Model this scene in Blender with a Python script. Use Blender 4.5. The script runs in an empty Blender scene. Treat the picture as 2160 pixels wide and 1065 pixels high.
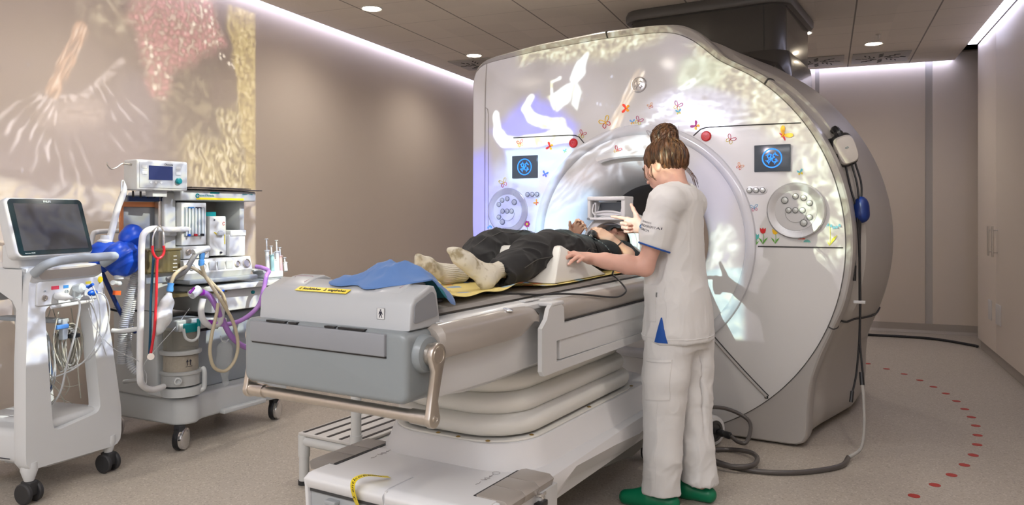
import bpy, bmesh, math, random
import numpy as np
from mathutils import Vector, Matrix, Euler, noise as mnoise
R = math.radians
C = bpy.context.scene.collection
scn = bpy.context.scene
random.seed(7)

# ------------------------------------------------------------------ camera, world, exposure
cam_d = bpy.data.cameras.new('camera'); cam = bpy.data.objects.new('camera', cam_d); C.objects.link(cam)
cam.location = (0, 0, 1.3); cam.rotation_euler = (R(90), 0, 0)
cam_d.sensor_width = 36; cam_d.lens = 36 * 1620 / 2160
cam_d.shift_y = -(532.5 - 450) / 2160
cam_d.clip_start = .05
scn.camera = cam
scn.cycles.light_sampling_threshold = .03; scn.cycles.max_bounces = 7; scn.cycles.diffuse_bounces = 3; scn.cycles.glossy_bounces = 3; scn.cycles.transmission_bounces = 6
scn.view_settings.view_transform = 'Standard'; scn.view_settings.look = 'None'
scn.view_settings.exposure = 0.82; scn.view_settings.gamma = 1; scn.view_settings.use_curve_mapping = False
w = bpy.data.worlds.new('room_air'); scn.world = w; w.use_nodes = True
w.node_tree.nodes['Background'].inputs[0].default_value = (.9, .85, .8, 1)
w.node_tree.nodes['Background'].inputs[1].default_value = .03

# ------------------------------------------------------------------ frames
WORLD = Matrix.Identity(4)
AD = math.atan(.5926)
DEV = Matrix.Translation((.805, 4.713, 0)) @ Matrix.Rotation(-AD, 4, 'Z')      # scanner: x lateral, y into the bore, origin under the bore centre
AR = math.atan(.41)
ROOM = Matrix.Translation((-2.03, 5.87, 0)) @ Matrix.Rotation(-AR, 4, 'Z')     # room: left wall x = 0
FR = WORLD
def frame(m):
    global FR
    FR = m
MW = {}
CEIL = 2.93

# ------------------------------------------------------------------ materials
class NT:
    """tiny helper for node expressions"""
    def __init__(s, nt): s.nt = nt
    def node(s, t, **k):
        n = s.nt.nodes.new(t)
        for a, b in k.items(): setattr(n, a, b)
        return n
    def put(s, sock, v):
        if hasattr(v, 'is_linked') or isinstance(v, bpy.types.NodeSocket): s.nt.links.new(v, sock)
        else: sock.default_value = v
    def m(s, op, a, b=0., c=None, clamp=False):
        n = s.node('ShaderNodeMath', operation=op); n.use_clamp = clamp
        s.put(n.inputs[0], a); s.put(n.inputs[1], b)
        if c is not None: s.put(n.inputs[2], c)
        return n.outputs[0]
    def v(s, op, a, b=(0, 0, 0), sc=None):
        n = s.node('ShaderNodeVectorMath', operation=op)
        s.put(n.inputs[0], a)
        if op not in ('LENGTH', 'NORMALIZE', 'SCALE'): s.put(n.inputs[1], b)
        if sc is not None: s.put(n.inputs['Scale'], sc)
        return n.outputs['Value'] if op in ('DOT_PRODUCT', 'LENGTH', 'DISTANCE') else n.outputs[0]
    def xyz(s, x, y, z=0.):
        n = s.node('ShaderNodeCombineXYZ'); s.put(n.inputs[0], x); s.put(n.inputs[1], y); s.put(n.inputs[2], z); return n.outputs[0]
    def sep(s, v):
        n = s.node('ShaderNodeSeparateXYZ'); s.put(n.inputs[0], v); return n.outputs
    def noise(s, v, scale=5., detail=3., rough=.5, dist=0., col=False):
        n = s.node('ShaderNodeTexNoise'); s.put(n.inputs['Vector'], v)
        n.inputs['Scale'].default_value = scale; n.inputs['Detail'].default_value = detail
        n.inputs['Roughness'].default_value = rough; n.inputs['Distortion'].default_value = dist
        return n.outputs['Color'] if col else n.outputs[0]
    def voro(s, v, scale=5., feat='F1', out='Distance', rnd=1.):
        n = s.node('ShaderNodeTexVoronoi', feature=feat); s.put(n.inputs['Vector'], v)
        n.inputs['Scale'].default_value = scale; n.inputs['Randomness'].default_value = rnd
        return n.outputs[out]
    def ss(s, x, a, b, lo=0., hi=1.):
        n = s.node('ShaderNodeMapRange', interpolation_type='SMOOTHSTEP')
        s.put(n.inputs[0], x); n.inputs[1].default_value = a; n.inputs[2].default_value = b
        n.inputs[3].default_value = lo; n.inputs[4].default_value = hi
        return n.outputs[0]
    def mix(s, f, a, b, mode='MIX'):
        n = s.node('ShaderNodeMix', data_type='RGBA', blend_type=mode)
        s.put(n.inputs[0], f)
        for i, q in ((6, a), (7, b)):
            if isinstance(q, tuple) and len(q) == 3: q = q + (1,)
            s.put(n.inputs[i], q)
        return n.outputs[2]
    def ramp(s, f, stops):
        n = s.node('ShaderNodeValToRGB'); s.put(n.inputs[0], f); e = n.color_ramp.elements
        while len(e) < len(stops): e.new(.5)
        for q, (p, c) in zip(e, stops): q.position = p; q.color = tuple(c) + (1,) if len(c) == 3 else c
        return n.outputs[0]

def srgb(h):
    h = h.lstrip('#'); r = [int(h[i:i + 2], 16) / 255 for i in (0, 2, 4)]
    return tuple((c / 12.92 if c <= .04045 else ((c + .055) / 1.055) ** 2.4) for c in r)
_M = {}
def mat(name, col, rough=.5, metal=0., var=.04, vscale=6., bump=0., bscale=200., coat=0., trans=0., alpha=1., ior=1.45, emit=None, estr=0., sheen=0., sss=0., spec=.5):
    if name in _M: return _M[name]
    if isinstance(col, str): col = srgb(col)
    m = bpy.data.materials.new(name); m.use_nodes = True; nt = m.node_tree; N = NT(nt); b = nt.nodes['Principled BSDF']
    tc = N.node('ShaderNodeTexCoord').outputs['Object']
    if var:
        nz = N.noise(tc, vscale, 4)
        c = N.mix(nz, tuple(x * (1 - var) for x in col), tuple(min(1, x * (1 + var)) for x in col)); nt.links.new(c, b.inputs['Base Color'])
        rr = N.m('MULTIPLY_ADD', nz, rough * .25, rough * .88); nt.links.new(rr, b.inputs['Roughness'])
    else:
        b.inputs['Base Color'].default_value = col + (1,); b.inputs['Roughness'].default_value = rough
    b.inputs['Metallic'].default_value = metal; b.inputs['Coat Weight'].default_value = coat
    b.inputs['Coat Roughness'].default_value = .08
    b.inputs['Transmission Weight'].default_value = trans; b.inputs['Alpha'].default_value = alpha; b.inputs['IOR'].default_value = ior
    b.inputs['Sheen Weight'].default_value = sheen; b.inputs['Specular IOR Level'].default_value = spec
    if sss: b.inputs['Subsurface Weight'].default_value = sss; b.inputs['Subsurface Radius'].default_value = (.012, .005, .003); b.inputs['Subsurface Scale'].default_value = 1.
    if emit: b.inputs['Emission Color'].default_value = tuple(emit) + (1,); b.inputs['Emission Strength'].default_value = estr
    if bump:
        bn = N.node('ShaderNodeBump'); bn.inputs['Strength'].default_value = bump; bn.inputs['Distance'].default_value = .002
        nt.links.new(N.noise(tc, bscale, 4), bn.inputs['Height']); nt.links.new(bn.outputs[0], b.inputs['Normal'])
    _M[name] = m
    return m

# ------------------------------------------------------------------ mesh builder
def V(*a): return Vector(a)
class MB:
    def __init__(s): s.bm = bmesh.new()
    def poly(s, pts): return s.bm.faces.new([s.bm.verts.new(p) for p in pts])
    def loops(s, LL, closed=True, cap0=False, cap1=False, mi=0):
        """LL: list of loops (lists of points), quads between"""
        vs = [[s.bm.verts.new(p) for p in L] for L in LL]; n = len(LL[0])
        for a, b in zip(vs, vs[1:]):
            for i in range(n if closed else n - 1):
                j = (i + 1) % n
                try:
                    f = s.bm.faces.new((a[i], a[j], b[j], b[i])); f.material_index = mi
                except ValueError: pass
        if cap0: s.bm.faces.new(list(reversed(vs[0]))).material_index = mi
        if cap1: s.bm.faces.new(vs[-1]).material_index = mi
        return s
    def box(s, x0, x1, y0, y1, z0, z1, r=0., seg=3, M=None):
        tb = bmesh.new(); bmesh.ops.create_cube(tb, size=1)
        for v in tb.verts: v.co = V(x0 + (x1 - x0) * (v.co.x + .5), y0 + (y1 - y0) * (v.co.y + .5), z0 + (z1 - z0) * (v.co.z + .5))
        if r: bmesh.ops.bevel(tb, geom=tb.edges[:], offset=r, segments=seg, profile=.5, affect='EDGES', clamp_overlap=True)
        s.merge(tb, M); return s
    def merge(s, tb, M=None):
        if M is not None: tb.transform(M)
        me = bpy.data.meshes.new('_t'); tb.to_mesh(me); tb.free(); s.bm.from_mesh(me); bpy.data.meshes.remove(me)
    def prism(s, pts, a, b, axis='y', r=0., seg=3, M=None):
        """closed 2-D outline extruded between a and b along an axis"""
        f = {'x': lambda p, t: (t, p[0], p[1]), 'y': lambda p, t: (p[0], t, p[1]), 'z': lambda p, t: (p[0], p[1], t)}[axis]
        tb = bmesh.new(); A = [tb.verts.new(f(p, a)) for p in pts]; B = [tb.verts.new(f(p, b)) for p in pts]
        n = len(pts); tb.faces.new(A); tb.faces.new(list(reversed(B)))
        for i in range(n): tb.faces.new((A[i], B[i], B[(i + 1) % n], A[(i + 1) % n]))
        bmesh.ops.recalc_face_normals(tb, faces=tb.faces)
        if r:
            caps = [e for e in tb.edges if (e.verts[0] in A) == (e.verts[1] in A)]
            bmesh.ops.bevel(tb, geom=caps, offset=r, segments=seg, profile=.5, affect='EDGES', clamp_overlap=True)
        s.merge(tb, M); return s
    def cyl(s, p0, p1, r0, r1=None, n=24, cap=True):
        p0, p1 = Vector(p0), Vector(p1); r1 = r0 if r1 is None else r1
        d = (p1 - p0).normalized(); u = d.orthogonal().normalized(); w_ = d.cross(u)
        L = [[p + (u * math.cos(t) + w_ * math.sin(t)) * r for t in [2 * math.pi * i / n for i in range(n)]] for p, r in ((p0, r0), (p1, r1))]
        return s.loops(L, True, cap, cap)
    def lathe(s, prof, o=(0, 0, 0), axis=(0, 0, 1), n=32, cap=True, up=None):
        """prof: (radius, height) list around an axis"""
        o = Vector(o); d = Vector(axis).normalized(); u = (Vector(up) if up else d.orthogonal()).normalized(); w_ = d.cross(u)
        L = [[o + d * h + (u * math.cos(t) + w_ * math.sin(t)) * max(r, 1e-4) for t in [2 * math.pi * i / n for i in range(n)]] for r, h in prof]
        return s.loops(L, True, cap, cap)
    def tube(s, pts, r, n=8, smooth=6, closed=False, cap=True, flat=None):
        pts = [Vector(p) for p in pts]
        if smooth and len(pts) > 2: pts, r = catmull(pts, smooth, closed, r)
        rr = r if isinstance(r, list) else [r] * len(pts)
        L = []; u = None; N_ = len(pts)
        for i, p in enumerate(pts):
            a = pts[(i - 1) % N_] if (closed or i) else p; b = pts[(i + 1) % N_] if (closed or i < N_ - 1) else p
            d = (b - a); d = d.normalized() if d.length > 1e-9 else V(0, 0, 1)
            u = d.orthogonal().normalized() if u is None else (u - d * u.dot(d))
            u = u.normalized() if u.length > 1e-6 else d.orthogonal().normalized()
            w_ = d.cross(u)
            L.append([p + (u * math.cos(t) + w_ * math.sin(t)) * rr[i] for t in [2 * math.pi * k / n for k in range(n)]])
        if closed: L.append(L[0])
        return s.loops(L, True, cap and not closed, cap and not closed)
    def sphere(s, c, r, sc=(1, 1, 1), n=16, M=None):
        tb = bmesh.new(); bmesh.ops.create_uvsphere(tb, u_segments=n, v_segments=max(6, n // 2 + 2), radius=r)
        for v in tb.verts: v.co = V(v.co.x * sc[0], v.co.y * sc[1], v.co.z * sc[2])
        tb.transform(Matrix.Translation(c) @ (M or Matrix.Identity(4))); s.merge(tb); return s
    def raw(s, vs, fs):
        bv = [s.bm.verts.new(v) for v in vs]
        for f in fs:
            try: s.bm.faces.new([bv[i] for i in f])
            except ValueError: pass
        return s

def catmull(pts, k, closed, r=None):
    out = []; ro = []; n = len(pts); rl = isinstance(r, list)
    for i in range(n if closed else n - 1):
        g = (lambda j: pts[j % n]) if closed else (lambda j: pts[max(0, min(n - 1, j))])
        p0, p1, p2, p3 = g(i - 1), g(i), g(i + 1), g(i + 2)
        for q in range(k):
            t = q / k
            out.append(.5 * ((2 * p1) + (p2 - p0) * t + (2 * p0 - 5 * p1 + 4 * p2 - p3) * t * t + (3 * p1 - p0 - 3 * p2 + p3) * t ** 3))
            if rl: ro.append(r[i] * (1 - t) + r[(i + 1) % n] * t)
    if not closed:
        out.append(pts[-1])
        if rl: ro.append(r[-1])
    return out, (ro if rl else r)

def rrect(x0, x1, y0, y1, r, n=6):
    o = []
    for cx, cy, a0 in ((x1 - r, y1 - r, 0), (x0 + r, y1 - r, 90), (x0 + r, y0 + r, 180), (x1 - r, y0 + r, 270)):
        for i in range(n + 1):
            a = R(a0 + 90 * i / n); o.append((cx + r * math.cos(a), cy + r * math.sin(a)))
    return o
def rpoly(pts, r, n=5):
    """round the corners of a polygon; r scalar or list"""
    o = []; N_ = len(pts)
    for i in range(N_):
        p = Vector(pts[i]); a = Vector(pts[i - 1]) - p; b = Vector(pts[(i + 1) % N_]) - p
        ri = r[i] if isinstance(r, (list, tuple)) else r
        ri = min(ri, a.length * .48, b.length * .48)
        if ri <= 1e-5: o.append(tuple(p)); continue
        A = p + a.normalized() * ri; B = p + b.normalized() * ri
        for k in range(n + 1):
            t = k / n; o.append(tuple(A * (1 - t) ** 2 + p * 2 * t * (1 - t) + B * t * t))
    return o

def _mk(name, mb, m, Minv, angle, sharp, recalc=True):
    bm = mb.bm
    if recalc: bmesh.ops.recalc_face_normals(bm, faces=bm.faces)
    bm.transform(Minv)
    if sharp is not None:
        for f in bm.faces: f.smooth = True
        for e in bm.edges:
            if len(e.link_faces) == 2 and e.calc_face_angle(0) > sharp: e.smooth = False
    me = bpy.data.meshes.new(name); bm.to_mesh(me); bm.free()
    for q in (m if isinstance(m, (list, tuple)) else [m]): me.materials.append(q)
    return me
def part(name, mb, m, parent, label=None, sharp=R(38), recalc=True, sub=0):
    me = _mk(name, mb, m, MW[parent].inverted() @ FR, 0, sharp, recalc)
    o = bpy.data.objects.new(name, me); C.objects.link(o); o.parent = parent; MW[o] = MW[parent]
    if label: o['label'] = label
    if sub: o.modifiers.new('sub', 'SUBSURF').render_levels = sub; o.modifiers[-1].levels = sub
    return o
def thing(name, label, cat, loc=(0, 0, 0), group=None, rz=0.):
    o = bpy.data.objects.new(name, None); C.objects.link(o); o.empty_display_size = .1
    M_ = FR @ Matrix.Translation(loc) @ Matrix.Rotation(rz, 4, 'Z'); o.matrix_world = M_; MW[o] = M_
    o['label'] = label; o['category'] = cat
    if group: o['group'] = group
    return o
def solo(name, mb, m, label, cat, loc=(0, 0, 0), group=None, kind=None, sharp=R(38), recalc=True):
    M_ = FR @ Matrix.Translation(loc)
    me = _mk(name, mb, m, M_.inverted() @ FR, 0, sharp, recalc)
    o = bpy.data.objects.new(name, me); C.objects.link(o); o.matrix_world = M_; MW[o] = M_
    if label: o['label'] = label
    if cat: o['category'] = cat
    if group: o['group'] = group
    if kind: o['kind'] = kind
    return o
def struct(name, mb, m, sharp=R(38)): return solo(name, mb, m, None, None, kind='structure', sharp=sharp)
def dup(root, M_, label=None):
    """copy of a thing, its parts and sub-parts, at world matrix M_"""
    r = root.copy(); C.objects.link(r); r.matrix_world = M_; MW[r] = M_
    if label: r['label'] = label
    for ch in list(root.children):
        c = ch.copy(); C.objects.link(c); c.parent = r; MW[c] = M_
        for g in list(ch.children):
            d = g.copy(); C.objects.link(d); d.parent = c; MW[d] = M_
    return r
def text_mb(txt, size, M, depth=.0004, align='CENTER', bold=False, squash=1.):
    """lettering as mesh; M maps text plane (x right, y up) into the frame"""
    cu = bpy.data.curves.new('t', 'FONT'); cu.body = txt; cu.size = size; cu.align_x = align; cu.align_y = 'CENTER'; cu.extrude = depth; cu.resolution_u = 2
    if bold: cu.offset = size * .02
    o = bpy.data.objects.new('t', cu); C.objects.link(o)
    bpy.context.view_layer.update()
    dg = bpy.context.evaluated_depsgraph_get(); me = bpy.data.meshes.new_from_object(o.evaluated_get(dg))
    mb = MB(); mb.bm.from_mesh(me); mb.bm.transform(M @ Matrix.Diagonal((squash, 1, 1, 1)))
    bpy.data.objects.remove(o); bpy.data.meshes.remove(me); bpy.data.curves.remove(cu)
    return mb
def basis(o, x, y):
    """matrix with origin o, x and y axes (z = x cross y)"""
    x = Vector(x).normalized(); z = x.cross(Vector(y)).normalized(); y = z.cross(x)
    M_ = Matrix.Identity(4)
    for i in range(3): M_[i][0] = x[i]; M_[i][1] = y[i]; M_[i][2] = z[i]; M_[i][3] = o[i]
    return M_
OVERHEAD_FILL_W, COOL_FILL_W = 60., 9.  # strengths of the two added fill lights
# ------------------------------------------------------------------ lights: two ceiling projectors, downlights, cove strips
def dist_seg(N, p, a, b):
    ax, ay = a; bx, by = b; L2 = max((bx - ax) ** 2 + (by - ay) ** 2, 1e-6)
    pa = N.v('SUBTRACT', p, (ax, ay, 0))
    h = N.m('MULTIPLY', N.v('DOT_PRODUCT', pa, (bx - ax, by - ay, 0)), 1 / L2, clamp=True)
    q = N.v('SCALE', (bx - ax, by - ay, 0), sc=h)
    return N.v('LENGTH', N.v('SUBTRACT', pa, q))
def ell(N, p, c, rx, ry, rot=0., soft=.25):
    """soft ellipse mask"""
    d = N.v('SUBTRACT', p, (c[0], c[1], 0)); s_ = N.sep(d); ca, sa = math.cos(rot), math.sin(rot)
    x = N.m('ADD', N.m('MULTIPLY', s_[0], ca / rx), N.m('MULTIPLY', s_[1], sa / rx))
    y = N.m('ADD', N.m('MULTIPLY', s_[0], -sa / ry), N.m('MULTIPLY', s_[1], ca / ry))
    return N.ss(N.v('LENGTH', N.xyz(x, y)), 1 + soft, 1 - soft)
def projector_light(name, M_, D, picture, power):
    """point lamp whose light carries a picture; M_ = lamp pose, axis +y, D = distance to the picture plane (x, z metres on that plane)"""
    l = bpy.data.lights.new(name, 'POINT'); l.shadow_soft_size = .008; l.use_nodes = True; l.energy = power * D * D
    o = bpy.data.objects.new(name, l); C.objects.link(o); o.matrix_world = M_
    nt = l.node_tree; N = NT(nt); em = nt.nodes['Emission']
    g = N.node('ShaderNodeNewGeometry'); I = g.outputs['Incoming']
    ax, ay, az = (M_.to_3x3() @ Vector(q) for q in ((1, 0, 0), (0, 1, 0), (0, 0, 1)))
    dy = N.v('DOT_PRODUCT', I, tuple(ay)); sg = SGN
    dy = N.m('MULTIPLY', dy, sg); ok = N.m('GREATER_THAN', dy, .02); dys = N.m('MAXIMUM', dy, .02)
    u = N.m('MULTIPLY', N.m('DIVIDE', N.v('DOT_PRODUCT', I, tuple(ax)), dys), sg * D)
    v_ = N.m('MULTIPLY', N.m('DIVIDE', N.v('DOT_PRODUCT', I, tuple(az)), dys), sg * D)
    p0 = M_.to_translation()
    col = picture(N, u, v_)
    fall = N.m('DIVIDE', 1., N.m('MAXIMUM', N.m('POWER', dys, 3.), .08))
    st = N.m('MULTIPLY', fall, ok)
    nt.links.new(col, em.inputs['Color']); nt.links.new(st, em.inputs['Strength'])
    return o
SGN = 1.
def inrect(N, u, v_, x0, x1, z0, z1, s=.012):
    a = N.m('MULTIPLY', N.ss(u, x0 - s, x0 + s), N.ss(u, x1 + s, x1 - s))
    b = N.m('MULTIPLY', N.ss(v_, z0 - s, z0 + s), N.ss(v_, z1 + s, z1 - s))
    return N.m('MULTIPLY', a, b)
def fan(N, p, c, n, r0, r1, a0, a1, wob=.5, pw=6.):
    """white fin rays spreading from a centre"""
    d = N.v('SUBTRACT', p, (c[0], c[1], 0)); s_ = N.sep(d); r = N.v('LENGTH', d)
    a = N.m('ARCTAN2', s_[1], s_[0])
    wv = N.m('MULTIPLY', N.noise(p, 3.5, 0), wob)
    st = N.m('POWER', N.m('MULTIPLY_ADD', N.m('SINE', N.m('MULTIPLY_ADD', N.m('ADD', a, wv), n, 0.)), .5, .5), pw)
    brk = N.ss(N.noise(p, 9, 0), .35, .62)
    msk = N.m('MULTIPLY', N.m('MULTIPLY', N.ss(r, r0 * .7, r0 * 1.1), N.ss(r, r1 * 1.05, r1 * .75)), N.m('MULTIPLY', N.ss(a, a0 - .08, a0 + .08), N.ss(a, a1 + .08, a1 - .08)))
    return N.m('MULTIPLY', N.m('MULTIPLY', st, brk), msk)
def add(N, a, b, f): return N.mix(f, a, b, 'ADD')

def poly(N, p, pts, soft=.012):
    """convex polygon mask, points counter-clockwise"""
    d = None
    for (x0, y0), (x1, y1) in zip(pts, pts[1:] + pts[:1]):
        L_ = math.hypot(x1 - x0, y1 - y0); nx, ny = (y1 - y0) / L_, -(x1 - x0) / L_
        e = N.m('SUBTRACT', N.v('DOT_PRODUCT', p, (nx, ny, 0)), nx * x0 + ny * y0); d = e if d is None else N.m('MAXIMUM', d, e)
    return N.ss(d, soft, -soft)
def warp(N, p, sc, amt, det=3): return N.v('ADD', p, N.v('SCALE', N.v('SUBTRACT', N.noise(p, sc, det, col=True), (.5, .5, .5)), sc=amt))
def mul(N, *a):
    r = a[0]
    for q in a[1:]: r = N.m('MULTIPLY', r, q)
    return r
def picture_wall(N, u, v_):
    p = N.xyz(u, v_); pw = warp(N, p, 5., .14, 2); pv = warp(N, p, 14., .03, 0)
    mid = N.noise(p, 11., 2, .65, .5); fine = N.noise(p, 34., 1, .6, .4); big = N.noise(p, 2.4, 1)
    col = N.mix(N.ss(big, .36, .62), (.0, .0, .0), (.03, .027, .035))
    # lilac haze of the body and the pale band at its upper edge
    hz = N.m('MAXIMUM', ell(N, pw, (-1.15, 1.72), .52, .32, .1, .5), ell(N, pw, (-1.75, 1.5), .35, .3, 0, .5))
    col = N.mix(mul(N, hz, .85), col, N.mix(N.ss(mid, .4, .6), (.075, .075, .13), (.13, .13, .20)))
    col = N.mix(mul(N, ell(N, pw, (-1.0, 2.0), .2, .2, .6, .5), .8), col, (.10, .105, .17))
    bd = N.ss(dist_seg(N, pw, (-1.58, 1.86), (-1.3, 1.9)), .13, .03)
    col = N.mix(mul(N, bd, .85), col, N.mix(N.ss(fine, .4, .6), (.22, .20, .22), (.36, .33, .36)))
    cr = N.m('MAXIMUM', N.ss(dist_seg(N, pv, (-1.67, 1.95), (-1.4, 1.99)), .03, .008), N.ss(dist_seg(N, pv, (-1.4, 1.99), (-1.12, 2.26)), .035, .008))
    col = add(N, col, (.38, .38, .42), mul(N, cr, N.ss(fine, .38, .56)))
    # olive rock and dark hollow
    col = N.mix(mul(N, ell(N, pw, (-.4, 1.95), .42, .42, 0, .35), .9), col, N.mix(N.ss(mid, .45, .66), (.035, .035, .02), (.26, .25, .15)))
    # sandy clutter above the coral, centre top
    col = N.mix(mul(N, ell(N, pw, (-1.12, 2.62), .3, .25, 0, .4), .8), col, N.ramp(mid, [(.4, (.04, .035, .03)), (.55, (.2, .19, .13)), (.68, (.55, .55, .42))]))
    # bright grassy coral lower right
    st = N.noise(N.v('MULTIPLY', pw, (38, 15, 1)), 1., 1, .6)
    gm = N.m('MAXIMUM', ell(N, pw, (-.25, 1.66), .36, .22, 0, .3), mul(N, ell(N, pw, (-.16, 1.95), .12, .3, 0, .4), .8))
    gm = N.m('MAXIMUM', gm, mul(N, ell(N, pw, (-.5, 1.78), .12, .12, 0, .4), .7))
    col = N.mix(mul(N, gm, N.ss(big, .3, .45)), col, N.ramp(st, [(.36, (.10, .09, .03)), (.47, (.34, .31, .12)), (.56, (.62, .60, .30)), (.68, (.95, .97, .80))]))
    # yellow column
    ycol = N.ramp(N.m('MULTIPLY_ADD', fine, .5, N.m('MULTIPLY', mid, .5)), [(.36, (.14, .11, .02)), (.47, (.38, .32, .08)), (.56, (.58, .52, .17)), (.68, (.9, .88, .6))])
    col = N.mix(mul(N, N.ss(N.m('ADD', N.sep(pw)[0], N.m('MULTIPLY', N.sep(pw)[1], .16)), .22, .28), .95), col, ycol)
    # pink coral
    vor = N.voro(pv, 26.)
    pk = N.ramp(N.m('MULTIPLY_ADD', fine, .45, N.m('MULTIPLY', vor, .8)), [(.25, (.82, .46, .50)), (.42, (.60, .26, .31)), (.56, (.42, .17, .20)), (.72, (.22, .12, .10)), (.9, (.6, .5, .45))])
    pm = N.m('MAXIMUM', poly(N, pw, [(-1.06, 2.52), (-.88, 2.14), (-.72, 2.24), (-.5, 2.28), (-.14, 2.36), (-.42, 3.0), (-.95, 3.0)], .05), ell(N, pw, (-.84, 2.17), .12, .12, 0, .3))
    col = N.mix(pm, col, pk)
    col = N.mix(mul(N, ell(N, pw, (-.26, 2.2), .15, .12, -.3, .3), .9), col, (.05, .042, .04))
    # white polyps
    dm_ = mul(N, N.ss(N.voro(p, 17.), .3, .2), N.ss(N.noise(p, 3.1, 1), .5, .58), N.m('MAXIMUM', pm, ell(N, p, (-1.0, 2.8), .35, .3)))
    col = N.mix(dm_, col, (.95, .96, .88))
    ed = mul(N, N.m('MAXIMUM', N.ss(dist_seg(N, pw, (-.5, 3.0), (-.38, 2.62)), .08, .04), N.ss(dist_seg(N, pw, (-.38, 2.62), (-.1, 2.34)), .035, .015)), N.ss(N.voro(p, 24.), .42, .3))
    col = N.mix(ed, col, (1, 1, .92))
    # orange feather
    fm = N.ss(dist_seg(N, pv, (-1.585, 2.0), (-1.40, 2.40)), .055, .035)
    fs = N.noise(N.v('MULTIPLY', N.xyz(N.m('SUBTRACT', u, N.m('MULTIPLY', v_, .46)), v_), (75, 9, 1)), 1., 1)
    col = N.mix(fm, col, N.ramp(fs, [(.4, (.12, .075, .05)), (.5, (.34, .19, .11)), (.6, (.55, .36, .24)), (.7, (.85, .78, .72))]))
    # fins
    f1 = fan(N, pv, (-1.50, 2.12), 46, .22, .62, -2.5, -1.75, .12, 5)
    f2 = fan(N, pv, (-1.62, 2.12), 40, .45, .95, -1.7, -1.1, .1, 10)
    f3 = fan(N, pv, (-1.5, 2.3), 44, .32, .78, -1.12, -.55, .1, 9)
    for f_, s_ in ((f1, .8), (f2, .4), (f3, .5)): col = add(N, col, (.85, .88, 1.), N.m('MULTIPLY', f_, s_))
    # floating sparks and spots
    sp = mul(N, N.ss(N.voro(N.v('MULTIPLY', p, (1.5, .6, 1)), 10.), .11, .05), N.ss(u, -1.45, -1.75))
    col = add(N, col, (.5, .58, .8), mul(N, sp, .8))
    col = N.mix(mul(N, N.ss(N.voro(p, 9.), .17, .12), hz, .5), col, (.12, .11, .14))
    # pale animals low down
    lo = N.ss(N.sep(pw)[1], 1.5, 1.42); lowc = N.ramp(N.noise(pw, 4.5, 3, .6, 1.), [(.36, (.05, .05, .06)), (.45, (.22, .24, .32)), (.5, (.45, .5, .62)), (.55, (.62, .60, .48)), (.62, (.82, .85, .80)), (.75, (.45, .58, .75))])
    col = N.mix(N.m('MULTIPLY', lo, .92), col, lowc)
    return N.mix(inrect(N, u, v_, -4.2, .1, -.22, 2.85), (0, 0, 0), col)

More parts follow.
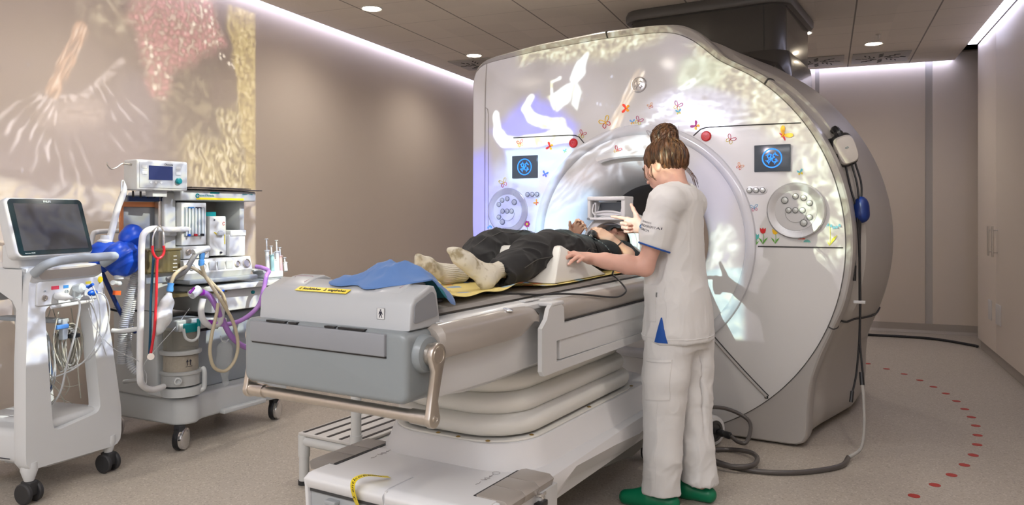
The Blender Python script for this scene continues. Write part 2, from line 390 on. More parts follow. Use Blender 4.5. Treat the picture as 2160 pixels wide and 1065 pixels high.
def picture_scanner(N, u, v_):
    p = N.xyz(u, v_); pw = warp(N, p, 6., .10, 2); pv = warp(N, p, 12., .03, 0)
    mid = N.noise(p, 12., 2, .65, .5); fine = N.noise(p, 36., 1, .6, .4); big = N.noise(p, 2.6, 1)
    col = N.mix(N.ss(big, .36, .62), (.075, .065, .075), (.15, .135, .16))
    # violet-blue water at the left
    bl = N.m('MAXIMUM', poly(N, pw, [(-1.6, 1.62), (-1.6, .3), (-.6, .3), (-.95, 1.2), (-1.05, 1.75), (-1.15, 1.72)], .08), poly(N, pw, [(-1.06, 1.86), (-.95, 1.7), (-.5, 1.7), (-.42, 1.86), (-.72, 2.06), (-.85, 2.0)], .06))
    col = N.mix(mul(N, bl, .9), col, N.mix(N.ss(big, .4, .6), (.06, .09, .86), (.14, .18, .95)))
    # milk-blue body with paler panels
    col = N.mix(mul(N, ell(N, pw, (-.82, 1.28), .3, .42, 0, .3), .85), col, N.mix(N.ss(mid, .38, .6), (.16, .24, .74), (.34, .46, .92)))
    col = N.mix(poly(N, pv, [(-.98, 1.71), (-.93, 1.5), (-.62, 1.45), (-.5, 1.6), (-.44, 1.72)], .02), col, (.42, .64, .98))
    col = N.mix(mul(N, ell(N, pw, (-.47, 1.17), .26, .3, .2, .22), .95), col, N.mix(N.ss(big, .4, .6), (.30, .62, 1.1), (.50, .82, 1.2)))
    col = N.mix(mul(N, ell(N, pv, (-.66, 1.5), .05, .09, 0, .3), .7), col, (.42, .40, .55))
    # mottled coral along the top
    cc = N.ramp(N.m('MULTIPLY_ADD', fine, .6, N.m('MULTIPLY', mid, .4)), [(.38, (.10, .085, .05)), (.47, (.28, .24, .13)), (.53, (.45, .42, .24)), (.60, (.62, .70, .50)), (.70, (.9, .97, .9))])
    cm = N.m('MAXIMUM', poly(N, pw, [(-.9, 2.5), (-.88, 2.27), (-.66, 2.15), (-.45, 2.14), (-.3, 2.2), (.1, 2.22), (.3, 2.2), (.5, 2.5)], .05), poly(N, pw, [(.3, 2.3), (.45, 2.02), (.8, 1.7), (1.2, 1.5), (1.2, 2.2), (.6, 2.5)], .06))
    col = N.mix(mul(N, cm, .92), col, cc)
    col = N.mix(mul(N, ell(N, pw, (-.02, 2.24), .17, .05, -.1, .4), .8), col, (.10, .095, .10))
    col = N.mix(mul(N, ell(N, pw, (.36, 2.1), .14, .12, 0, .4), .7), col, N.mix(N.ss(mid, .4, .6), (.3, .36, .2), (.5, .6, .42)))
    # green weed right
    wd = N.noise(N.v('MULTIPLY', pw, (22, 13, 1)), 1., 1, .6, 1.)
    gm = mul(N, N.ss(N.m('ADD', N.sep(pw)[0], N.m('MULTIPLY', N.sep(pw)[1], -.25)), .42, .62), N.ss(v_, .8, 1.15), N.ss(v_, 1.85, 1.6))
    col = N.mix(mul(N, gm, .9), col, N.ramp(wd, [(.38, (.13, .12, .08)), (.48, (.27, .29, .17)), (.56, (.50, .56, .36)), (.66, (.82, .95, .75))]))
    # spotted tail right of the badge
    tl = ell(N, pw, (.34, 1.9), .28, .14, -.1, .25)
    col = N.mix(mul(N, tl, .8), col, N.mix(N.ss(fine, .4, .6), (.26, .26, .36), (.42, .42, .54)))
    col = N.mix(mul(N, tl, N.ss(N.voro(p, 15., rnd=.6), .28, .2), .7), col, (.14, .12, .13))
    col = add(N, col, (.5, .55, .62), mul(N, ell(N, pv, (.36, 1.86), .3, .1, -.15, .3), N.ss(N.noise(N.v('MULTIPLY', p, (8, 46, 1)), 1., 1), .56, .66)))
    # pale claws
    wt_ = N.mix(N.ss(mid, .46, .62), (.95, 1., .97), (.62, .60, .34)); clean = (.92, 1., 1.)
    def tap(a, b, r0, cl):
        nonlocal col
        col = N.mix(N.ss(dist_seg(N, pv, a, b), r0 * 1.08, r0 * .85), col, cl)
    for a, b, r0 in (((-1.047, 1.96), (-1.04, 1.85), .032), ((-1.03, 1.83), (-.98, 1.78), .045), ((-.97, 1.775), (-.86, 1.765), .042), ((-.86, 1.765), (-.62, 1.775), .042), ((-.62, 1.78), (-.5, 1.79), .05)): tap(a, b, r0, wt_ if a[0] > -.9 else clean)
    for a, b, r0 in (((-.765, 2.055), (-.815, 2.0), .026), ((-.81, 1.99), (-.78, 1.94), .034), ((-.77, 1.93), (-.66, 1.885), .034), ((-.66, 1.885), (-.54, 1.86), .042), ((-.61, 2.155), (-.622, 2.07), .01), ((-.61, 2.155), (-.56, 2.17), .012)): tap(a, b, r0, clean if a[0] < -.7 else wt_)
    col = N.mix(poly(N, pv, [(-.36, 2.32), (-.44, 2.28), (-.49, 2.16), (-.46, 2.10), (-.38, 2.19)], .008), col, clean)
    col = N.mix(poly(N, pv, [(-.455, 2.15), (-.655, 2.05), (-.6, 1.98), (-.53, 1.915), (-.49, 2.0), (-.42, 2.04)], .008), col, N.mix(N.ss(N.noise(N.v('MULTIPLY', p, (26, 6, 1)), 1., 1), .5, .62), (.85, .95, .95), (.6, .6, .36)))
    col = N.mix(poly(N, pv, [(-.44, 2.14), (-.47, 2.0), (-.43, 1.95), (-.39, 2.06)], .008), col, (.75, .85, .8))
    # orange feather under the badge
    fm = N.ss(dist_seg(N, pv, (-.165, 1.83), (-.01, 2.14)), .045, .025)
    fs = N.noise(N.v('MULTIPLY', N.xyz(N.m('SUBTRACT', u, N.m('MULTIPLY', v_, .5)), v_), (80, 9, 1)), 1., 1)
    col = N.mix(fm, col, N.ramp(fs, [(.4, (.15, .13, .12)), (.5, (.36, .25, .16)), (.6, (.62, .50, .34)), (.7, (.85, .88, .95))]))
    # spiky crest
    cr = N.m('MAXIMUM', N.ss(dist_seg(N, pv, (.04, 1.82), (.2, 1.96)), .03, .008), N.ss(dist_seg(N, pv, (.2, 1.96), (.36, 2.1)), .03, .008))
    col = add(N, col, (.5, .56, .6), mul(N, cr, N.ss(fine, .4, .56)))
    # fins radiating down to the left
    f1 = fan(N, pv, (-.02, 1.86), 44, .14, .52, -2.75, -1.95, .12, 4)
    f2 = fan(N, pv, (.1, 1.75), 60, .35, .85, -3.05, -2.5, .1, 5)
    for f_, s_ in ((f1, .75), (f2, .4)): col = add(N, col, (.8, .88, 1.), N.m('MULTIPLY', f_, s_))
    wm = mul(N, ell(N, pw, (-.48, 1.44), .26, .07, .6, .45), .6); hs = N.noise(N.v('MULTIPLY', N.xyz(N.m('SUBTRACT', u, v_), N.m('ADD', u, v_)), (50, 7, 1)), 1., 1)
    col = N.mix(wm, col, N.ramp(hs, [(.42, (.20, .14, .14)), (.52, (.36, .30, .36)), (.62, (.62, .66, .78))]))
    col = N.mix(mul(N, ell(N, pw, (-.03, 1.68), .14, .09, 0, .25), .9), col, N.mix(N.ss(N.voro(p, 14.), .22, .3), (.3, .27, .24), (.66, .76, .80)))
    # falling sparks
    sp = mul(N, N.ss(N.voro(N.v('MULTIPLY', p, (1.9, .7, 1)), 15.), .14, .07), ell(N, p, (-.27, 2.08), .17, .14, 0, .3))
    col = add(N, col, (.6, .7, .95), mul(N, sp, .9))
    # right inside of the ring: lilac, then green-white below
    col = N.mix(mul(N, ell(N, pw, (.42, 1.4), .16, .22, 0, .4), .6), col, (.20, .19, .34))
    col = N.mix(mul(N, ell(N, pw, (.46, 1.08), .13, .2, 0, .3), .85), col, N.ramp(N.noise(pw, 9., 3), [(.4, (.28, .28, .36)), (.5, (.48, .52, .46)), (.62, (.86, .97, .9))]))
    lowg = mul(N, N.ss(v_, .975, .965), N.ss(u, -.1, .2), N.ss(u, .66, .6))
    col = N.mix(mul(N, N.ss(N.sep(pw)[1], 1.12, .95), N.ss(u, .6, .7)), col, (.06, .055, .06))
    col = N.mix(mul(N, lowg, .85), col, N.ramp(mid, [(.4, (.30, .5, .52)), (.55, (.5, .72, .70)), (.65, (.72, .88, .66))]))
    # outline of the picture: cut off above and beyond the rim
    lim = N.ss(N.m('ADD', v_, N.m('MULTIPLY', N.m('MAXIMUM', N.m('SUBTRACT', u, .1), 0.), .6)), 2.47, 2.45)
    lim = N.m('MAXIMUM', mul(N, lim, N.ss(u, .79, .77)), mul(N, N.ss(u, .77, .79), N.ss(N.v('LENGTH', N.v('SUBTRACT', p, (-.02, 1.13, 0))), 1.22, 1.205)))
    return N.mix(mul(N, lim, inrect(N, u, v_, -1.75, 1.42, .56, 2.5)), (0, 0, 0), col)

P_WALL = ROOM @ Matrix.Translation((2.92, -1.25, 2.8)) @ Matrix.Rotation(R(90), 4, 'Z')        # axis +y turned to face the left wall (-x)
def _pw(N, u, v_): return picture_wall(N, N.m('ADD', u, -1.25), N.m('ADD', v_, 2.8))
projector_light('wall_projector_lamp', P_WALL, 2.92, _pw, 21.)
P_GAN = DEV @ Matrix.Translation((-.62, -4.6, 2.78))
def _pg(N, u, v_): return picture_scanner(N, N.m('ADD', u, -.62), N.m('ADD', v_, 2.78))
projector_light('scanner_projector_lamp', P_GAN, 4.6, _pg, 34.)

# soft overhead fill and cool front fill, both added, unseen behind the camera
def area(name, M_, sx, sy, W, col):
    l = bpy.data.lights.new(name, 'AREA'); l.shape = 'RECTANGLE'; l.size = sx; l.size_y = sy; l.energy = W; l.color = col
    o = bpy.data.objects.new(name, l); C.objects.link(o); o.matrix_world = M_; return o
for x, y in ((3.0, -5.2),):
    area('overhead_fill_light', ROOM @ Matrix.Translation((x, y, 2.90)), 3.2, 1.4, OVERHEAD_FILL_W, (.95, .96, 1.))
area('cool_fill_light', ROOM @ Matrix.Translation((2.0, -6.1, 1.6)) @ Matrix.Rotation(R(90), 4, 'X'), 2.6, 1.3, COOL_FILL_W, (.7, .83, 1.))  # added fill, no window is built here
# ------------------------------------------------------------------ the room
def structmat():
    wallm = mat('wall_paint', (.74, .64, .55), .75, var=.03, vscale=1.5, bump=.08, bscale=400)
    return wallm
M_wall = structmat()
M_panel = mat('wall_panel_laminate', (.76, .67, .58), .5, var=.02, vscale=1.2)
M_white = mat('white_plastic', (.74, .74, .735), .34, var=.02)
M_dark = mat('dark_rubber', (.03, .03, .032), .55, var=.2)
M_black = mat('black_plastic', (.014, .014, .016), .35, var=.1)
M_steel = mat('brushed_steel', (.62, .58, .53), .3, metal=1., var=.06, vscale=60)
M_chrome = mat('chrome', (.78, .78, .78), .15, metal=1., var=.02)
M_groove = mat('seam_shadow_gap', (.05, .05, .05), .8, var=0)

def floor_mat():
    m = bpy.data.materials.new('speckled_vinyl'); m.use_nodes = True; nt = m.node_tree; N = NT(nt); b = nt.nodes['Principled BSDF']
    tc = N.node('ShaderNodeTexCoord').outputs['Object']
    c = N.mix(N.noise(tc, 1.3, 3), (.43, .385, .325), (.48, .43, .365))
    sp = N.voro(tc, 150., out='Color'); s0 = N.sep(sp)
    c = N.mix(N.m('MULTIPLY', N.ss(s0[0], .86, .92), .4), c, (.2, .16, .13))
    c = N.mix(N.m('MULTIPLY', N.ss(s0[1], .86, .92), .45), c, (.7, .64, .57))
    c = N.mix(N.m('MULTIPLY', N.ss(s0[2], .9, .95), .4), c, (.34, .28, .22))
    nt.links.new(c, b.inputs['Base Color']); b.inputs['Roughness'].default_value = .42; b.inputs['Specular IOR Level'].default_value = .35
    bn = N.node('ShaderNodeBump'); bn.inputs['Strength'].default_value = .12; bn.inputs['Distance'].default_value = .001
    nt.links.new(N.noise(tc, 90, 3), bn.inputs['Height']); nt.links.new(bn.outputs[0], b.inputs['Normal'])
    return m
M_floor = floor_mat()
def ceil_mat():
    m = bpy.data.materials.new('ceiling_tiles'); m.use_nodes = True; nt = m.node_tree; N = NT(nt); b = nt.nodes['Principled BSDF']
    tc = N.node('ShaderNodeTexCoord').outputs['Object']; s_ = N.sep(tc)
    fx = N.m('ABSOLUTE', N.m('SUBTRACT', N.m('FRACT', N.m('MULTIPLY_ADD', s_[0], 1 / .61, .92)), .5))
    fy = N.m('ABSOLUTE', N.m('SUBTRACT', N.m('FRACT', N.m('MULTIPLY_ADD', s_[1], 1 / .61, .2)), .5))
    lx = N.ss(fx, .486, .494); ly = N.ss(fy, .494, .498)
    c = N.mix(N.noise(tc, 320, 2), (.82, .75, .67), (.88, .81, .73))
    cid = N.node('ShaderNodeTexWhiteNoise'); nt.links.new(N.xyz(N.m('FLOOR', N.m('MULTIPLY_ADD', s_[0], 1 / .61, .42)), N.m('FLOOR', N.m('MULTIPLY_ADD', s_[1], 1 / .61, .7))), cid.inputs['Vector'])
    c = N.mix(N.m('MULTIPLY', cid.outputs['Value'], .12), c, (.36, .33, .3))
    c = N.mix(N.m('MULTIPLY', N.m('MAXIMUM', lx, N.m('MULTIPLY', ly, .6)), .8), c, (.15, .13, .115))
    nt.links.new(c, b.inputs['Base Color']); b.inputs['Roughness'].default_value = .85
    return m
M_ceil = ceil_mat()

frame(ROOM)
RX1, RY0, RY1 = 6.2, -6.2, 4.765
struct('floor', MB().box(-.1, RX1, RY0, 5.4, -.06, 0), M_floor)
cb = MB()                                      # ceiling stops short of the left, back and cupboard sides for the light slots
cb.box(.085, 5.36, RY0, RY1 - .09, CEIL, CEIL + .05)
struct('ceiling', cb, M_ceil)
struct('trim_1', MB().box(-.1, .3, RY0, RY1 + .3, CEIL + .12, CEIL + .16).box(-.1, RX1, RY1 - .3, RY1 + .7, CEIL + .12, CEIL + .16).box(5.2, RX1, RY0, RY1 + .7, CEIL + .12, CEIL + .16), M_wall)
struct('wall_left', MB().box(-.1, 0, RY0, RY1 + .2, 0, CEIL + .16), M_wall)
bw = MB(); bw.box(-.1, RX1, RY1 + .03, RY1 + .13, 0, CEIL + .16)
struct('wall_back', bw, M_wall)
for i, (a, b) in enumerate(((.0, 1.9), (1.94, 3.98), (4.025, 5.095), (5.165, 6.2))):
    struct('trim_%d' % (i + 2), MB().box(a, b, RY1, RY1 + .035, .1, CEIL + .1, r=.004), M_panel)
M_joint = mat('grey_joint_profile', (.5, .47, .44), .5)
for i, x in enumerate((1.92, 4.0025, 5.13)):
    struct('trim_%d' % (i + 6), MB().box(x - .036, x + .036, RY1 + .012, RY1 + .03, .1, CEIL + .1), M_joint)
M_base = mat('coved_skirting_vinyl', (.4, .355, .31), .45)
struct('baseboard_back', MB().prism([(RY1 + .03, .1), (RY1 - .004, .1), (RY1 - .006, .03), (RY1 - .03, .004), (RY1 - .05, .001), (RY1 + .03, .001)], .0, 6.2, 'x'), M_base)
struct('baseboard_left', MB().prism([(-.0, .1), (.006, .1), (.008, .03), (.03, .004), (.05, .001), (-.0, .001)], RY0, RY1, 'y'), M_base)
struct('wall_right', MB().box(RX1 - .05, RX1 + .05, RY0, RY1 + .2, 0, CEIL + .16), M_wall)
struct('wall_front', MB().box(-.1, RX1, RY0 - .1, RY0, 0, CEIL + .16), M_wall)

# light slots along the ceiling
M_cove = mat('cove_light_diffuser', (.8, .82, .9), .5, var=0, emit=(.70, .72, 1.), estr=3.4)
for nm, args, lab in (('cove_light', (.006, .075, RY0 + .02, RY1 - .01, CEIL + .03, CEIL + .05), 'long cool white light strip between the ceiling and the left wall'),
                      ('cove_light', (.09, 5.35, RY1 - .075, RY1 - .006, CEIL + .02, CEIL + .04), 'cool white light strip above the panelled back wall'),
                      ('cove_light', (5.365, 5.44, RY0 + .02, 3.87, CEIL - .002, CEIL + .02), 'bright cool white light strip above the tall cupboards')):
    x0, x1, y0, y1, z0, z1 = args
    t = thing(nm, lab, 'light', ((x0 + x1) / 2, (y0 + y1) / 2, z0), 'ceiling edge light strips')
    part('diffuser', MB().box(x0, x1, y0, y1, z0, z0 + .012), M_cove, t)
    part('housing', MB().box(x0, x1, y0, y1, z0 + .012, z0 + .09), M_white, t)

# recessed downlights: five visible ones and those above and behind the camera
M_lamp = mat('downlight_glow', (1, .95, .85), .5, var=0, emit=(1., .84, .62), estr=14.)
M_lamp.cycles.emission_sampling = 'NONE'
def downlight(x, y, lab, W=11.):
    W *= .8
    t = thing('ceiling_downlight', lab, 'light', (x, y, CEIL), 'recessed ceiling downlights')
    part('trim_ring', MB().lathe([(.068, -.001), (.083, -.006), (.086, .0), (.083, .004)], (x, y, CEIL), n=32, cap=False), M_white, t)
    part('lens', MB().cyl((x, y, CEIL - .004), (x, y, CEIL - .001), .072, n=32), M_lamp, t)
    l = bpy.data.lights.new('downlight_beam', 'SPOT'); l.energy = W; l.color = (1., .94, .87); l.spot_size = R(150); l.spot_blend = .8; l.shadow_soft_size = .07
    o = bpy.data.objects.new('downlight_beam', l); C.objects.link(o); o.matrix_world = ROOM @ Matrix.Translation((x, y, CEIL - .02))
for x, y, lab, W in ((.753, .571, 'round warm downlight in the ceiling left of the scanner, nearer the camera', 26),
                     (.735, 2.527, 'round warm downlight just above the left top corner of the scanner', 22),
                     (3.902, 2.766, 'round warm downlight half hidden behind the grey scanner tower', 22),
                     (4.521, 3.481, 'round warm downlight in front of the ceiling air vent by the back wall', 18)):
    downlight(x, y, lab, W)
for x, y, W in ((.95, -1.4, 30), (2.6, -1.4, 30), (4.5, -1.4, 34), (2.6, .2, 22)):
    downlight(x, y, 'round warm ceiling downlight outside the picture', W)

# sprinkler, air vents
t = thing('fire_sprinkler', 'small brass fire sprinkler head hanging from the ceiling', 'sprinkler', (4.539, 3.067, CEIL))
part('body', MB().lathe([(.024, 0), (.024, -.006), (.01, -.01), (.009, -.035), (.013, -.04)], (4.539, 3.067, CEIL), n=16), M_steel, t)
part('deflector', MB().lathe([(.004, -.04), (.004, -.062), (.021, -.064), (.021, -.067)], (4.539, 3.067, CEIL), n=16), M_steel, t)
M_vent = mat('vent_grey', (.42, .4, .37), .5)
def airvent(x, y, lab, s=.27):
    t = thing('ceiling_vent', lab, 'vent', (x, y, CEIL), 'ceiling air vents')
    part('plate', MB().box(x - s, x + s, y - s, y + s, CEIL - .012, CEIL - .001, r=.003), M_vent, t)
    for k in range(8):
        a = k * math.pi / 4
        for rr in (.09, .15, .21):
            c = V(x + rr * math.cos(a), y + rr * math.sin(a), CEIL - .014)
            part('slot', MB().box(-.03, .03, -.006, .006, -.001, .002, M=Matrix.Translation(c) @ Matrix.Rotation(a + .6, 4, 'Z')), M_groove, t)
airvent(4.62, 4.2, 'square ceiling swirl air vent close to the back wall')
airvent(4.0, 4.2, 'square ceiling swirl air vent beside the scanner tower')
airvent(.62, 2.95, 'square ceiling swirl air vent above the left corner of the scanner')

# tall cupboards on the right
M_cup = mat('cupboard_laminate', (.78, .69, .60), .45, var=.02, vscale=1.)
Y1c = 3.88
edges = [Y1c, 3.025, 1.9, .9, -.1, -1.1, -2.1, -3.1, -4.1, -5.1, -6.15]
for i in range(0, 10, 2):
    a, m_, b = edges[i], edges[i + 1], edges[i + 2]
    t = thing('tall_cupboard', 'full height beige cupboard with two long bar handles at the far right' if i == 0 else ('plain beige full height cupboard at the right edge, next to the one with bar handles' if i == 2 else 'beige full height cupboard outside the picture'), 'cupboard', (5.45, (a + b) / 2, 0), 'tall cupboards along the right wall')
    part('carcass', MB().box(5.47, 6.14, b + .001, a - .001, .09, CEIL + .02), M_cup, t)
    part('plinth', MB().box(5.475, 5.6, b + .001, a - .001, 0.001, .09), M_base, t)
    for (p, q) in ((m_ + .0015, a - .001), (b + .001, m_ - .0015)):
        d = part('door', MB().box(5.45, 5.469, p, q, .1, CEIL - .01, r=.001), M_cup, t)
        if i == 0:
            hy = m_ + .11 if q == a - .001 else m_ - .075
            hb = MB().cyl((5.41, hy, .93), (5.41, hy, 1.19), .008, n=12)
            for z in (.965, 1.155): hb.cyl((5.41, hy, z), (5.45, hy, z), .005, n=8)
            part('handle', hb, M_steel, d)
            vy0, vy1, vz0, vz1 = (3.28, 3.43, .385, .5) if q == a - .001 else (2.81, 3.0, .385, .5)
            if q == a - .001: vy0, vy1 = 3.2, 3.33
            g = MB().box(5.442, 5.45, vy0, vy1, vz0 - .03, vz1 + .03, r=.002)
            gv = part('vent_grille', g, mat('grille_white', (.66, .63, .6), .5), d, label='white louvred grille')
# the black cable lying along the back and the dotted line on the floor
cab = MB().tube([(3.9, 4.35, .014), (4.5, 4.31, .014), (5.08, 4.28, .014), (5.42, 3.98, .014), (5.445, 3.9, .014)], .013, n=8)
solo('floor_cable', cab, M_black, 'thick black cable lying on the floor in front of the back wall', 'cable', (3.9, 4.35, 0))
M_dot = mat('red_dot_tape', (.42, .035, .025), .5, var=.08)
dots = [(4.431, 2.653), (4.566, 2.467), (4.683, 2.29), (4.774, 2.079), (4.844, 1.861), (4.899, 1.654), (4.934, 1.426), (4.952, 1.197), (4.958, .982), (4.948, .765), (4.922, .537), (4.886, .323), (4.833, .1), (4.762, -.105), (4.678, -.303), (4.583, -.493), (4.476, -.69)]
dots = list(reversed(dots))
lb = {0: 'red floor dot nearest the camera, first of the curved line', 16: 'faint red floor dot farthest away, next to the scanner base'}
d0 = None
ords = ['first', 'second', 'third', 'fourth', 'fifth', 'sixth', 'seventh', 'eighth', 'ninth', 'tenth', 'eleventh', 'twelfth', 'thirteenth', 'fourteenth', 'fifteenth', 'sixteenth', 'last']
for k, (x, y) in enumerate(dots):
    lab = lb.get(k, 'round red floor dot, %s from the camera along the curved dotted line' % ords[k])
    if d0 is None: d0 = solo('floor_dot', MB().cyl((x, y, .0003), (x, y, .0018), .026, n=24), M_dot, lab, 'floor marking', (x, y, 0), 'red dots marking the curved line on the floor')
    else: dup(d0, ROOM @ Matrix.Translation((x, y, 0)), lab)
# one more dot seen under the step stool
dup(d0, DEV @ Matrix.Translation((-1.02, -1.30, 0)), 'red floor dot seen below the white step stool')
# ------------------------------------------------------------------ the scanner
frame(DEV)
M_gw = mat('scanner_white_gloss', (.70, .70, .70), .17, var=.01)
M_gg = mat('scanner_grey', (.40, .38, .36), .3, var=.02, coat=.2)
M_gb = mat('scanner_body_grey', (.44, .415, .385), .42, var=.02)
M_tower = mat('tower_grey_gloss', (.065, .06, .055), .22, var=.03, coat=.3)
M_bore = mat('bore_liner_grey', (.17, .17, .18), .45, var=.03)
CXg, CZg = -.02, 1.13
def polar(pts, n=256):
    """radius by angle of a closed star-shaped outline around the bore centre"""
    P_ = [(math.atan2(z - CZg, x - CXg), math.hypot(x - CXg, z - CZg)) for x, z in pts]
    out = []
    segs = list(zip(pts, pts[1:] + pts[:1]))
    for i in range(n):
        a = 2 * math.pi * i / n - math.pi; dx, dz = math.cos(a), math.sin(a); best = None
        for (x0, z0), (x1, z1) in segs:
            ex, ez = x1 - x0, z1 - z0; det = dx * -ez + dz * ex
            if abs(det) < 1e-9: continue
            t = ((x0 - CXg) * -ez + (z0 - CZg) * ex) / det; u = (dx * (z0 - CZg) - dz * (x0 - CXg)) / det
            if t > 0 and -1e-6 <= u <= 1 + 1e-6 and (best is None or t > best): best = t
        out.append(best if best else 1.)
    return out
def smooth_r(r, k=2):
    n = len(r)
    for _ in range(k): r = [(r[i - 1] + 2 * r[i] + r[(i + 1) % n]) / 4 for i in range(n)]
    return r
NG = 256
def arc(R_, a0, a1, n=24): return [(CXg + R_ * math.cos(R(a0 + (a1 - a0) * i / n)), CZg + R_ * math.sin(R(a0 + (a1 - a0) * i / n))) for i in range(n + 1)]
wt = [(.46, 2.19), (.40, 2.245), (.34, 2.30), (.27, 2.35), (.2, 2.38), (.12, 2.395), (0, 2.4), (-.3, 2.4), (-.75, 2.375), (-1.14, 2.335), (-1.21, 2.315), (-1.25, 2.25), (-1.255, 1.2), (-1.22, .7), (-1.1, .3), (-.85, .03)]
rW = smooth_r(polar(arc(1.165, -71, 56, 40) + wt))
def lp(r, y, off=0.): return [(CXg + (r[i] + off) * math.cos(2 * math.pi * i / NG - math.pi), y, max(.012, CZg + (r[i] + off) * math.sin(2 * math.pi * i / NG - math.pi))) for i in range(NG)]
top = [(.5, 2.205), (.43, 2.28), (.37, 2.345), (.3, 2.4), (.22, 2.435), (.12, 2.445), (0, 2.45), (-.3, 2.45), (-.75, 2.42), (-1.14, 2.37), (-1.215, 2.33), (-1.258, 2.25), (-1.262, 1.2), (-1.22, .6), (-1.12, .25), (-1.0, .012), (.952, .012)]
rB0 = smooth_r(polar([(.955, .2), (.97, .36), (1.02, .52), (1.09, .68)] + arc(1.205, -17, 53, 40) + top))
def topb(dx, dz): return [(x + (dx if x > 0 else 0), z + dz if z > 2.2 else z) for x, z in top]
rB1 = smooth_r(polar([(.99, .1), (1.01, .4), (1.07, .56), (1.13, .68)] + arc(1.265, -18, 50, 40) + [(.6, 2.2), (.4, 2.36)] + top[4:-1] + [(.99, .012)]), 6)
rB2 = smooth_r(polar([(1.09, .012), (1.13, .5), (1.19, .6)] + arc(1.31, -22, 52, 40) + [(.55, 2.32), (.2, 2.42)] + top[6:-1]), 6)
rB3 = smooth_r(polar([(1.08, .012), (1.08, .5)] + arc(1.26, -25, 52, 40) + [(.4, 2.3), (-.4, 2.35)] + [(-1.1, 2.2), (-1.2, 1.9), (-1.2, .6), (-1.0, .012)]), 6)
sc = thing('mri_scanner', 'huge white and grey ring shaped MRI scanner with an underwater film projected on its front', 'scanner', (0, 0, 0))
def circ(r, y): return [(CXg + r * math.cos(2 * math.pi * i / NG - math.pi), y, CZg + r * math.sin(2 * math.pi * i / NG - math.pi)) for i in range(NG)]
def blend(ra, y, t): return [tuple(Vector(a) * (1 - t) + Vector(b) * t) for a, b in zip(circ(.705, y), lp(ra, y))]
# slightly domed front
def domed(t): return .055 * t ** 2.2
L = []
for k in range(15):
    t = k / 14; q = [tuple(Vector(a) * (1 - t) + Vector(b) * t) for a, b in zip(circ(.708, -.05), lp(rW, -.05))]
    L.append([(x, -.05 + domed(t) if True else 0, z) for x, y, z in q])
L[-1] = [(x, .005, z) for x, y, z in L[-1]]
L.append(lp(rW, .022, .002)); L.append(lp(rW, .05, -.004))
part('front_cover', MB().loops(L), M_gw, sc)
rim = [lp(rW, .012, .006), lp(rB0, .004, -.012), lp(rB0, .012, -.002), lp(rB0, .04, .004), lp(rB0, .10, .008), lp(rB0, .16, .004)]
part('rim_band', MB().loops([lp(rW, .05, -.01)] + rim), M_gg, sc)
bod = [lp(rB0, .14, .0), lp(rB0, .18, -.004), lp(rB1, .22, -.018), lp(rB1, .42, .0), lp([(a + b) / 2 + .008 for a, b in zip(rB1, rB2)], .68), lp(rB2, .95), lp([a * .6 + b * .4 + .012 for a, b in zip(rB2, rB3)], 1.3), lp(rB3, 1.6), lp(rB3, 1.72, -.06), lp(rB3, 1.76, -.2), circ(.45, 1.76)]
part('body_shell', MB().loops(bod), M_gb, sc)
# pedestal seam across the rim and the body
def onbody(a, k, off=.003):
    l_ = bod[k]; i = int((a + 180) / 360 * NG) % NG; p = Vector(l_[i]); d = (p - V(CXg, p.y, CZg)).normalized(); return p + d * off
part('seam', MB().tube([onbody(-21, 0), onbody(-21, 1), onbody(-20, 2), onbody(-20, 3), onbody(-20, 4), onbody(-20, 5), onbody(-20, 6)], .006, n=6, smooth=3), M_groove, sc)
part('seam', MB().tube([V(*rim[j][int((-22 + 180) / 360 * NG)]) + V(0, -.002, 0) for j in range(0, 6)], .0035, n=6, smooth=2), M_groove, sc)
def rimpt(a, j, off=.003):
    return V(*rim[j][int((a + 180) / 360 * NG)]) + V(0, -off, 0)
for a in (100, 51):
    part('seam', MB().tube([rimpt(a, j) for j in range(0, 6)], .005, n=6, smooth=2), M_groove, sc)
# ring, flare and bore
ringm = mat('clear_ring_plastic', (.62, .63, .66), .12, var=.01, coat=.6)
part('light_ring', MB().loops([circ(.712, -.048), circ(.706, -.066), circ(.69, -.074), circ(.668, -.074), circ(.655, -.066), circ(.648, -.05)]), ringm, sc)
fl = [circ(.652, -.05)]
for k in range(1, 15):
    t = k / 14; fl.append(circ(.652 - .294 * t ** .85, -.05 + .10 * t ** 1.5 + .20 * t ** 6))
part('bore_flare', MB().loops(fl), M_gw, sc)
part('bore_tunnel', MB().loops([circ(.3585, .245), circ(.352, .28), circ(.35, .5), circ(.35, 1.3), circ(.36, 1.5), circ(.46, 1.77)]), M_bore, sc, recalc=False)
part('bore_light', MB().loops([[(CXg + .345 * math.sin(a), y, CZg + .345 * math.cos(a)) for a in [R(-14 + 28 * i / 8) for i in range(9)]] for y in (.42, 1.25)], closed=False), mat('bore_light_grey', (.4, .4, .42), .4), sc)
# hood piece over the bore entrance
hd = MB().loops([[(CXg + (.30 - .02 * k) * math.sin(a) * 1.0, y, z0 + .5 * .09 * (math.cos(a) - 1)) for a in [R(-70 + 140 * i / 24) for i in range(25)]] for k, (y, z0) in enumerate(((-.02, 1.70), (-.085, 1.665), (-.097, 1.65), (-.085, 1.64), (.1, 1.66)))], closed=False)
part('bore_hood', hd, M_gw, sc)
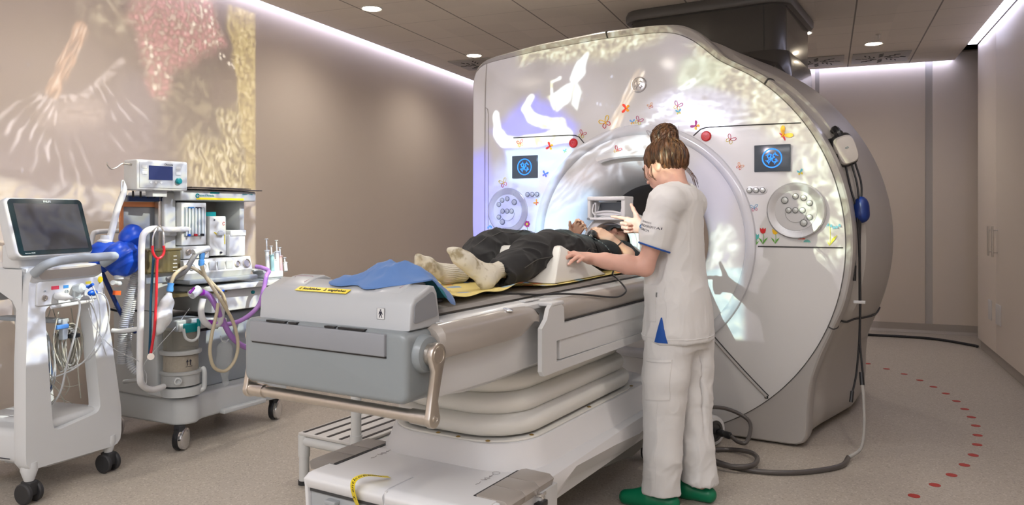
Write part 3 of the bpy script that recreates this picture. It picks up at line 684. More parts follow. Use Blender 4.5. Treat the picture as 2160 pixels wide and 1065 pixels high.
# cover joints drawn as narrow gaps
def fy(x, z, off=.0015):
    i = int((math.atan2(z - CZg, x - CXg) + math.pi) / (2 * math.pi) * NG) % NG; r = math.hypot(x - CXg, z - CZg)
    t = max(0, (r - .708) / (rW[i] - .708)); return -.05 + domed(min(1, t)) - off
def seam(pts, r=.0035, n=10, m=None, nm='seam'):
    P_ = []
    for (x0, z0), (x1, z1) in zip(pts, pts[1:]):
        for k in range(n): t = k / n; x = x0 + (x1 - x0) * t; z = z0 + (z1 - z0) * t; P_.append((x, fy(x, z), z))
    x, z = pts[-1]; P_.append((x, fy(x, z), z))
    part(nm, MB().tube(P_, r, n=6, smooth=0), m or M_groove, sc)
seam([(.331, 1.755), (.372, 1.79), (.40, 1.798), (.43, 1.80), (.92, 1.80)])
seam([(-.375, 1.745), (-.41, 1.785), (-.44, 1.797), (-.48, 1.80), (-.9, 1.805)])
seam([(.70, 1.115), (1.135, 1.115)])
seam([(.44, .58), (.735, .262)], r=.006, m=M_gg)
seam([(.452, .59), (.747, .272)], r=.003)
part('seam_plug', MB().box(.725, .745, fy(.735, .262) - .004, fy(.735, .262), .255, .27), M_black, sc)
seam([(.36, .62), (.18, .48), (-.05, .44)], r=.004)
seam([(-1.14, 2.33), (-1.143, 1.7), (-1.143, .6)], r=.004, m=M_gg)
seam([(-1.143, 2.03), (-1.12, 2.015), (-1.112, 1.98), (-1.112, .6)], r=.003, m=M_gg)
# round maker's badge
M_badge = mat('badge_silver', (.6, .6, .6), .25, metal=.7)
def GE(size, cx, cz, y, m, ringr, parent, nm='logo'):
    """curly monogram inside a ring, drawn in the x-z plane facing -y"""
    b = MB()
    def T(pts, r=.06): b.tube([(cx + p[0] * size, y, cz + p[1] * size) for p in pts], r * size, n=6, smooth=5)
    b.tube([(cx + ringr * size * math.cos(a), y, cz + ringr * size * math.sin(a)) for a in [2 * math.pi * i / 40 for i in range(40)]], .075 * size, n=6, smooth=0, closed=True)
    T([(-.12, .42), (-.35, .5), (-.52, .25), (-.42, .02), (-.22, .08), (-.12, .3), (-.1, .48)])
    T([(-.1, .48), (-.14, .1), (-.2, -.3), (-.38, -.5), (-.52, -.38), (-.4, -.2), (-.1, -.1), (.05, .05)])
    T([(.5, .32), (.36, .5), (.16, .42), (.14, .2), (.3, .1), (.12, .02), (.0, -.2), (.1, -.42), (.34, -.46), (.55, -.25), (.48, -.12), (.36, -.2)])
    for k in range(4):
        a = R(45 + 90 * k)
        T([(.78 * math.cos(a - .45), .78 * math.sin(a - .45)), (.66 * math.cos(a), .66 * math.sin(a)), (.8 * math.cos(a + .35), .8 * math.sin(a + .35))], .045)
    return part(nm, b, m, parent)
bd = part('badge', MB().lathe([(.001, .008), (.04, .008), (.048, .004), (.05, .0), (.05, -.003)], (-.011, fy(-.011, 2.084), 2.084), (0, -1, 0), n=32), M_badge, sc, label='round silver badge')
GE(.038, -.011, 2.084, fy(-.011, 2.084) - .009, mat('badge_relief', (.42, .42, .43), .3, metal=.6), 1.18, bd)
# displays
M_scr = mat('scanner_display_glass', (.03, .033, .038), .15, var=.02, emit=(.02, .024, .03), estr=1.)
M_blue = mat('display_blue', (.02, .12, .7), .4, var=0, emit=(.02, .2, 1.), estr=1.1)
for m_ in (M_scr, M_blue): m_.cycles.emission_sampling = 'NONE'
for cx, side in ((-.806, 0), (.777, 1)):
    y = min(fy(cx + a_, 1.607 + b_) for a_ in (-.097, .097) for b_ in (-.075, .075)) - .001
    d = part('display_screen', MB().box(cx - .097, cx + .097, y - .004, y + .02, 1.533, 1.682, r=.003), M_scr, sc)
    GE(.046, cx - (.0), 1.607, y - .0055, M_blue, 1.12, d)
# stop buttons
M_red = mat('stop_red', (.6, .03, .03), .35, var=.03)
for cx in (-.45, .406):
    y = fy(cx, 1.748)
    e = part('stop_button', MB().lathe([(.03, -.004), (.03, .004), (.024, .011), (.001, .012)], (cx, y, 1.748), (0, -1, 0), n=28), M_red, sc, label='red stop button')
    part('symbol', MB().tube([(cx - .012, y - .0125, 1.756), (cx + .012, y - .0125, 1.756), (cx, y - .0125, 1.738)], .0015, n=5, smooth=0, closed=True), mat('symbol_pink', (.8, .4, .4), .5), e)
# dials with round keys
M_dial = mat('dial_ring_silver', (.5, .5, .51), .28, metal=.35, var=.02)
M_key = mat('key_silver', (.5, .52, .5), .3, metal=.4)
M_keyring = mat('key_rim_dark', (.16, .17, .17), .4)
M_led = mat('key_glow', (.5, .7, .6), .4, var=0, emit=(.35, .6, .5), estr=.25)
def key(cx, cz, r, parent, y=None):
    y = fy(cx, cz, .008) if y is None else y
    k_ = part('round_key', MB().lathe([(r * 1.2, -.008), (r * 1.2, .002), (r * .95, .003)], (cx, y, cz), (0, -1, 0), n=20), M_keyring, parent)
    part('key_cap', MB().lathe([(r * .95, .0), (r * .92, .005), (r * .5, .006), (.0005, .0065)], (cx, y, cz), (0, -1, 0), n=20), M_key, k_)
for cx, sx in ((-.94, -1), (.902, 1)):
    cz = 1.315; y = min(fy(cx + .155 * math.cos(a_), cz + .155 * math.sin(a_)) for a_ in [k_ * .5 for k_ in range(13)]) + .002
    d = part('control_dial', MB().lathe([(.155, -.03), (.155, .003), (.148, .008), (.118, .004), (.112, .002), (.0005, .002)], (cx, y, cz), (0, -1, 0), n=64), M_dial, sc)
    part('dial_face', MB().lathe([(.112, .0), (.11, .005), (.0005, .006)], (cx, y, cz), (0, -1, 0), n=48), mat('dial_face_grey', (.6, .6, .61), .3), d)
    part('dial_line', MB().tube([(cx + .055 * math.cos(a), y - .0065, cz - .01 + .055 * math.sin(a)) for a in [R(180 + 180 * i / 16) for i in range(17)]], .001, n=4, smooth=0), M_keyring, d)
    if sx > 0: ks = [(-.057, .057, .0165), (.0, .078, .014), (.042, .069, .014), (.073, .041, .014), (-.037, .002, .014), (-.001, .002, .014), (.036, .002, .014), (.073, -.036, .014), (.042, -.067, .0165)]
    else: ks = [(-.066, .045, .014), (-.04, .073, .014), (.0, .083, .014), (.055, .06, .0165), (-.036, .0, .014), (-.001, .0, .014), (.034, .0, .014), (-.066, -.04, .014), (-.038, -.072, .0165)]
    for dx, dz, r in ks: key(cx + dx, cz + dz, r, d, y - .007)
for cx, cz in ((-.748, 1.425), (.69, 1.43)):
    y = fy(cx, cz)
    d = part('key_row', MB().prism(rrect(cx - .058, cx + .058, cz - .021, cz + .021, .02), y - .003, y + .01, 'y', r=.001), M_gw, sc)
    for k in range(3): key(cx - .036 + .036 * k, cz, .0135, d)
# vinyl stickers: butterflies and flowers
def sm(h): return mat('sticker_' + h, srgb(h), .5, var=0)
def flatpoly(b, pts, y): b.prism(pts, y - .0006, y, 'y')
def butterfly(cx, cz, s, rot, c1, c2, outline=False):
    y = fy(cx, cz, .0012); b = MB(); b2 = MB(); ca, sa = math.cos(rot), math.sin(rot)
    tr = lambda p: (cx + s * (p[0] * ca - p[1] * sa), cz + s * (p[0] * sa + p[1] * ca))
    def wing(mx, up):
        base = [(0, 0), (.25, .55), (.7, .95), (1.0, .8), (.85, .35), (.35, .05)] if up else [(0, 0), (.4, -.05), (.72, -.3), (.6, -.75), (.3, -.7), (.08, -.3)]
        P_, _ = catmull([Vector((mx * p[0], p[1], 0)) for p in base], 4, True); P_ = [tr(p) for p in P_]
        if outline: (b if up else b2).tube([(p[0], y, p[1]) for p in P_], s * .07, n=4, smooth=0, closed=True)
        else: flatpoly(b if up else b2, P_, y)
    for mx in (-1, 1): wing(mx, True); wing(mx, False)
    b.tube([(tr((0, -.35))[0], y - .001, tr((0, -.35))[1]), (tr((0, .3))[0], y - .001, tr((0, .3))[1])], s * .09, n=5, smooth=0)
    bb = part('butterfly_sticker', b, sm(c1), sc); part('lower_wings', b2, sm(c2), bb)
# positions measured on the cover
for cx, cz, s, rt, c1, c2, ol in ((-.229, 1.865, .036, .5, 'F2C81E', 'C62140', True), (-.092, 1.945, .028, 1.5, 'E0321E', 'F2A51E', False), (.065, 1.948, .017, .4, 'E79A2C', 'D24A30', True),
        (.234, 1.936, .026, -.4, 'B92B7C', 'D9C42E', True), (.24, 1.90, .017, .2, '5FB2CE', 'D9D15A', False), (-.01, 1.862, .025, -.5, 'B3206B', 'C9C03A', True), (-.05, 1.858, .017, .1, '6FA9E0', 'E5B64C', False),
        (-.39, 1.80, .025, -.5, 'C0204A', 'C9B93A', True), (.344, 1.812, .026, .8, 'A02A78', 'F0B62A', False), (-.15, 1.69, .024, -.5, 'C8244A', 'E4B43A', True), (.545, 1.722, .026, -.6, 'C42450', 'D0BE3A', True),
        (.83, 1.735, .042, -.8, 'F0B41E', 'CC2A44', False), (.598, 1.566, .019, -.6, 'E88A2C', 'D0382C', True), (.92, 1.525, .018, .3, '58B6C8', 'D9C42E', False), (.68, 1.33, .02, .2, '4AA0C8', 'C23A6A', True),
        (-.845, 1.765, .024, .3, 'C83A4A', 'D9C43A', True), (-.62, 1.735, .026, 1.2, 'D8322A', 'F0B41E', False), (-.98, 1.505, .03, .4, 'E0C42A', 'C22A4A', True), (-.655, 1.555, .022, -.3, '5A86D8', '6A70C8', False),
        (-.72, 1.37, .018, .8, 'E8A02C', 'D05A3A', False), (-.51, 1.70, .013, .3, '6AB8D8', 'A9D06A', False), (-.86, 1.35, .016, .5, 'F2D01E', 'F2D01E', False)):
    butterfly(cx, cz, s, rt, c1, c2, ol)
def flower(kind, cx, cz, h, c1, c2='5FA83A'):
    y = fy(cx, cz, .0012); b = MB(); g = MB()
    g.tube([(cx, y, cz), (cx + .004, y, cz + h * .5), (cx, y, cz + h)], .0016, n=4, smooth=3)
    for s_ in (-1, 1): flatpoly(g, [(cx, cz), (cx + s_ * h * .22, cz + h * .28), (cx + s_ * h * .34, cz + h * .5), (cx + s_ * h * .1, cz + h * .32)], y)
    if kind == 'tulip': flatpoly(b, [(cx - .016, cz + h), (cx - .012, cz + h - .014), (cx, cz + h - .02), (cx + .012, cz + h - .014), (cx + .016, cz + h), (cx + .015, cz + h + .014), (cx + .006, cz + h + .004), (cx, cz + h + .016), (cx - .006, cz + h + .004), (cx - .015, cz + h + .014)], y - .0006)
    elif kind == 'daisy':
        for k in range(7): a = 2 * math.pi * k / 7; b.cyl((cx + .015 * math.cos(a), y - .0012, cz + h + .015 * math.sin(a)), (cx + .015 * math.cos(a), y - .0006, cz + h + .015 * math.sin(a)), .0075, n=12)
        part('flower_centre', MB().cyl((cx, y - .002, cz + h), (cx, y - .0008, cz + h), .008, n=12), sm('E8D23A'), sc)
    elif kind == 'bells':
        for k in range(6): q = (cx - .02 + .014 * k, cz + h * (.9 + .06 * math.sin(k * 1.4))); flatpoly(b, [(q[0] - .007, q[1] - .009), (q[0] + .007, q[1] - .009), (q[0] + .004, q[1] + .005), (q[0] - .004, q[1] + .005)], y - .0006)
    else:
        flatpoly(b, [(cx - .02, cz + h), (cx - .012, cz + h + .012), (cx, cz + h + .016), (cx + .012, cz + h + .012), (cx + .02, cz + h)], y - .0006)
    f = part('flower_sticker', g, sm(c2), sc); part('blossom', b, sm(c1), f)
for a in (('tulip', .727, 1.128, .078, 'D62A2E'), ('tulip', .793, 1.132, .07, 'F2C01E'), ('daisy', .66, 1.128, .035, 'D2406A'), ('tulip', .69, 1.122, .05, '4AA9A0'), ('bells', 1.07, 1.125, .12, '6FB4CC', 'D9D83A'),
          ('mushroom', .93, 1.138, .02, 'D8442A', 'E8E0D0'), ('mushroom', .958, 1.13, .012, '6FB9B0', 'E8E0D0'), ('daisy', -.79, 1.12, .11, 'A83A6A'), ('daisy', -.81, 1.09, .06, 'A86ACC'), ('bells', -1.09, 1.08, .14, '6AAEE0', '8AD0A0'),
          ('daisy', -.93, 1.05, .08, 'D0406A')):
    flower(*a)
# tower up to the ceiling
tx0, tx1, ty0, ty1 = -.66, .56, 1.36, 2.46
def tl(off, z, r=.12): return [(x, y, z) for x, y in rrect(tx0 - off, tx1 + off, ty0 - off, ty1 + off, r + off, 8)]
part('tower', MB().loops([tl(.015, 1.9), tl(.012, 2.25), tl(.0, 2.5), tl(0, 2.6), tl(0, 2.9)]), M_tower, sc)
part('tower_skirt', MB().loops([tl(.05, 1.8), tl(.045, 2.2), tl(.03, 2.45), tl(.02, 2.5), tl(.0, 2.505)]), M_gb if False else M_tower, sc)
part('tower_seam', MB().tube([(tx1 - .14, ty0 - .002, 2.51), (tx1 - .14, ty0 - .002, 2.9)], .003, n=4, smooth=0), M_groove, sc)
part('tower_collar', MB().loops([tl(0, 2.84), tl(.035, 2.845), tl(.045, 2.86), tl(.045, 2.9), tl(.03, 2.928)]), mat('collar_grey', (.12, .112, .105), .4), sc)
# saddle between ring and tower
sad = []
for k in range(9):
    t = k / 8; y = .9 + .55 * t
    sad.append([(x, y, 1.9 + (z0 * (.3 + .7 * math.sin(t * math.pi / 2)))) for x, z0 in [(-.72, .2), (-.6, .5), (-.3, .6), (0, .62), (.3, .6), (.52, .52), (.66, .28), (.72, .0)]])
part('tower_saddle', MB().loops(sad, closed=False), M_tower, sc)
# ------------------------------------------------------------------ the patient table docked to the scanner
frame(DEV)
M_tw = mat('table_white_plastic', (.62, .625, .625), .32, var=.015, coat=.15)
M_tw_dim = mat('head_box_white_dimmed', (.43, .445, .46), .34, var=.015, coat=.1)  # table white, colour darkened to offset the strong light on the box
M_tw_lift = mat('base_white_lifted', (.76, .76, .765), .34, var=.015, coat=.1)  # table white, colour lightened to offset the shade under the table end
M_tg = mat('table_grey_green_plastic', (.23, .255, .265), .33, var=.015, coat=.15)
M_tgr = mat('table_light_grey_plastic', (.25, .26, .28), .35, var=.015)
M_rail = mat('table_taupe_plastic', (.36, .325, .29), .3, var=.02, coat=.2)
M_pad = mat('mattress_taupe_vinyl', (.27, .25, .23), .42, var=.03, bump=.05, bscale=150)
M_yel = mat('yellow_tape', (.85, .66, .02), .4, var=.02)
M_ink = mat('printed_ink', (.015, .015, .03), .6, var=0)
tb = thing('patient_table', 'long white scanner table with steel push bar, taupe side rails and ribbed bellows', 'table', (0, -1.5, 0))
# end cover, drawer panel and head box
ec = MB().prism(rrect(-.345, .335, .748, .958, .03), -2.735, -2.56, 'y', r=.018, seg=4)
ec.lathe([(.058, .0), (.056, .016), (.050, .026), (.04, .029)], (.33, -2.655, .888), (1, 0, 0), n=32)
ec.lathe([(.058, .0), (.056, .016), (.050, .026), (.04, .029)], (-.34, -2.655, .888), (-1, 0, 0), n=32)
part('end_cover', ec, M_tg, tb)
part('drawer_panel', MB().box(-.303, .262, -2.746, -2.725, .884, .95, r=.004), M_tgr, tb)
sb = MB()
for x0, x1 in ((-.235, -.15), (-.135, -.1), (.02, .062), (.075, .18)): sb.box(x0, x1, -2.7385, -2.72, .951, .957)
part('drawer_gap', sb.box(-.303, .262, -2.737, -2.72, .879, .884), M_black, tb)
bx = [(-2.706, .958), (-2.70, 1.03), (-2.685, 1.052), (-2.66, 1.062), (-2.605, 1.084), (-2.585, 1.08), (-2.572, 1.06), (-2.556, .975), (-2.56, .958)]
part('head_box', MB().prism(bx, -.305, .325, 'x', r=.008), M_tw_dim, tb)
part('box_side_panel', MB().prism(rpoly([(-2.69, .978), (-2.685, 1.035), (-2.6, 1.066), (-2.588, 1.055), (-2.573, .99)], .01), .3255, .328, 'x'), M_tgr, tb)
tong = lambda cx: MB().prism(rpoly([(cx - .06, -2.69), (cx - .04, -2.56), (cx + .04, -2.54), (cx + .06, -2.69)], .02), 1.058, 1.07, 'z', r=.006, M=Matrix.Translation((0, 0, 0)))
for cx in (-.2, .2):
    g = part('latch_tongue', MB().prism([(-2.675, 1.052), (-2.655, 1.066), (-2.61, 1.088), (-2.565, 1.093), (-2.535, 1.082), (-2.54, 1.05)], cx - .055, cx + .055, 'x', r=.006), M_tw_dim, tb)
    part('latch_slot', MB().tube([(cx + .034, -2.64, 1.0745), (cx + .034, -2.60, 1.0895), (cx - .034, -2.60, 1.0895), (cx - .034, -2.615, 1.0865)], .0014, n=5, smooth=3), mat('slot_rose', (.42, .3, .33), .5), g)
# yellow instruction strip and the person symbol
ly = (V(0, -2.66, 1.062) - V(0, -2.685, 1.052))
LM = basis((.0, -2.6795, 1.0575), (1, 0, 0), (0, ly.y, ly.z))
lab = part('instruction_label', MB().box(-.155, .065, -.0135, .0135, 0, .0012, M=LM), M_yel, tb, label='yellow printed strip')
part('lettering', text_mb('1. hochziehen   2. wegdrehen', .0195, LM @ Matrix.Translation((-.045, 0, .0018)), squash=.86), M_ink, lab)
PM = basis((.215, -2.7045, 1.003), (1, 0, 0), (0, 0, 1))
pl = part('person_symbol', MB().box(-.0145, .0145, -.017, .017, 0, .0012, M=PM), M_tw, tb, label='framed standing person symbol')
sy = MB()
for a in ((-.014, -.0135, -.0165, .0165), (.0135, .014, -.0165, .0165), (-.014, .014, .016, .0165), (-.014, .014, -.0165, -.016)): sy.box(a[0], a[1], a[2], a[3], .001, .0018, M=PM)
sy.cyl(PM @ V(0, .0105, .001), PM @ V(0, .0105, .0018), .0026, n=12)
sy.prism([(-.004, .007), (.004, .007), (.008, -.002), (.0065, -.003), (.003, .002), (.003, -.003), (.0065, -.0125), (.0045, -.0125), (0, -.004), (-.0045, -.0125), (-.0065, -.0125), (-.003, -.003), (-.003, .002), (-.0065, -.003), (-.008, -.002)], .001, .0018, 'z', M=PM)
part('figure', sy, M_ink, pl)
# trunk of the table
bo = MB().prism([(-2.58, .86), (-2.62, .84), (-2.62, .76), (-2.6, .742), (-2.25, .732), (-1.9, .74), (-.28, .74), (-.28, .97), (-2.58, .97)], -.33, .33, 'x', r=.006)
part('side_body', bo, M_tw, tb)
under = MB().prism([(-2.5, .76), (-2.42, .705), (-2.3, .69), (-.9, .69), (-.9, .76)], -.24, .24, 'x', r=.01)
part('underside', under, M_tw, tb)
part('under_bolt', MB().lathe([(.012, 0), (.012, .006), (.006, .008), (.005, .003)], (-.02, -2.5, .742), (0, -1, 0), n=16), M_steel, tb)
# mattress between raised edge strips
pd = []
for y, zo in ((-2.57, 0), (-2.56, .006), (-.02, .006), (.3, .006)):
    pd.append([(x, y, z + zo) for x, z in ((.272, .965), (.283, .98), (.275, .992), (.2, .999), (.1, 1.0), (0, 1.0), (-.1, 1.0), (-.2, .999), (-.275, .992), (-.283, .98), (-.272, .965))])
part('mattress', MB().loops(pd, closed=False), M_pad, tb, recalc=True)
for s in (1, -1):
    e = MB().prism([(s * .285, .962), (s * .287, .976), (s * .294, .98), (s * .33, .974), (s * .345, .965), (s * .345, .95), (s * .29, .95)], -2.56, -.02, 'y', r=.002)
    part('edge_strip', e, M_tw, tb)
    part('mattress_gap', MB().tube([(s * .285, -2.55, .976), (s * .285, -.05, .98)], .0045, n=6, smooth=0), M_groove, tb)
# taupe rails: cross-section x-z
def railsec(s, zt, zb, k=1.): return [(s * x, z) for x, z in ((.325, zt), (.345, zt + .002), (.362, zt - .008), (.375, zt - .025), (.379, zt - .05), (.376, zb + .012), (.37, zb), (.33, zb))]
for s in (1, -1):
    L_ = []
    for y, zt, zb, sc_ in ((-2.615, .955, .872, .97), (-2.6, .966, .868, 1), (-2.2, .968, .868, 1), (-2.14, .968, .872, 1), (-2.09, .966, .89, 1), (-2.05, .963, .905, .99), (-2.02, .958, .915, .985), (-2.0, .95, .922, .97)):
        L_.append([(x * sc_, y, z) for x, z in railsec(s, zt, zb)])
    part('side_rail', MB().loops(L_, cap0=True, cap1=True), M_rail, tb)
    part('side_rail', MB().prism(railsec(s, .968, .888), -1.855, -.03, 'y', r=.003), M_rail, tb)
    part('rail_gap', MB().box(min(s * .33, s * .378), max(s * .33, s * .378), -1.86, -.1, .881, .8875), M_groove, tb)
    # white folded-down arm board with slot
    out = rpoly([(-2.02, .73), (-2.0, .715), (-1.9, .712), (-.5, .705), (-.5, .88), (-1.858, .884), (-1.865, .945), (-1.89, .965), (-1.965, .965), (-1.975, .93), (-2.0, .9)], [.02, .02, .01, .0, .0, .006, .02, .02, .01, .02, .02])
    hx0, hx1, hz0, hz1 = -1.925, -1.845, .748, .826
    x0, x1 = (.381, .398) if s > 0 else (-.398, -.381)
    ab = MB()
    for poly in ([(-2.04, .73), (-2.025, .712), (-1.925, .712), (-1.925, .96), (-1.96, .968), (-1.985, .95), (-2.0, .915), (-2.04, .885)],
                 [(-1.925, .712), (-.45, .705), (-.45, .735), (-1.925, .748)], [(-1.925, .826), (-1.85, .826), (-.45, .82), (-.45, .88), (-1.86, .884), (-1.865, .945), (-1.885, .96), (-1.925, .962)]):
        ab.prism(poly, x0, x1, 'x', r=.0)
    part('arm_board', ab, M_tw, tb)
    part('arm_board_infill', MB().prism([(-1.885, .75), (-.45, .73), (-.45, .824), (-1.885, .828)], s * .374 if s > 0 else -.392, .392 if s > 0 else -.374, 'x', r=.004), M_tw, tb)
    part('arm_board_hook', MB().box(min(s * .325, s * .4), max(s * .325, s * .4), -1.965, -1.865, .956, .972, r=.006), M_tw, tb)
    part('strip_clip', MB().box(min(s * .3, s * .33), max(s * .3, s * .33), -2.04, -1.93, .976, .983, r=.003), M_tw, tb)
part('rail_button', MB().lathe([(.018, -.002), (.018, .002), (.012, .003), (.002, .0015)], (.352, -2.2, .968), (.25, 0, 1), n=24), M_chrome, tb)
# steel push bar
def arm(s):
    ol = []
    c0, c1 = (-2.655, .888), (-2.675, .706)
    for k in range(17): a = R(-10 + 200 * k / 16); ol.append((c0[0] + .036 * math.cos(a), c0[1] + .036 * math.sin(a)))
    ol += [(c0[0] - .02, c0[1] - .045), (c1[0] - .0165, c1[1] + .05)]
    for k in range(17): a = R(150 + 240 * k / 16); ol.append((c1[0] + .027 * math.cos(a), c1[1] + .027 * math.sin(a)))
    ol += [(c1[0] + .0165, c1[1] + .05), (c0[0] + .021, c0[1] - .045)]
    a_, b_ = (.372, .392) if s > 0 else (-.392, -.372)
    return MB().prism(ol, a_, b_, 'x', r=.003)
pbar = MB().cyl((-.35, -2.675, .706), (.35, -2.675, .706), .0185, n=32)
for s in (1, -1): pbar.cyl((s * .31, -2.675, .706), (s * .375, -2.675, .706), .0225, n=32)
part('push_bar', pbar, M_steel, tb)
for s in (1, -1):
    a = part('push_bar_arm', arm(s), M_steel, tb)
    part('pivot', MB().cyl((s * .345, -2.655, .888), (s * .375, -2.655, .888), .033, n=32).lathe([(.026, .0), (.026, .002), (.0225, .002), (.0225, .0005), (.001, .0005)], (s * .392, -2.655, .888), (s, 0, 0), n=32), M_steel, a)
    part('screw', MB().lathe([(.011, 0), (.011, .003), (.007, .004), (.006, .001), (.001, .001)], (s * .392, -2.675, .706), (s, 0, 0), n=16), M_steel, a)
# bellows
M_bel = mat('bellows_rubber', (.78, .77, .72), .36, var=.015, coat=.1)
def bl(off, z, yb=-.86): return [(x, y, z) for x, y in rrect(-.30 - off, .30 + off, -2.085 - off * .9, yb + off, .2 + off * .5, 14)]
LL = []
for k in range(4):
    z0 = .475 + k * .075
    for t, o in ((0, -.004), (.06, .004), (.2, .012), (.4, .017), (.6, .017), (.8, .008), (.93, -.006)): LL.append(bl(o - .024 * k, z0 + .075 * t))
LL.append(bl(-.1, .79))
part('bellows', MB().loops(LL), M_bel, tb, sharp=R(60))
part('bellows_flange', MB().prism([(x, y) for x, y, z in bl(.022, 0)], .459, .4665, 'z', r=.002), M_bel, tb)
for x, y in ((-.02, -2.096), (.075, -2.1), (.2, -2.09), (.3, -1.94), (.31, -1.45), (.315, -.98), (-.3, -1.94)):
    part('flange_screw', MB().lathe([(.009, 0), (.0095, .0015), (.006, .003), (.003, .001), (.001, .001)], (x, y, .4665), (0, 0, 1), n=12), mat('brass', (.45, .3, .1), .3, metal=1.), tb)
# base housing
def bs(off, z, y1=-.62, r=.2): return [(x, y, z) for x, y in rrect(-.318 - off, .318 + off, -2.10 - off * .4, y1, r, 14)]
base = MB().loops([bs(.03, .2), bs(.042, .3), bs(.052, .36), bs(.03, .4), bs(.016, .44), bs(.01, .455), bs(.0, .459), bs(-.1, .459)])
part('base_housing', base, M_tw_lift, tb)
sk = []
for y, zb, w0, w1 in ((-2.30, .21, .40, .42), (-2.1, .22, .40, .425), (-1.95, .235, .395, .425), (-1.8, .27, .385, .42), (-1.4, .245, .375, .41), (-1.1, .22, .37, .405), (-.9, .25, .37, .405), (-.62, .26, .36, .40)):
    sk.append([(-w0, y, zb), (-w1, y, zb + .06), (-w1 + .008, y, .345), (-w1 + .05, y, .365), (0, y, .366), (w1 - .05, y, .365), (w1 - .008, y, .345), (w1, y, zb + .06), (w0, y, zb)])
part('base_skirt', MB().loops(sk, cap0=True, cap1=True), M_tw_lift, tb)
part('underframe', MB().prism([(-2.35, .12), (-1.75, .2), (-1.5, .2), (-1.0, .14), (-.7, .16), (-.5, .2), (-.5, .3), (-2.35, .3)], -.34, .34, 'x', r=.01), mat('underframe_grey', (.2, .2, .185), .5), tb)
# front deck with rolled lip, seam and grey front face
dk = rpoly([(-2.46, .318), (-2.468, .348), (-2.44, .366), (-2.1, .3665), (-2.1, .3), (-2.44, .3)], [.0, .01, .02, 0, 0, 0])
deck = MB()
for x0, x1 in ((-.338, .018), (.028, .395)): deck.prism(dk, x0, x1, 'x')
deck.box(.018, .028, -2.455, -2.05, .30, .362)
part('deck', deck, M_tw_lift, tb)
part('deck_corner', MB().prism([(-2.46, .318), (-2.465, .345), (-2.44, .36), (-2.28, .362), (-2.28, .05), (-2.44, .05)], -.352, -.336, 'x', r=.006).prism([(-2.46, .318), (-2.465, .345), (-2.44, .36), (-2.3, .362), (-2.3, .05), (-2.44, .05)], .39, .41, 'x', r=.006), M_tw_lift, tb)
part('deck_shadow_gap', MB().box(-.33, .395, -2.452, -2.44, .3, .32), M_groove, tb)
fp = MB().box(-.335, .39, -2.447, -2.3, .06, .308, r=.012)
fp.box(-.24, -.19, -2.475, -2.44, .275, .29, r=.004)
part('front_panel', fp, mat('front_panel_grey', (.38, .4, .41), .35, coat=.1), tb)
# treadle pedals on both sides
for s in (1, -1):
    for k, (y0, y1) in enumerate(((-2.345, -2.235), (-2.232, -2.14), (-2.137, -2.03))):
        x_in, x_out = (.315, .435) if s > 0 else (-.435, -.318)
        pts = [(.316, .371), (.425, .369), (.442, .356), (.434, .33), (.32, .34)]
        if s < 0: pts = [(-x, z - .0) for x, z in pts]
        part('foot_pedal', MB().prism(pts, y0, y1, 'y', r=.002), M_rail if s > 0 else M_pad, tb)
    part('pedal_gap', MB().box(.306 if s > 0 else -.319, .319 if s > 0 else -.306, -2.345, -2.02, .36, .3685), M_groove, tb)
pw_ = MB().prism([(.40, .2), (.44, .22), (.442, .33), (.40, .335)], -2.13, -2.0, 'y', r=.006)
part('pedal_well', pw_, M_tw, tb)
part('pedal_lever', MB().box(.425, .446, -2.135, -2.095, .318, .33, r=.002).box(.43, .445, -2.12, -2.1, .29, .318, r=.003), M_chrome, tb)
part('pedal_latch', MB().box(.43, .455, -2.16, -2.1, .285, .305, r=.003), M_black, tb)
# thin line symbols on the deck
M_sym = mat('symbol_grey', (.3, .28, .28), .6, var=0)
for ox, oy in ((-.245, -2.2), (.255, -2.235)):
    g = MB(); z = .3678; d = 1.35
    g.tube([(ox + .014 * math.cos(a), oy + .085 * d + .014 * math.sin(a), z) for a in [2 * math.pi * i / 14 for i in range(14)]], .0007, n=4, smooth=0, closed=True)
    g.tube([(ox, oy + .05 * d, z), (ox, oy + .072 * d, z)], .0007, n=4, smooth=0)
    g.tube([(ox - .006, oy + .058 * d, z), (ox, oy + .05 * d, z), (ox + .006, oy + .058 * d, z)], .0007, n=4, smooth=0)
    g.tube([(ox - .01, oy + .02 * d, z), (ox + .008, oy + .028 * d, z), (ox - .008, oy + .036 * d, z), (ox + .01, oy + .044 * d, z), (ox - .004, oy + .02 * d, z)], .0007, n=4, smooth=2)
    g.tube([(ox, oy - .02, z), (ox + .004, oy - .005, z), (ox, oy + .012, z)], .0007, n=4, smooth=2)
    part('deck_symbol', g, M_sym, tb)
# swivel castors
for x, y in ((.27, -.62), (-.27, -.62), (.27, -2.2), (-.27, -2.2)):
    c = part('castor_fork', MB().box(x - .03, x + .03, y - .03, y + .035, .09, .2, r=.008), M_tw, tb)
    part('castor_wheel', MB().lathe([(.02, -.028), (.052, -.026), (.057, -.02), (.057, -.006), (.052, .0), (.057, .006), (.057, .02), (.052, .026), (.02, .028)], (x, y, .0575), (1, 0, 0), n=28), M_black, c)
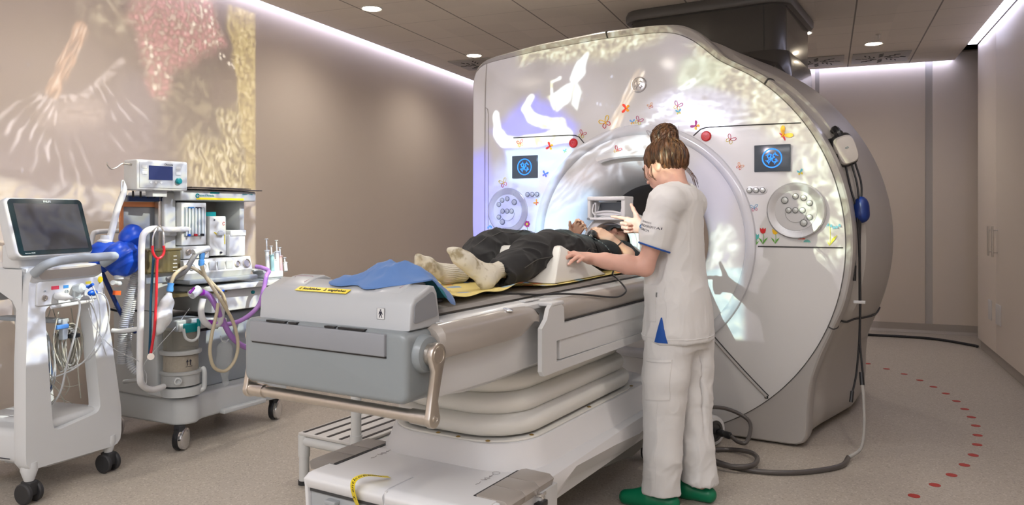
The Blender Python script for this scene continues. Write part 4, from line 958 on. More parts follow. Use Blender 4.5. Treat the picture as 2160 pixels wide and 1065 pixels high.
# looped yellow tape flag on the deck lip
tp = MB(); A = [(-.098, -2.44, .27, 0), (-.097, -2.462, .30, 0), (-.094, -2.482, .34, 0), (-.09, -2.492, .372, .1), (-.083, -2.488, .394, .3), (-.07, -2.462, .402, .5), (-.055, -2.43, .396, .7), (-.042, -2.40, .386, .9), (-.03, -2.372, .378, 1.0)]
P_, _ = catmull([V(a[0], a[1], a[2]) for a in A], 4, False); L_ = []
for i, p in enumerate(P_):
    d = (P_[min(i + 1, len(P_) - 1)] - P_[max(i - 1, 0)]).normalized(); side = V(1, 0, 0).cross(d).cross(d) * -1
    side = (V(1, -.25, 0) - d * V(1, -.25, 0).dot(d)).normalized(); nn = side.cross(d) * .0004
    L_.append([p - side * .013 - nn, p + side * .013 - nn, p + side * .013 + nn, p - side * .013 + nn])
tape = part('tape_flag', MB().loops(L_, cap0=True, cap1=True), M_yel, tb, label='curled yellow printed tape')
txt = text_mb('3. entkoppeln', .021, Matrix.Identity(4)); W_ = .145
cum = [0.]
for a, b in zip(P_, P_[1:]): cum.append(cum[-1] + (b - a).length)
bm_ = txt.bm; xs = [v.co.x for v in bm_.verts]; x0, x1 = min(xs), max(xs)
for v in bm_.verts:
    s_ = cum[-1] * (.22 + .66 * (v.co.x - x0) / (x1 - x0)); j = max(0, min(len(cum) - 2, next((q for q in range(len(cum) - 1) if cum[q + 1] >= s_), len(cum) - 2)))
    t = (s_ - cum[j]) / (cum[j + 1] - cum[j]); p = P_[j].lerp(P_[j + 1], t); d = (P_[j + 1] - P_[j]).normalized()
    side = (V(1, -.25, 0) - d * V(1, -.25, 0).dot(d)).normalized(); nn = side.cross(d)
    if nn.y > 0 and abs(nn.y) > abs(nn.z): nn = -nn
    elif nn.z < 0 and abs(nn.z) >= abs(nn.y): nn = -nn
    v.co = p - side * (v.co.y) + nn * .0009
part('tape_lettering', txt, M_ink, tape)

# ------------------------------------------------------------------ white pipe step stool behind the table
st = thing('step_stool', 'white pipe step stool with black anti-slip stripes behind the table base', 'step stool', (-.84, -1.55, 0))
M_pipe = mat('white_pvc_pipe', (.66, .665, .65), .4, var=.02)
sx0, sx1, sy0, sy1, sz = -1.03, -.70, -1.80, -1.36, .25
part('tread', MB().box(sx0 - .02, sx1 + .015, sy0 - .02, sy1 + .02, sz - .014, sz, r=.004), mat('tread_board', (.58, .56, .53), .55), st)
for k in range(5):
    x = sx0 + .005 + k * .077
    part('grip_stripe', MB().box(x - .009, x + .009, sy0 - .005, sy1 + .01, sz + .0003, sz + .002), M_black, st)
r_ = .024; z_ = sz - .04
for a, b in (((sx0, sy0), (sx1, sy0)), ((sx0, sy1), (sx1, sy1)), ((sx0, sy0), (sx0, sy1)), ((sx1, sy0), (sx1, sy1))):
    part('pipe_frame', MB().cyl((a[0], a[1], z_), (b[0], b[1], z_), r_, n=20), M_pipe, st)
for x, y in ((sx0, sy0), (sx0, sy1), (sx1, sy1), (sx1, sy0)):
    tall = (x, y) == (sx1, sy0) or (x, y) == (sx1, sy1)
    part('leg', MB().cyl((x, y, .012), (x, y, .62 if tall else z_ + .02), r_, n=20).cyl((x, y, z_ - .075), (x, y, z_ + (.075 if tall else .028)), r_ + .004, n=20), M_pipe, st)
    part('rubber_foot', MB().cyl((x, y, .001), (x, y, .02), r_ + .004, n=20), M_dark, st)
part('handle', MB().cyl((sx1, sy0, .62), (sx1, sy1, .62), r_, n=20), M_pipe, st)
# ------------------------------------------------------------------ smooth solid modelling for bodies and cloth
class SDF:
    def __init__(s, res=.005): s.res = res; s.P = []; s.post = []
    def _add(s, bb, fn, k, op, mi=0): s.P.append((bb, fn, k, op)); return s
    def cone(s, a, b, ra, rb=None, k=.01, op='u'):
        a, b = np.array(a, float), np.array(b, float); rb = ra if rb is None else rb
        m = max(ra, rb); bb = (np.minimum(a, b) - m, np.maximum(a, b) + m); ba = b - a; L2 = max(float(ba @ ba), 1e-9)
        def fn(X, Y, Z):
            h = np.clip(((X - a[0]) * ba[0] + (Y - a[1]) * ba[1] + (Z - a[2]) * ba[2]) / L2, 0, 1)
            return np.sqrt((X - a[0] - h * ba[0]) ** 2 + (Y - a[1] - h * ba[1]) ** 2 + (Z - a[2] - h * ba[2]) ** 2) - (ra + (rb - ra) * h)
        return s._add(bb, fn, k, op)
    def chain(s, pts, rr, k=.01, op='u'):
        for i in range(len(pts) - 1): s.cone(pts[i], pts[i + 1], rr[i], rr[i + 1], k, op)
        return s
    def ell(s, c, r, M=None, k=.01, op='u'):
        c = np.array(c, float); r = np.array(r, float); A = np.eye(3) if M is None else np.array([[M[i][j] for j in range(3)] for i in range(3)])
        e = np.sqrt(((A * r) ** 2).sum(1)); bb = (c - e, c + e); B = A.T; mn = r.min()
        def fn(X, Y, Z):
            x, y, z = X - c[0], Y - c[1], Z - c[2]
            u = (B[0, 0] * x + B[0, 1] * y + B[0, 2] * z) / r[0]; v = (B[1, 0] * x + B[1, 1] * y + B[1, 2] * z) / r[1]; w_ = (B[2, 0] * x + B[2, 1] * y + B[2, 2] * z) / r[2]
            k0 = np.sqrt(u * u + v * v + w_ * w_); k1 = np.sqrt((u / r[0]) ** 2 + (v / r[1]) ** 2 + (w_ / r[2]) ** 2)
            return np.where(k0 > .3, k0 * (k0 - 1) / np.maximum(k1, 1e-6), (k0 - 1) * mn)
        return s._add(bb, fn, k, op)
    def loft(s, secs, k=.01, op='u'):
        """elliptic cylinder through sections (cx, cy, z, rx, ry), z rising"""
        S_ = np.array(secs, float); bb = (np.array([(S_[:, 0] - S_[:, 3]).min(), (S_[:, 1] - S_[:, 4]).min(), S_[0, 2]]), np.array([(S_[:, 0] + S_[:, 3]).max(), (S_[:, 1] + S_[:, 4]).max(), S_[-1, 2]]))
        def fn(X, Y, Z):
            zz = np.clip(Z, S_[0, 2], S_[-1, 2]); g = [np.interp(zz, S_[:, 2], S_[:, i]) for i in (0, 1, 3, 4)]
            x, y = X - g[0], Y - g[1]; k0 = np.sqrt((x / g[2]) ** 2 + (y / g[3]) ** 2); k1 = np.sqrt((x / g[2] ** 2) ** 2 + (y / g[3] ** 2) ** 2)
            d = np.where(k0 > .3, k0 * (k0 - 1) / np.maximum(k1, 1e-6), (k0 - 1) * np.minimum(g[2], g[3]))
            return np.maximum(d, np.maximum(S_[0, 2] - Z, Z - S_[-1, 2]))
        return s._add(bb, fn, k, op)
    def mesh(s):
        h = s.res; pad = .03
        lo = np.min([p[0][0] for p in s.P if p[3] == 'u'], 0) - pad; hi = np.max([p[0][1] for p in s.P if p[3] == 'u'], 0) + pad
        n = np.ceil((hi - lo) / h).astype(int) + 1
        ax = [lo[i] + h * np.arange(n[i]) for i in range(3)]
        Fd = np.full(tuple(n), .25, np.float32)
        for (b0, b1), fn, k, op in s.P:
            m = k + 2.5 * h
            i0 = np.clip(np.floor((b0 - m - lo) / h).astype(int), 0, n); i1 = np.clip(np.ceil((b1 + m - lo) / h).astype(int) + 1, 0, n)
            if (i1 <= i0).any(): continue
            sl = tuple(slice(i0[i], i1[i]) for i in range(3))
            X = ax[0][sl[0]][:, None, None]; Y = ax[1][sl[1]][None, :, None]; Z = ax[2][sl[2]][None, None, :]
            d = fn(X, Y, Z); a = Fd[sl]
            if op == 's':
                d = -d; q = np.clip(.5 - .5 * (d - a) / k, 0, 1) if False else np.clip(.5 + .5 * (d - a) / k, 0, 1)
                Fd[sl] = a * (1 - q) + d * q + k * q * (1 - q)
            else:
                q = np.clip(.5 + .5 * (a - d) / k, 0, 1); Fd[sl] = a * (1 - q) + d * q - k * q * (1 - q)
        for fn in s.post:
            Fd += fn(ax[0][:, None, None], ax[1][None, :, None], ax[2][None, None, :]).astype(np.float32)
        I = Fd < 0
        c = I[:-1, :-1, :-1].astype(np.int8).copy(); 
        for dx in (0, 1):
            for dy in (0, 1):
                for dz in (0, 1):
                    if dx + dy + dz: c += I[dx:n[0] - 1 + dx, dy:n[1] - 1 + dy, dz:n[2] - 1 + dz]
        act = np.argwhere((c > 0) & (c < 8)); ids = np.full(c.shape, -1, np.int64); ids[act[:, 0], act[:, 1], act[:, 2]] = np.arange(len(act))
        acc = np.zeros((len(act), 3)); cnt = np.zeros(len(act))
        cs = [np.array(q) for q in ((0, 0, 0), (1, 0, 0), (0, 1, 0), (1, 1, 0), (0, 0, 1), (1, 0, 1), (0, 1, 1), (1, 1, 1))]
        for a in range(8):
            for b in range(a + 1, 8):
                if bin(a ^ b).count('1') != 1: continue
                A, B = act + cs[a], act + cs[b]; fa = Fd[A[:, 0], A[:, 1], A[:, 2]]; fb = Fd[B[:, 0], B[:, 1], B[:, 2]]
                m = (fa < 0) != (fb < 0); t = np.where(m, fa / np.where(m, fa - fb, 1), 0)
                acc += np.where(m[:, None], A + (B - A) * t[:, None], 0); cnt += m
        vs = lo + h * acc / cnt[:, None]
        fs = []
        for axi in range(3):
            o = [0, 0, 0]; o[axi] = 1; b_, c_ = [q for q in range(3) if q != axi]
            A = I[:n[0] - o[0], :n[1] - o[1], :n[2] - o[2]]; B = I[o[0]:, o[1]:, o[2]:]
            E_ = np.argwhere(A != B); E_ = E_[(E_[:, b_] > 0) & (E_[:, c_] > 0) & (E_[:, b_] < n[b_] - 1) & (E_[:, c_] < n[c_] - 1)]
            db = np.zeros(3, int); db[b_] = 1; dc = np.zeros(3, int); dc[c_] = 1
            q = [ids[tuple((E_ - k_).T)] for k_ in (0 * db, db, db + dc, dc)]
            Q = np.stack(q, 1); flip = A[tuple(E_.T)]
            if axi == 1: flip = ~flip
            Q[~flip] = Q[~flip][:, ::-1]
            fs.append(Q[(Q >= 0).all(1)])
        return vs, np.concatenate(fs)
def smooth_mesh(vs, fs, it=2, lam=.5):
    n = len(vs); e = np.concatenate([fs[:, [i, (i + 1) % 4]] for i in range(4)]); e = np.concatenate([e, e[:, ::-1]])
    deg = np.bincount(e[:, 0], minlength=n).astype(float)[:, None]
    for k in range(it * 2):
        s_ = np.stack([np.bincount(e[:, 0], vs[e[:, 1], i], n) for i in range(3)], 1) / np.maximum(deg, 1)
        vs = vs + (s_ - vs) * (lam if k % 2 == 0 else -lam * 1.03)
    return vs
def solid(S, it=2, parent=None, name='body', m=None, label=None, disp=None):
    vs, fs = S.mesh(); vs = smooth_mesh(vs, fs, it)
    if disp is not None: vs = disp(vs, fs)
    Mi = np.array(MW[parent].inverted() @ FR); v = vs @ Mi[:3, :3].T + Mi[:3, 3]
    me = bpy.data.meshes.new(name); me.from_pydata(v.tolist(), [], fs.tolist()); me.update()
    for q in (m if isinstance(m, (list, tuple)) else [m]): me.materials.append(q)
    for p in me.polygons: p.use_smooth = True
    o = bpy.data.objects.new(name, me); C.objects.link(o); o.parent = parent; MW[o] = MW[parent]
    if label: o['label'] = label
    return o, vs, fs
def vnormals(vs, fs):
    a = vs[fs[:, 2]] - vs[fs[:, 0]]; b = vs[fs[:, 3]] - vs[fs[:, 1]]; fn = np.cross(a, b); n = np.zeros_like(vs)
    for i in range(4): np.add.at(n, fs[:, i], fn)
    return n / np.maximum(np.linalg.norm(n, axis=1, keepdims=True), 1e-9)
def folds(amp, freq, seed=0, aniso=(1, 1, 1), lo=None, warp=1.5, ridge=True):
    """cloth folds: ridged noise pushed along the normals"""
    def f(vs, fs):
        n = vnormals(vs, fs); d = np.empty(len(vs))
        for i, p in enumerate(vs):
            q = Vector((p[0] * aniso[0], p[1] * aniso[1], p[2] * aniso[2])) * freq + Vector((seed * 3.1, seed * 1.7, seed))
            q = q + warp * mnoise.noise_vector(q * .6)
            t = mnoise.noise(q); d[i] = (1 - 2 * abs(t) if ridge else t)
            if ridge: d[i] = d[i] ** 2 * .6 + .25 * mnoise.noise(q * 2.1)
        a = amp if lo is None else amp * lo(vs)
        return vs + n * (d * a)[:, None]
    return f
from mathutils.bvhtree import BVHTree
class Skin:
    """surface sampler for sewn-on pieces"""
    def __init__(s, vs, fs): s.t = BVHTree.FromPolygons([tuple(v) for v in vs], [tuple(f) for f in fs])
    def near(s, p, off): 
        c, n, i, d = s.t.find_nearest(Vector(p)); 
        if n.dot(Vector(p) - c) < 0: n = -n
        return c + n * off
    def hit(s, p, d, off):
        d = Vector(d).normalized(); h_ = s.t.ray_cast(Vector(p) - d * .25, d)[0]
        return (h_ if h_ is not None else s.t.find_nearest(Vector(p))[0]) - d * off
    def patch(s, grid, off=.003, d=None):
        f = (lambda p, o: s.near(p, o)) if d is None else (lambda p, o: s.hit(p, d, o))
        L_ = [[f(p, off) for p in row] for row in grid]; mb = MB(); nr, nc = len(L_), len(L_[0])
        top = [[mb.bm.verts.new(p) for p in row] for row in L_]; bot = [[mb.bm.verts.new(f(p, -.002)) for p in row] for row in grid]
        for i in range(nr - 1):
            for j in range(nc - 1): mb.bm.faces.new((top[i][j], top[i + 1][j], top[i + 1][j + 1], top[i][j + 1]))
        ring = [(0, j) for j in range(nc)] + [(i, nc - 1) for i in range(1, nr)] + [(nr - 1, j) for j in range(nc - 2, -1, -1)] + [(i, 0) for i in range(nr - 2, 0, -1)]
        for (a, b), (c, d) in zip(ring, ring[1:] + ring[:1]): mb.bm.faces.new((top[a][b], top[c][d], bot[c][d], bot[a][b]))
        return mb
def gridq(p00, p10, p11, p01, nu, nv):
    p00, p10, p11, p01 = map(Vector, (p00, p10, p11, p01)); out = []
    for i in range(nv + 1):
        t = i / nv; a = p00.lerp(p01, t); b = p10.lerp(p11, t); out.append([a.lerp(b, j / nu) for j in range(nu + 1)])
    return out

def hand(S, wr, d, n, side, sc=1., curls=None, spread=.06, thumb=None, tl=None, k=.006):
    """five jointed fingers and a thumb. d: towards the fingers, n: back of the hand, side: towards the thumb"""
    wr = Vector(wr); d = Vector(d).normalized(); n = (Vector(n) - d * Vector(n).dot(d)).normalized(); s_ = Vector(side); s_ = (s_ - d * s_.dot(d) - n * s_.dot(n)).normalized()
    curls = curls or [(20, 25, 15)] * 4
    offs = (.030, .010, -.011, -.030); mc = (.086, .088, .083, .075); ph = ((.040, .025, .021), (.044, .028, .022), (.041, .026, .021), (.032, .019, .018)); rr = ((.0094, .0086, .0078, .0066), (.0096, .0088, .008, .0068), (.009, .0083, .0075, .0064), (.008, .0072, .0066, .0058))
    tips = []
    for i in range(4):
        kn = wr + (d * mc[i] + s_ * offs[i]) * sc
        S.cone(wr + (d * .012 + s_ * offs[i] * .55) * sc, kn, .0155 * sc, .0115 * sc, .016)
        fd = (d + s_ * spread * (1.5 - i)).normalized(); ang = 0; p = kn
        for q in range(3):
            ang += R(curls[i][q]); v = (fd * math.cos(ang) - n * math.sin(ang)); p2 = p + v * ph[i][q] * sc
            S.cone(p, p2, rr[i][q] * sc, rr[i][q + 1] * sc, k if q else .01); p = p2
        tips.append((p, v))
    th = thumb or (.55, .75, -.35); p = wr + (d * .02 + s_ * .022) * sc; v = (d * th[0] + s_ * th[1] + n * th[2]).normalized()
    v2 = (d * (tl or th)[0] + s_ * (tl or th)[1] + n * (tl or th)[2]).normalized()
    S.cone(wr + d * .01 * sc, p + v * .042 * sc, .017 * sc, .0125 * sc, .016)
    q = p + v * .042 * sc; q2 = q + (v * .5 + v2 * .5).normalized() * .033 * sc; S.cone(q, q2, .0115 * sc, .0098 * sc, k); S.cone(q2, q2 + v2 * .026 * sc, .0098 * sc, .0078 * sc, k)
    tips.append((q2 + v2 * .026 * sc, v2))
    return tips
def nails(tips, n, parent, m, sc=1.):
    for p, v in tips:
        nn = (Vector(n) - v * Vector(n).dot(v)).normalized()
        M_ = basis(p + nn * .0052 * sc - v * .001, v.cross(nn), v)
        part('fingernail', MB().sphere((0, 0, 0), .0052 * sc, (1, 1.35, .28), 10, None) if False else _nail(M_, sc), m, parent)
def _nail(M_, sc):
    b = MB(); b.sphere((0, 0, 0), .0048 * sc, (1, 1.3, .3), 10); b.bm.transform(M_); return b
def head(S, c, f, u, sc=1., neck=None, nr=.052, sculpt=True):
    c = Vector(c); f = Vector(f).normalized(); u = (Vector(u) - f * Vector(u).dot(f)).normalized(); r = f.cross(u)
    W = lambda a, b, d: c + (r * a + f * b + u * d) * sc
    M_ = [[r[i], f[i], u[i]] for i in range(3)]; E_ = lambda o, q, k=.02, op='u': S.ell(W(*o), [x * sc for x in q], M_, k * sc, op)
    E_((0, -.012, .022), (.074, .092, .086), .02); E_((0, .03, -.03), (.062, .06, .078), .03)
    for s in (-1, 1):
        S.cone(W(s * .052, -.005, -.03), W(s * .042, .012, -.07), .018 * sc, .015 * sc, .03 * sc)
        S.cone(W(s * .042, .012, -.07), W(s * .01, .068, -.096), .016 * sc, .017 * sc, .025 * sc)
        E_((s * .042, .062, -.022), (.02, .018, .016), .025)
    S.cone(W(0, .05, -.075), W(0, .07, -.092), .022 * sc, .016 * sc, .02 * sc)
    E_((0, .07, .028), (.05, .018, .014), .02)
    for s in (-1, 1): E_((s * .031, .095, .004), (.017, .013, .011), .012, 's')
    for s in (-1, 1): E_((s * .031, .074, .003), (.0145, .0145, .012), .004)
    S.cone(W(0, .083, .008), W(0, .103, -.03), .007 * sc, .0105 * sc, .012 * sc)
    for s in (-1, 1): E_((s * .0105, .095, -.032), (.0065, .009, .0065), .006)
    E_((0, .086, -.052), (.026, .012, .006), .006); E_((0, .084, -.0625), (.023, .011, .0065), .005); E_((0, .1, -.0575), (.026, .006, .0018), .003, 's')
    for s in (-1, 1):
        E_((s * .076, -.008, -.004), (.007, .02, .031), .006); E_((s * .085, .0, .002), (.005, .009, .016), .005, 's'); E_((s * .076, -.004, -.03), (.006, .008, .008), .006)
    if neck is not None: S.cone(W(0, -.03, -.05), Vector(neck), nr * sc, nr * 1.06 * sc, .03)
    return W, r, f, u
# ------------------------------------------------------------------ the nurse, standing beside the table and facing it
frame(DEV)
M_skin = mat('skin_fair', (.72, .42, .33), .5, var=.10, vscale=22, bump=.12, bscale=600, sss=.12)
M_cotton = mat('white_cotton', (.70, .69, .675), .85, var=.015, bump=.25, bscale=900, sheen=.2)
M_nail = mat('nail_pink', (.78, .5, .44), .3, var=0)
def hair_mat(name, c0, c1, dirv=(60, 60, 8)):
    m = bpy.data.materials.new(name); m.use_nodes = True; nt = m.node_tree; N = NT(nt); b = nt.nodes['Principled BSDF']
    tc = N.node('ShaderNodeTexCoord').outputs['Object']; nz = N.noise(N.v('MULTIPLY', tc, dirv), 1., 4, .6, .8)
    nt.links.new(N.mix(N.ss(nz, .35, .65), c0, c1), b.inputs['Base Color']); b.inputs['Roughness'].default_value = .42
    bn = N.node('ShaderNodeBump'); bn.inputs['Strength'].default_value = .5; bn.inputs['Distance'].default_value = .003
    nt.links.new(nz, bn.inputs['Height']); nt.links.new(bn.outputs[0], b.inputs['Normal']); return m
M_hair = hair_mat('brown_hair', (.035, .015, .007), (.16, .065, .026), (90, 90, 14))
nu = thing('person', 'standing woman in white tunic and trousers, brown hair in a bun, reaching over the table', 'person', (.57, -1.1, 0))
S = SDF(.0045)
hf, hu = V(-.88, .16, -.42), V(-.1, .12, 1)
hc = V(.515, -1.075, 1.515)
W, hr, hf, hu = head(S, hc, hf, hu, 1.0, neck=(.585, -1.095, 1.40), nr=.05)
# trunk and limbs under the clothes
S.loft([(.58, -1.08, .80, .10, .15), (.575, -1.08, .95, .10, .15), (.56, -1.08, 1.1, .09, .13), (.55, -1.08, 1.25, .10, .15), (.57, -1.08, 1.36, .08, .14)], .03)
shL, elL, wrL = V(.585, -1.245, 1.345), V(.50, -1.285, 1.065), V(.262, -1.345, 1.10)
shR, elR, wrR = V(.585, -.92, 1.345), V(.50, -.84, 1.11), V(.335, -.88, 1.232)
S.chain([V(.585, -1.1, 1.385), shL, (shL + elL) / 2, elL], [.055, .05, .043, .038], .02)
S.chain([elL, elL.lerp(wrL, .3), elL.lerp(wrL, .7), wrL], [.038, .041, .033, .026], .02)
S.chain([V(.585, -1.06, 1.385), shR, elR, elR.lerp(wrR, .3), wrR], [.055, .048, .037, .038, .025], .02)
tipsL = hand(S, wrL, (-.16, -1, .16), (.42, .1, 1), (-1, 0, .3), .98, [(8, 30, 18), (10, 30, 18), (12, 26, 18), (0, 22, 14)], .14, (.75, .6, -.25))
tipsR = hand(S, wrR, (-1, .05, .12), (.1, 1, .05), (-.1, 0, 1), .98, [(6, 10, 6), (78, 95, 50), (80, 95, 50), (82, 95, 50)], .04, (.55, .8, .1), (.6, .9, .0))
kneeL, ankL, kneeR, ankR = V(.56, -1.205, .48), V(.555, -1.225, .1), V(.63, -1.03, .48), V(.665, -1.045, .1)
for hp, kn, an, td in ((V(.58, -1.16, .84), kneeL, ankL, V(-.11, -.01, 0)), (V(.6, -1.0, .84), kneeR, ankR, V(-.11, .01, 0))):
    S.chain([hp, kn, an], [.08, .05, .035], .02); S.cone(an + V(.02, 0, -.045), an + td + V(0, 0, -.06), .026, .02, .02)
body, bvs, bfs = solid(S, 2, nu, 'body', M_skin)
nails(tipsL[:4], (.42, .1, 1), nu, M_nail); nails([tipsR[0], tipsR[4]], (.1, 1, .05), nu, M_nail)
# eyes under the lids
for s in (-1, 1):
    part('eye', MB().sphere(W(s * .031, .077, .003), .0115, n=14), mat('eye_white', (.75, .72, .7), .2, var=0), nu)
    part('iris', MB().sphere(W(s * .031, .084, .002), .0058, n=10), mat('iris_brown', (.08, .045, .02), .2, var=0), nu)
    part('eyebrow', MB().tube([W(s * .014, .094, .022), W(s * .032, .092, .03), W(s * .052, .078, .024)], .0028, n=5, smooth=3), M_hair, nu)
# hair: cap, nape mass and bun
H = SDF(.005); Mh = [[hr[i], hf[i], hu[i]] for i in range(3)]
H.ell(W(0, -.02, .03), (.087, .104, .098), Mh, .02)
H.ell(W(0, -.055, .012), (.06, .05, .062), Mh, .03)
H.ell(W(0, .085, -.035), (.075, .075, .085), Mh, .015, 's')
for s in (-1, 1): H.ell(W(s * .085, .025, -.045), (.03, .045, .06), Mh, .012, 's')
H.ell(W(0, .05, -.10), (.2, .085, .05), Mh, .03, 's')
bc = W(0, -.052, .128)
H.ell(bc, (.064, .062, .052), Mh, .014)
H.ell(W(0, -.03, .09), (.06, .06, .03), Mh, .02)
def hdisp(vs, fs):
    n = vnormals(vs, fs); out = vs.copy()
    for i, p in enumerate(vs):
        q = Vector(p) - bc; a = math.atan2(q.dot(hr), q.dot(hf))
        out[i] += n[i] * (.004 * mnoise.noise(Vector((p[0] * 60, p[1] * 60, p[2] * 20))) + .002 * math.sin(a * 22 + p[2] * 60))
    return out
hair, hvs, hfs = solid(H, 1, nu, 'hair', M_hair, disp=hdisp)
hs = Skin(hvs, hfs)
st_ = MB(); rnd = random.Random(3)
for i in range(330):
    a = rnd.uniform(-2.9, 2.9); e = rnd.uniform(-.5, .25)
    p0 = W(.083 * math.sin(a), -.02 + .098 * math.cos(a), .0 + .06 * e + (.035 if abs(a) < 1.2 else -.02 * (abs(a) > 2)))
    b_ = rnd.uniform(-.8, .8); p1 = bc + (hr * math.sin(a + b_ * .3) + hf * math.cos(a + b_ * .3)) * .035 - hu * .03
    L_ = []
    for k in range(9):
        t = k / 8; q = p0.lerp(p1, t) + (p0.lerp(p1, t) - W(0, -.02, .0)).normalized() * .04 * math.sin(math.pi * t)
        L_.append(hs.near(q, .0012 + .0012 * rnd.random()))
    st_.tube(L_, rnd.uniform(.0007, .0016), n=4, smooth=2)
for i in range(150):            # swirls of the bun
    t0 = rnd.uniform(0, 6.28); tilt = Matrix.Rotation(rnd.uniform(-.9, .9), 3, hr) @ Matrix.Rotation(rnd.uniform(-.9, .9), 3, hf); rr_ = rnd.uniform(.035, .068)
    L_ = [bc + tilt @ ((hr * math.cos(t0 + q * .28) + hf * math.sin(t0 + q * .28)) * rr_ + hu * (rnd.uniform(-.002, .002) + math.sqrt(max(0, .062 ** 2 - rr_ ** 2)) * .9)) for q in range(10)]
    st_.tube(L_, rnd.uniform(.0008, .002), n=4, smooth=2)
for i in range(26):             # loose wisps
    a = rnd.uniform(0, 6.28); p = bc + (hr * math.cos(a) + hf * math.sin(a)) * .05 + hu * rnd.uniform(-.01, .04)
    dv = V(rnd.uniform(-1, 1), rnd.uniform(-1, 1), rnd.uniform(.2, 1)) * .02
    st_.tube([p, p + dv, p + dv * 1.3 - hu * .012, p + dv * .8 - hu * .035], .0006, n=4, smooth=3)
for s, b0 in ((-1, .05), (1, .05)):
    for i in range(10):         # strands hanging before the ears and the fringe
        p = W(s * rnd.uniform(.062, .074), rnd.uniform(.02, .062), rnd.uniform(.01, .04))
        st_.tube([p, p + hf * .012 - hu * .03, p + hf * .014 - hu * .06 + hr * s * .004, p + hf * .006 - hu * rnd.uniform(.06, .085)], .0009, n=4, smooth=3)
for i in range(12):
    p = W(rnd.uniform(-.03, .03), rnd.uniform(-.085, -.1), rnd.uniform(-.06, -.02))
    st_.tube([p, p - hu * .03 - hf * .012, p - hu * .06 - hf * .012 + V(.01, 0, 0), p - hu * rnd.uniform(.07, .12) - hf * .0 + V(.02, 0, 0)], .0008, n=4, smooth=3)
part('hair_strands', st_, M_hair, nu, recalc=False)
# tunic
T = SDF(.005)
T.loft([(.585, -1.085, .735, .150, .205), (.585, -1.085, .80, .147, .2), (.58, -1.085, .92, .137, .185), (.565, -1.085, 1.05, .128, .168), (.555, -1.085, 1.18, .132, .168), (.56, -1.085, 1.3, .125, .165), (.58, -1.085, 1.36, .098, .15), (.59, -1.085, 1.405, .07, .09)], .03)
T.ell((.5, -1.0, 1.215), (.06, .06, .07), k=.05); T.ell((.5, -1.16, 1.215), (.06, .06, .07), k=.05)
T.chain([V(.585, -1.11, 1.375), shL + V(0, -.005, .0), shL.lerp(elL, .42), shL.lerp(elL, .64) + V(.012, -.005, 0)], [.072, .07, .067, .066], .03)
T.chain([V(.585, -1.05, 1.375), shR, shR.lerp(elR, .6)], [.07, .066, .066], .03)
# open sleeve ends, neckline
dl = (elL - shL).normalized(); T.cone(shL.lerp(elL, .66) + V(.012, -.005, 0) + dl * .055, shL.lerp(elL, .66) + V(.012, -.005, 0) + dl * .12, .075, .08, .004, 's')
T.cone(shL.lerp(elL, .66) + V(.012, -.005, 0) + dl * .01, shL.lerp(elL, .66) + V(.012, -.005, 0) + dl * .09, .053, .056, .004, 's')
T.ell((.50, -1.095, 1.425), (.045, .05, .05), k=.012, op='s')
T.cone((.585, -1.095, 1.40), (.575, -1.095, 1.48), .055, .06, .008, 's')
def tdisp(vs, fs):
    g = folds(.011, 5.0, 2, (1.1, 1.1, .75), warp=1.8)(vs, fs)
    g = folds(.0035, 14, 5, (1, 1, .7))(g, fs)
    return g
tun, tvs, tfs = solid(T, 2, nu, 'tunic', M_cotton, disp=tdisp)
ts = Skin(tvs, tfs)
# blue sleeve piping
M_blu = mat('blue_piping', (.01, .08, .36), .6, var=.03)
pc = shL.lerp(elL, .66) + V(.012, -.005, 0) + dl * .008
uu = dl.orthogonal().normalized(); ww = dl.cross(uu)
def hemring(c, d_, u_, w_, n_=40):
    out = []
    for i in range(n_):
        a = 2 * math.pi * i / n_; r_d = u_ * math.cos(a) + w_ * math.sin(a); hit = ts.t.ray_cast(c + r_d * .12, -r_d)
        out.append(hit[0] + r_d * .001 if hit[0] is not None and (hit[0] - c).length < .1 else c + r_d * .066)
    rr_ = [(p - c).length for p in out]; rm = sorted(rr_)[n_ // 2]
    rr_ = [min(max(q_, rm * .85), rm * 1.18) for q_ in rr_]
    for _ in range(3): rr_ = [(rr_[i - 1] + 2 * rr_[i] + rr_[(i + 1) % n_]) / 4 for i in range(n_)]
    return [c + (u_ * math.cos(2 * math.pi * i / n_) + w_ * math.sin(2 * math.pi * i / n_)) * rr_[i] for i in range(n_)]
part('sleeve_piping', MB().tube(hemring(pc, dl, uu, ww), .0042, n=6, smooth=2, closed=True), M_blu, tun)
# blue wedge let into the side vent, pocket, hem line, printed name
vt = ts.patch([[V(.575 + .0008 * (j - 3), -1.4, .85) .lerp(V(.575 + .0105 * (j - 3), -1.4, .742), i / 8) for j in range(7)] for i in range(9)], .0035, (0, 1, 0))
part('side_vent', vt, M_blu, tun, label='royal blue triangle in the side vent')
pk = ts.patch(gridq((.435, -1.30, .985), (.525, -1.32, .985), (.535, -1.32, .83), (.435, -1.30, .83), 8, 10), .0035, (.35, 1, 0))
part('hip_pocket', pk, M_cotton, tun)
part('pocket_tab', ts.patch(gridq((.538, -1.29, .96), (.545, -1.29, .96), (.545, -1.29, .94), (.538, -1.29, .94), 2, 3), .004), mat('tab_grey', (.2, .2, .2), .5), tun)
for x in (.60,):
    part('seam', MB().tube([ts.near((x + .01 * math.sin(k), -1.45, 1.0 - .04 * k), .0006) for k in range(6)], .0012, n=4, smooth=3), M_cotton, tun)
# hem of the tunic
part('hem', MB().tube([ts.near((.585 + .16 * math.cos(a), -1.085 + .22 * math.sin(a), .757), .0002) for a in [2 * math.pi * i / 60 for i in range(60)]], .0022, n=5, smooth=2, closed=True), M_cotton, tun)
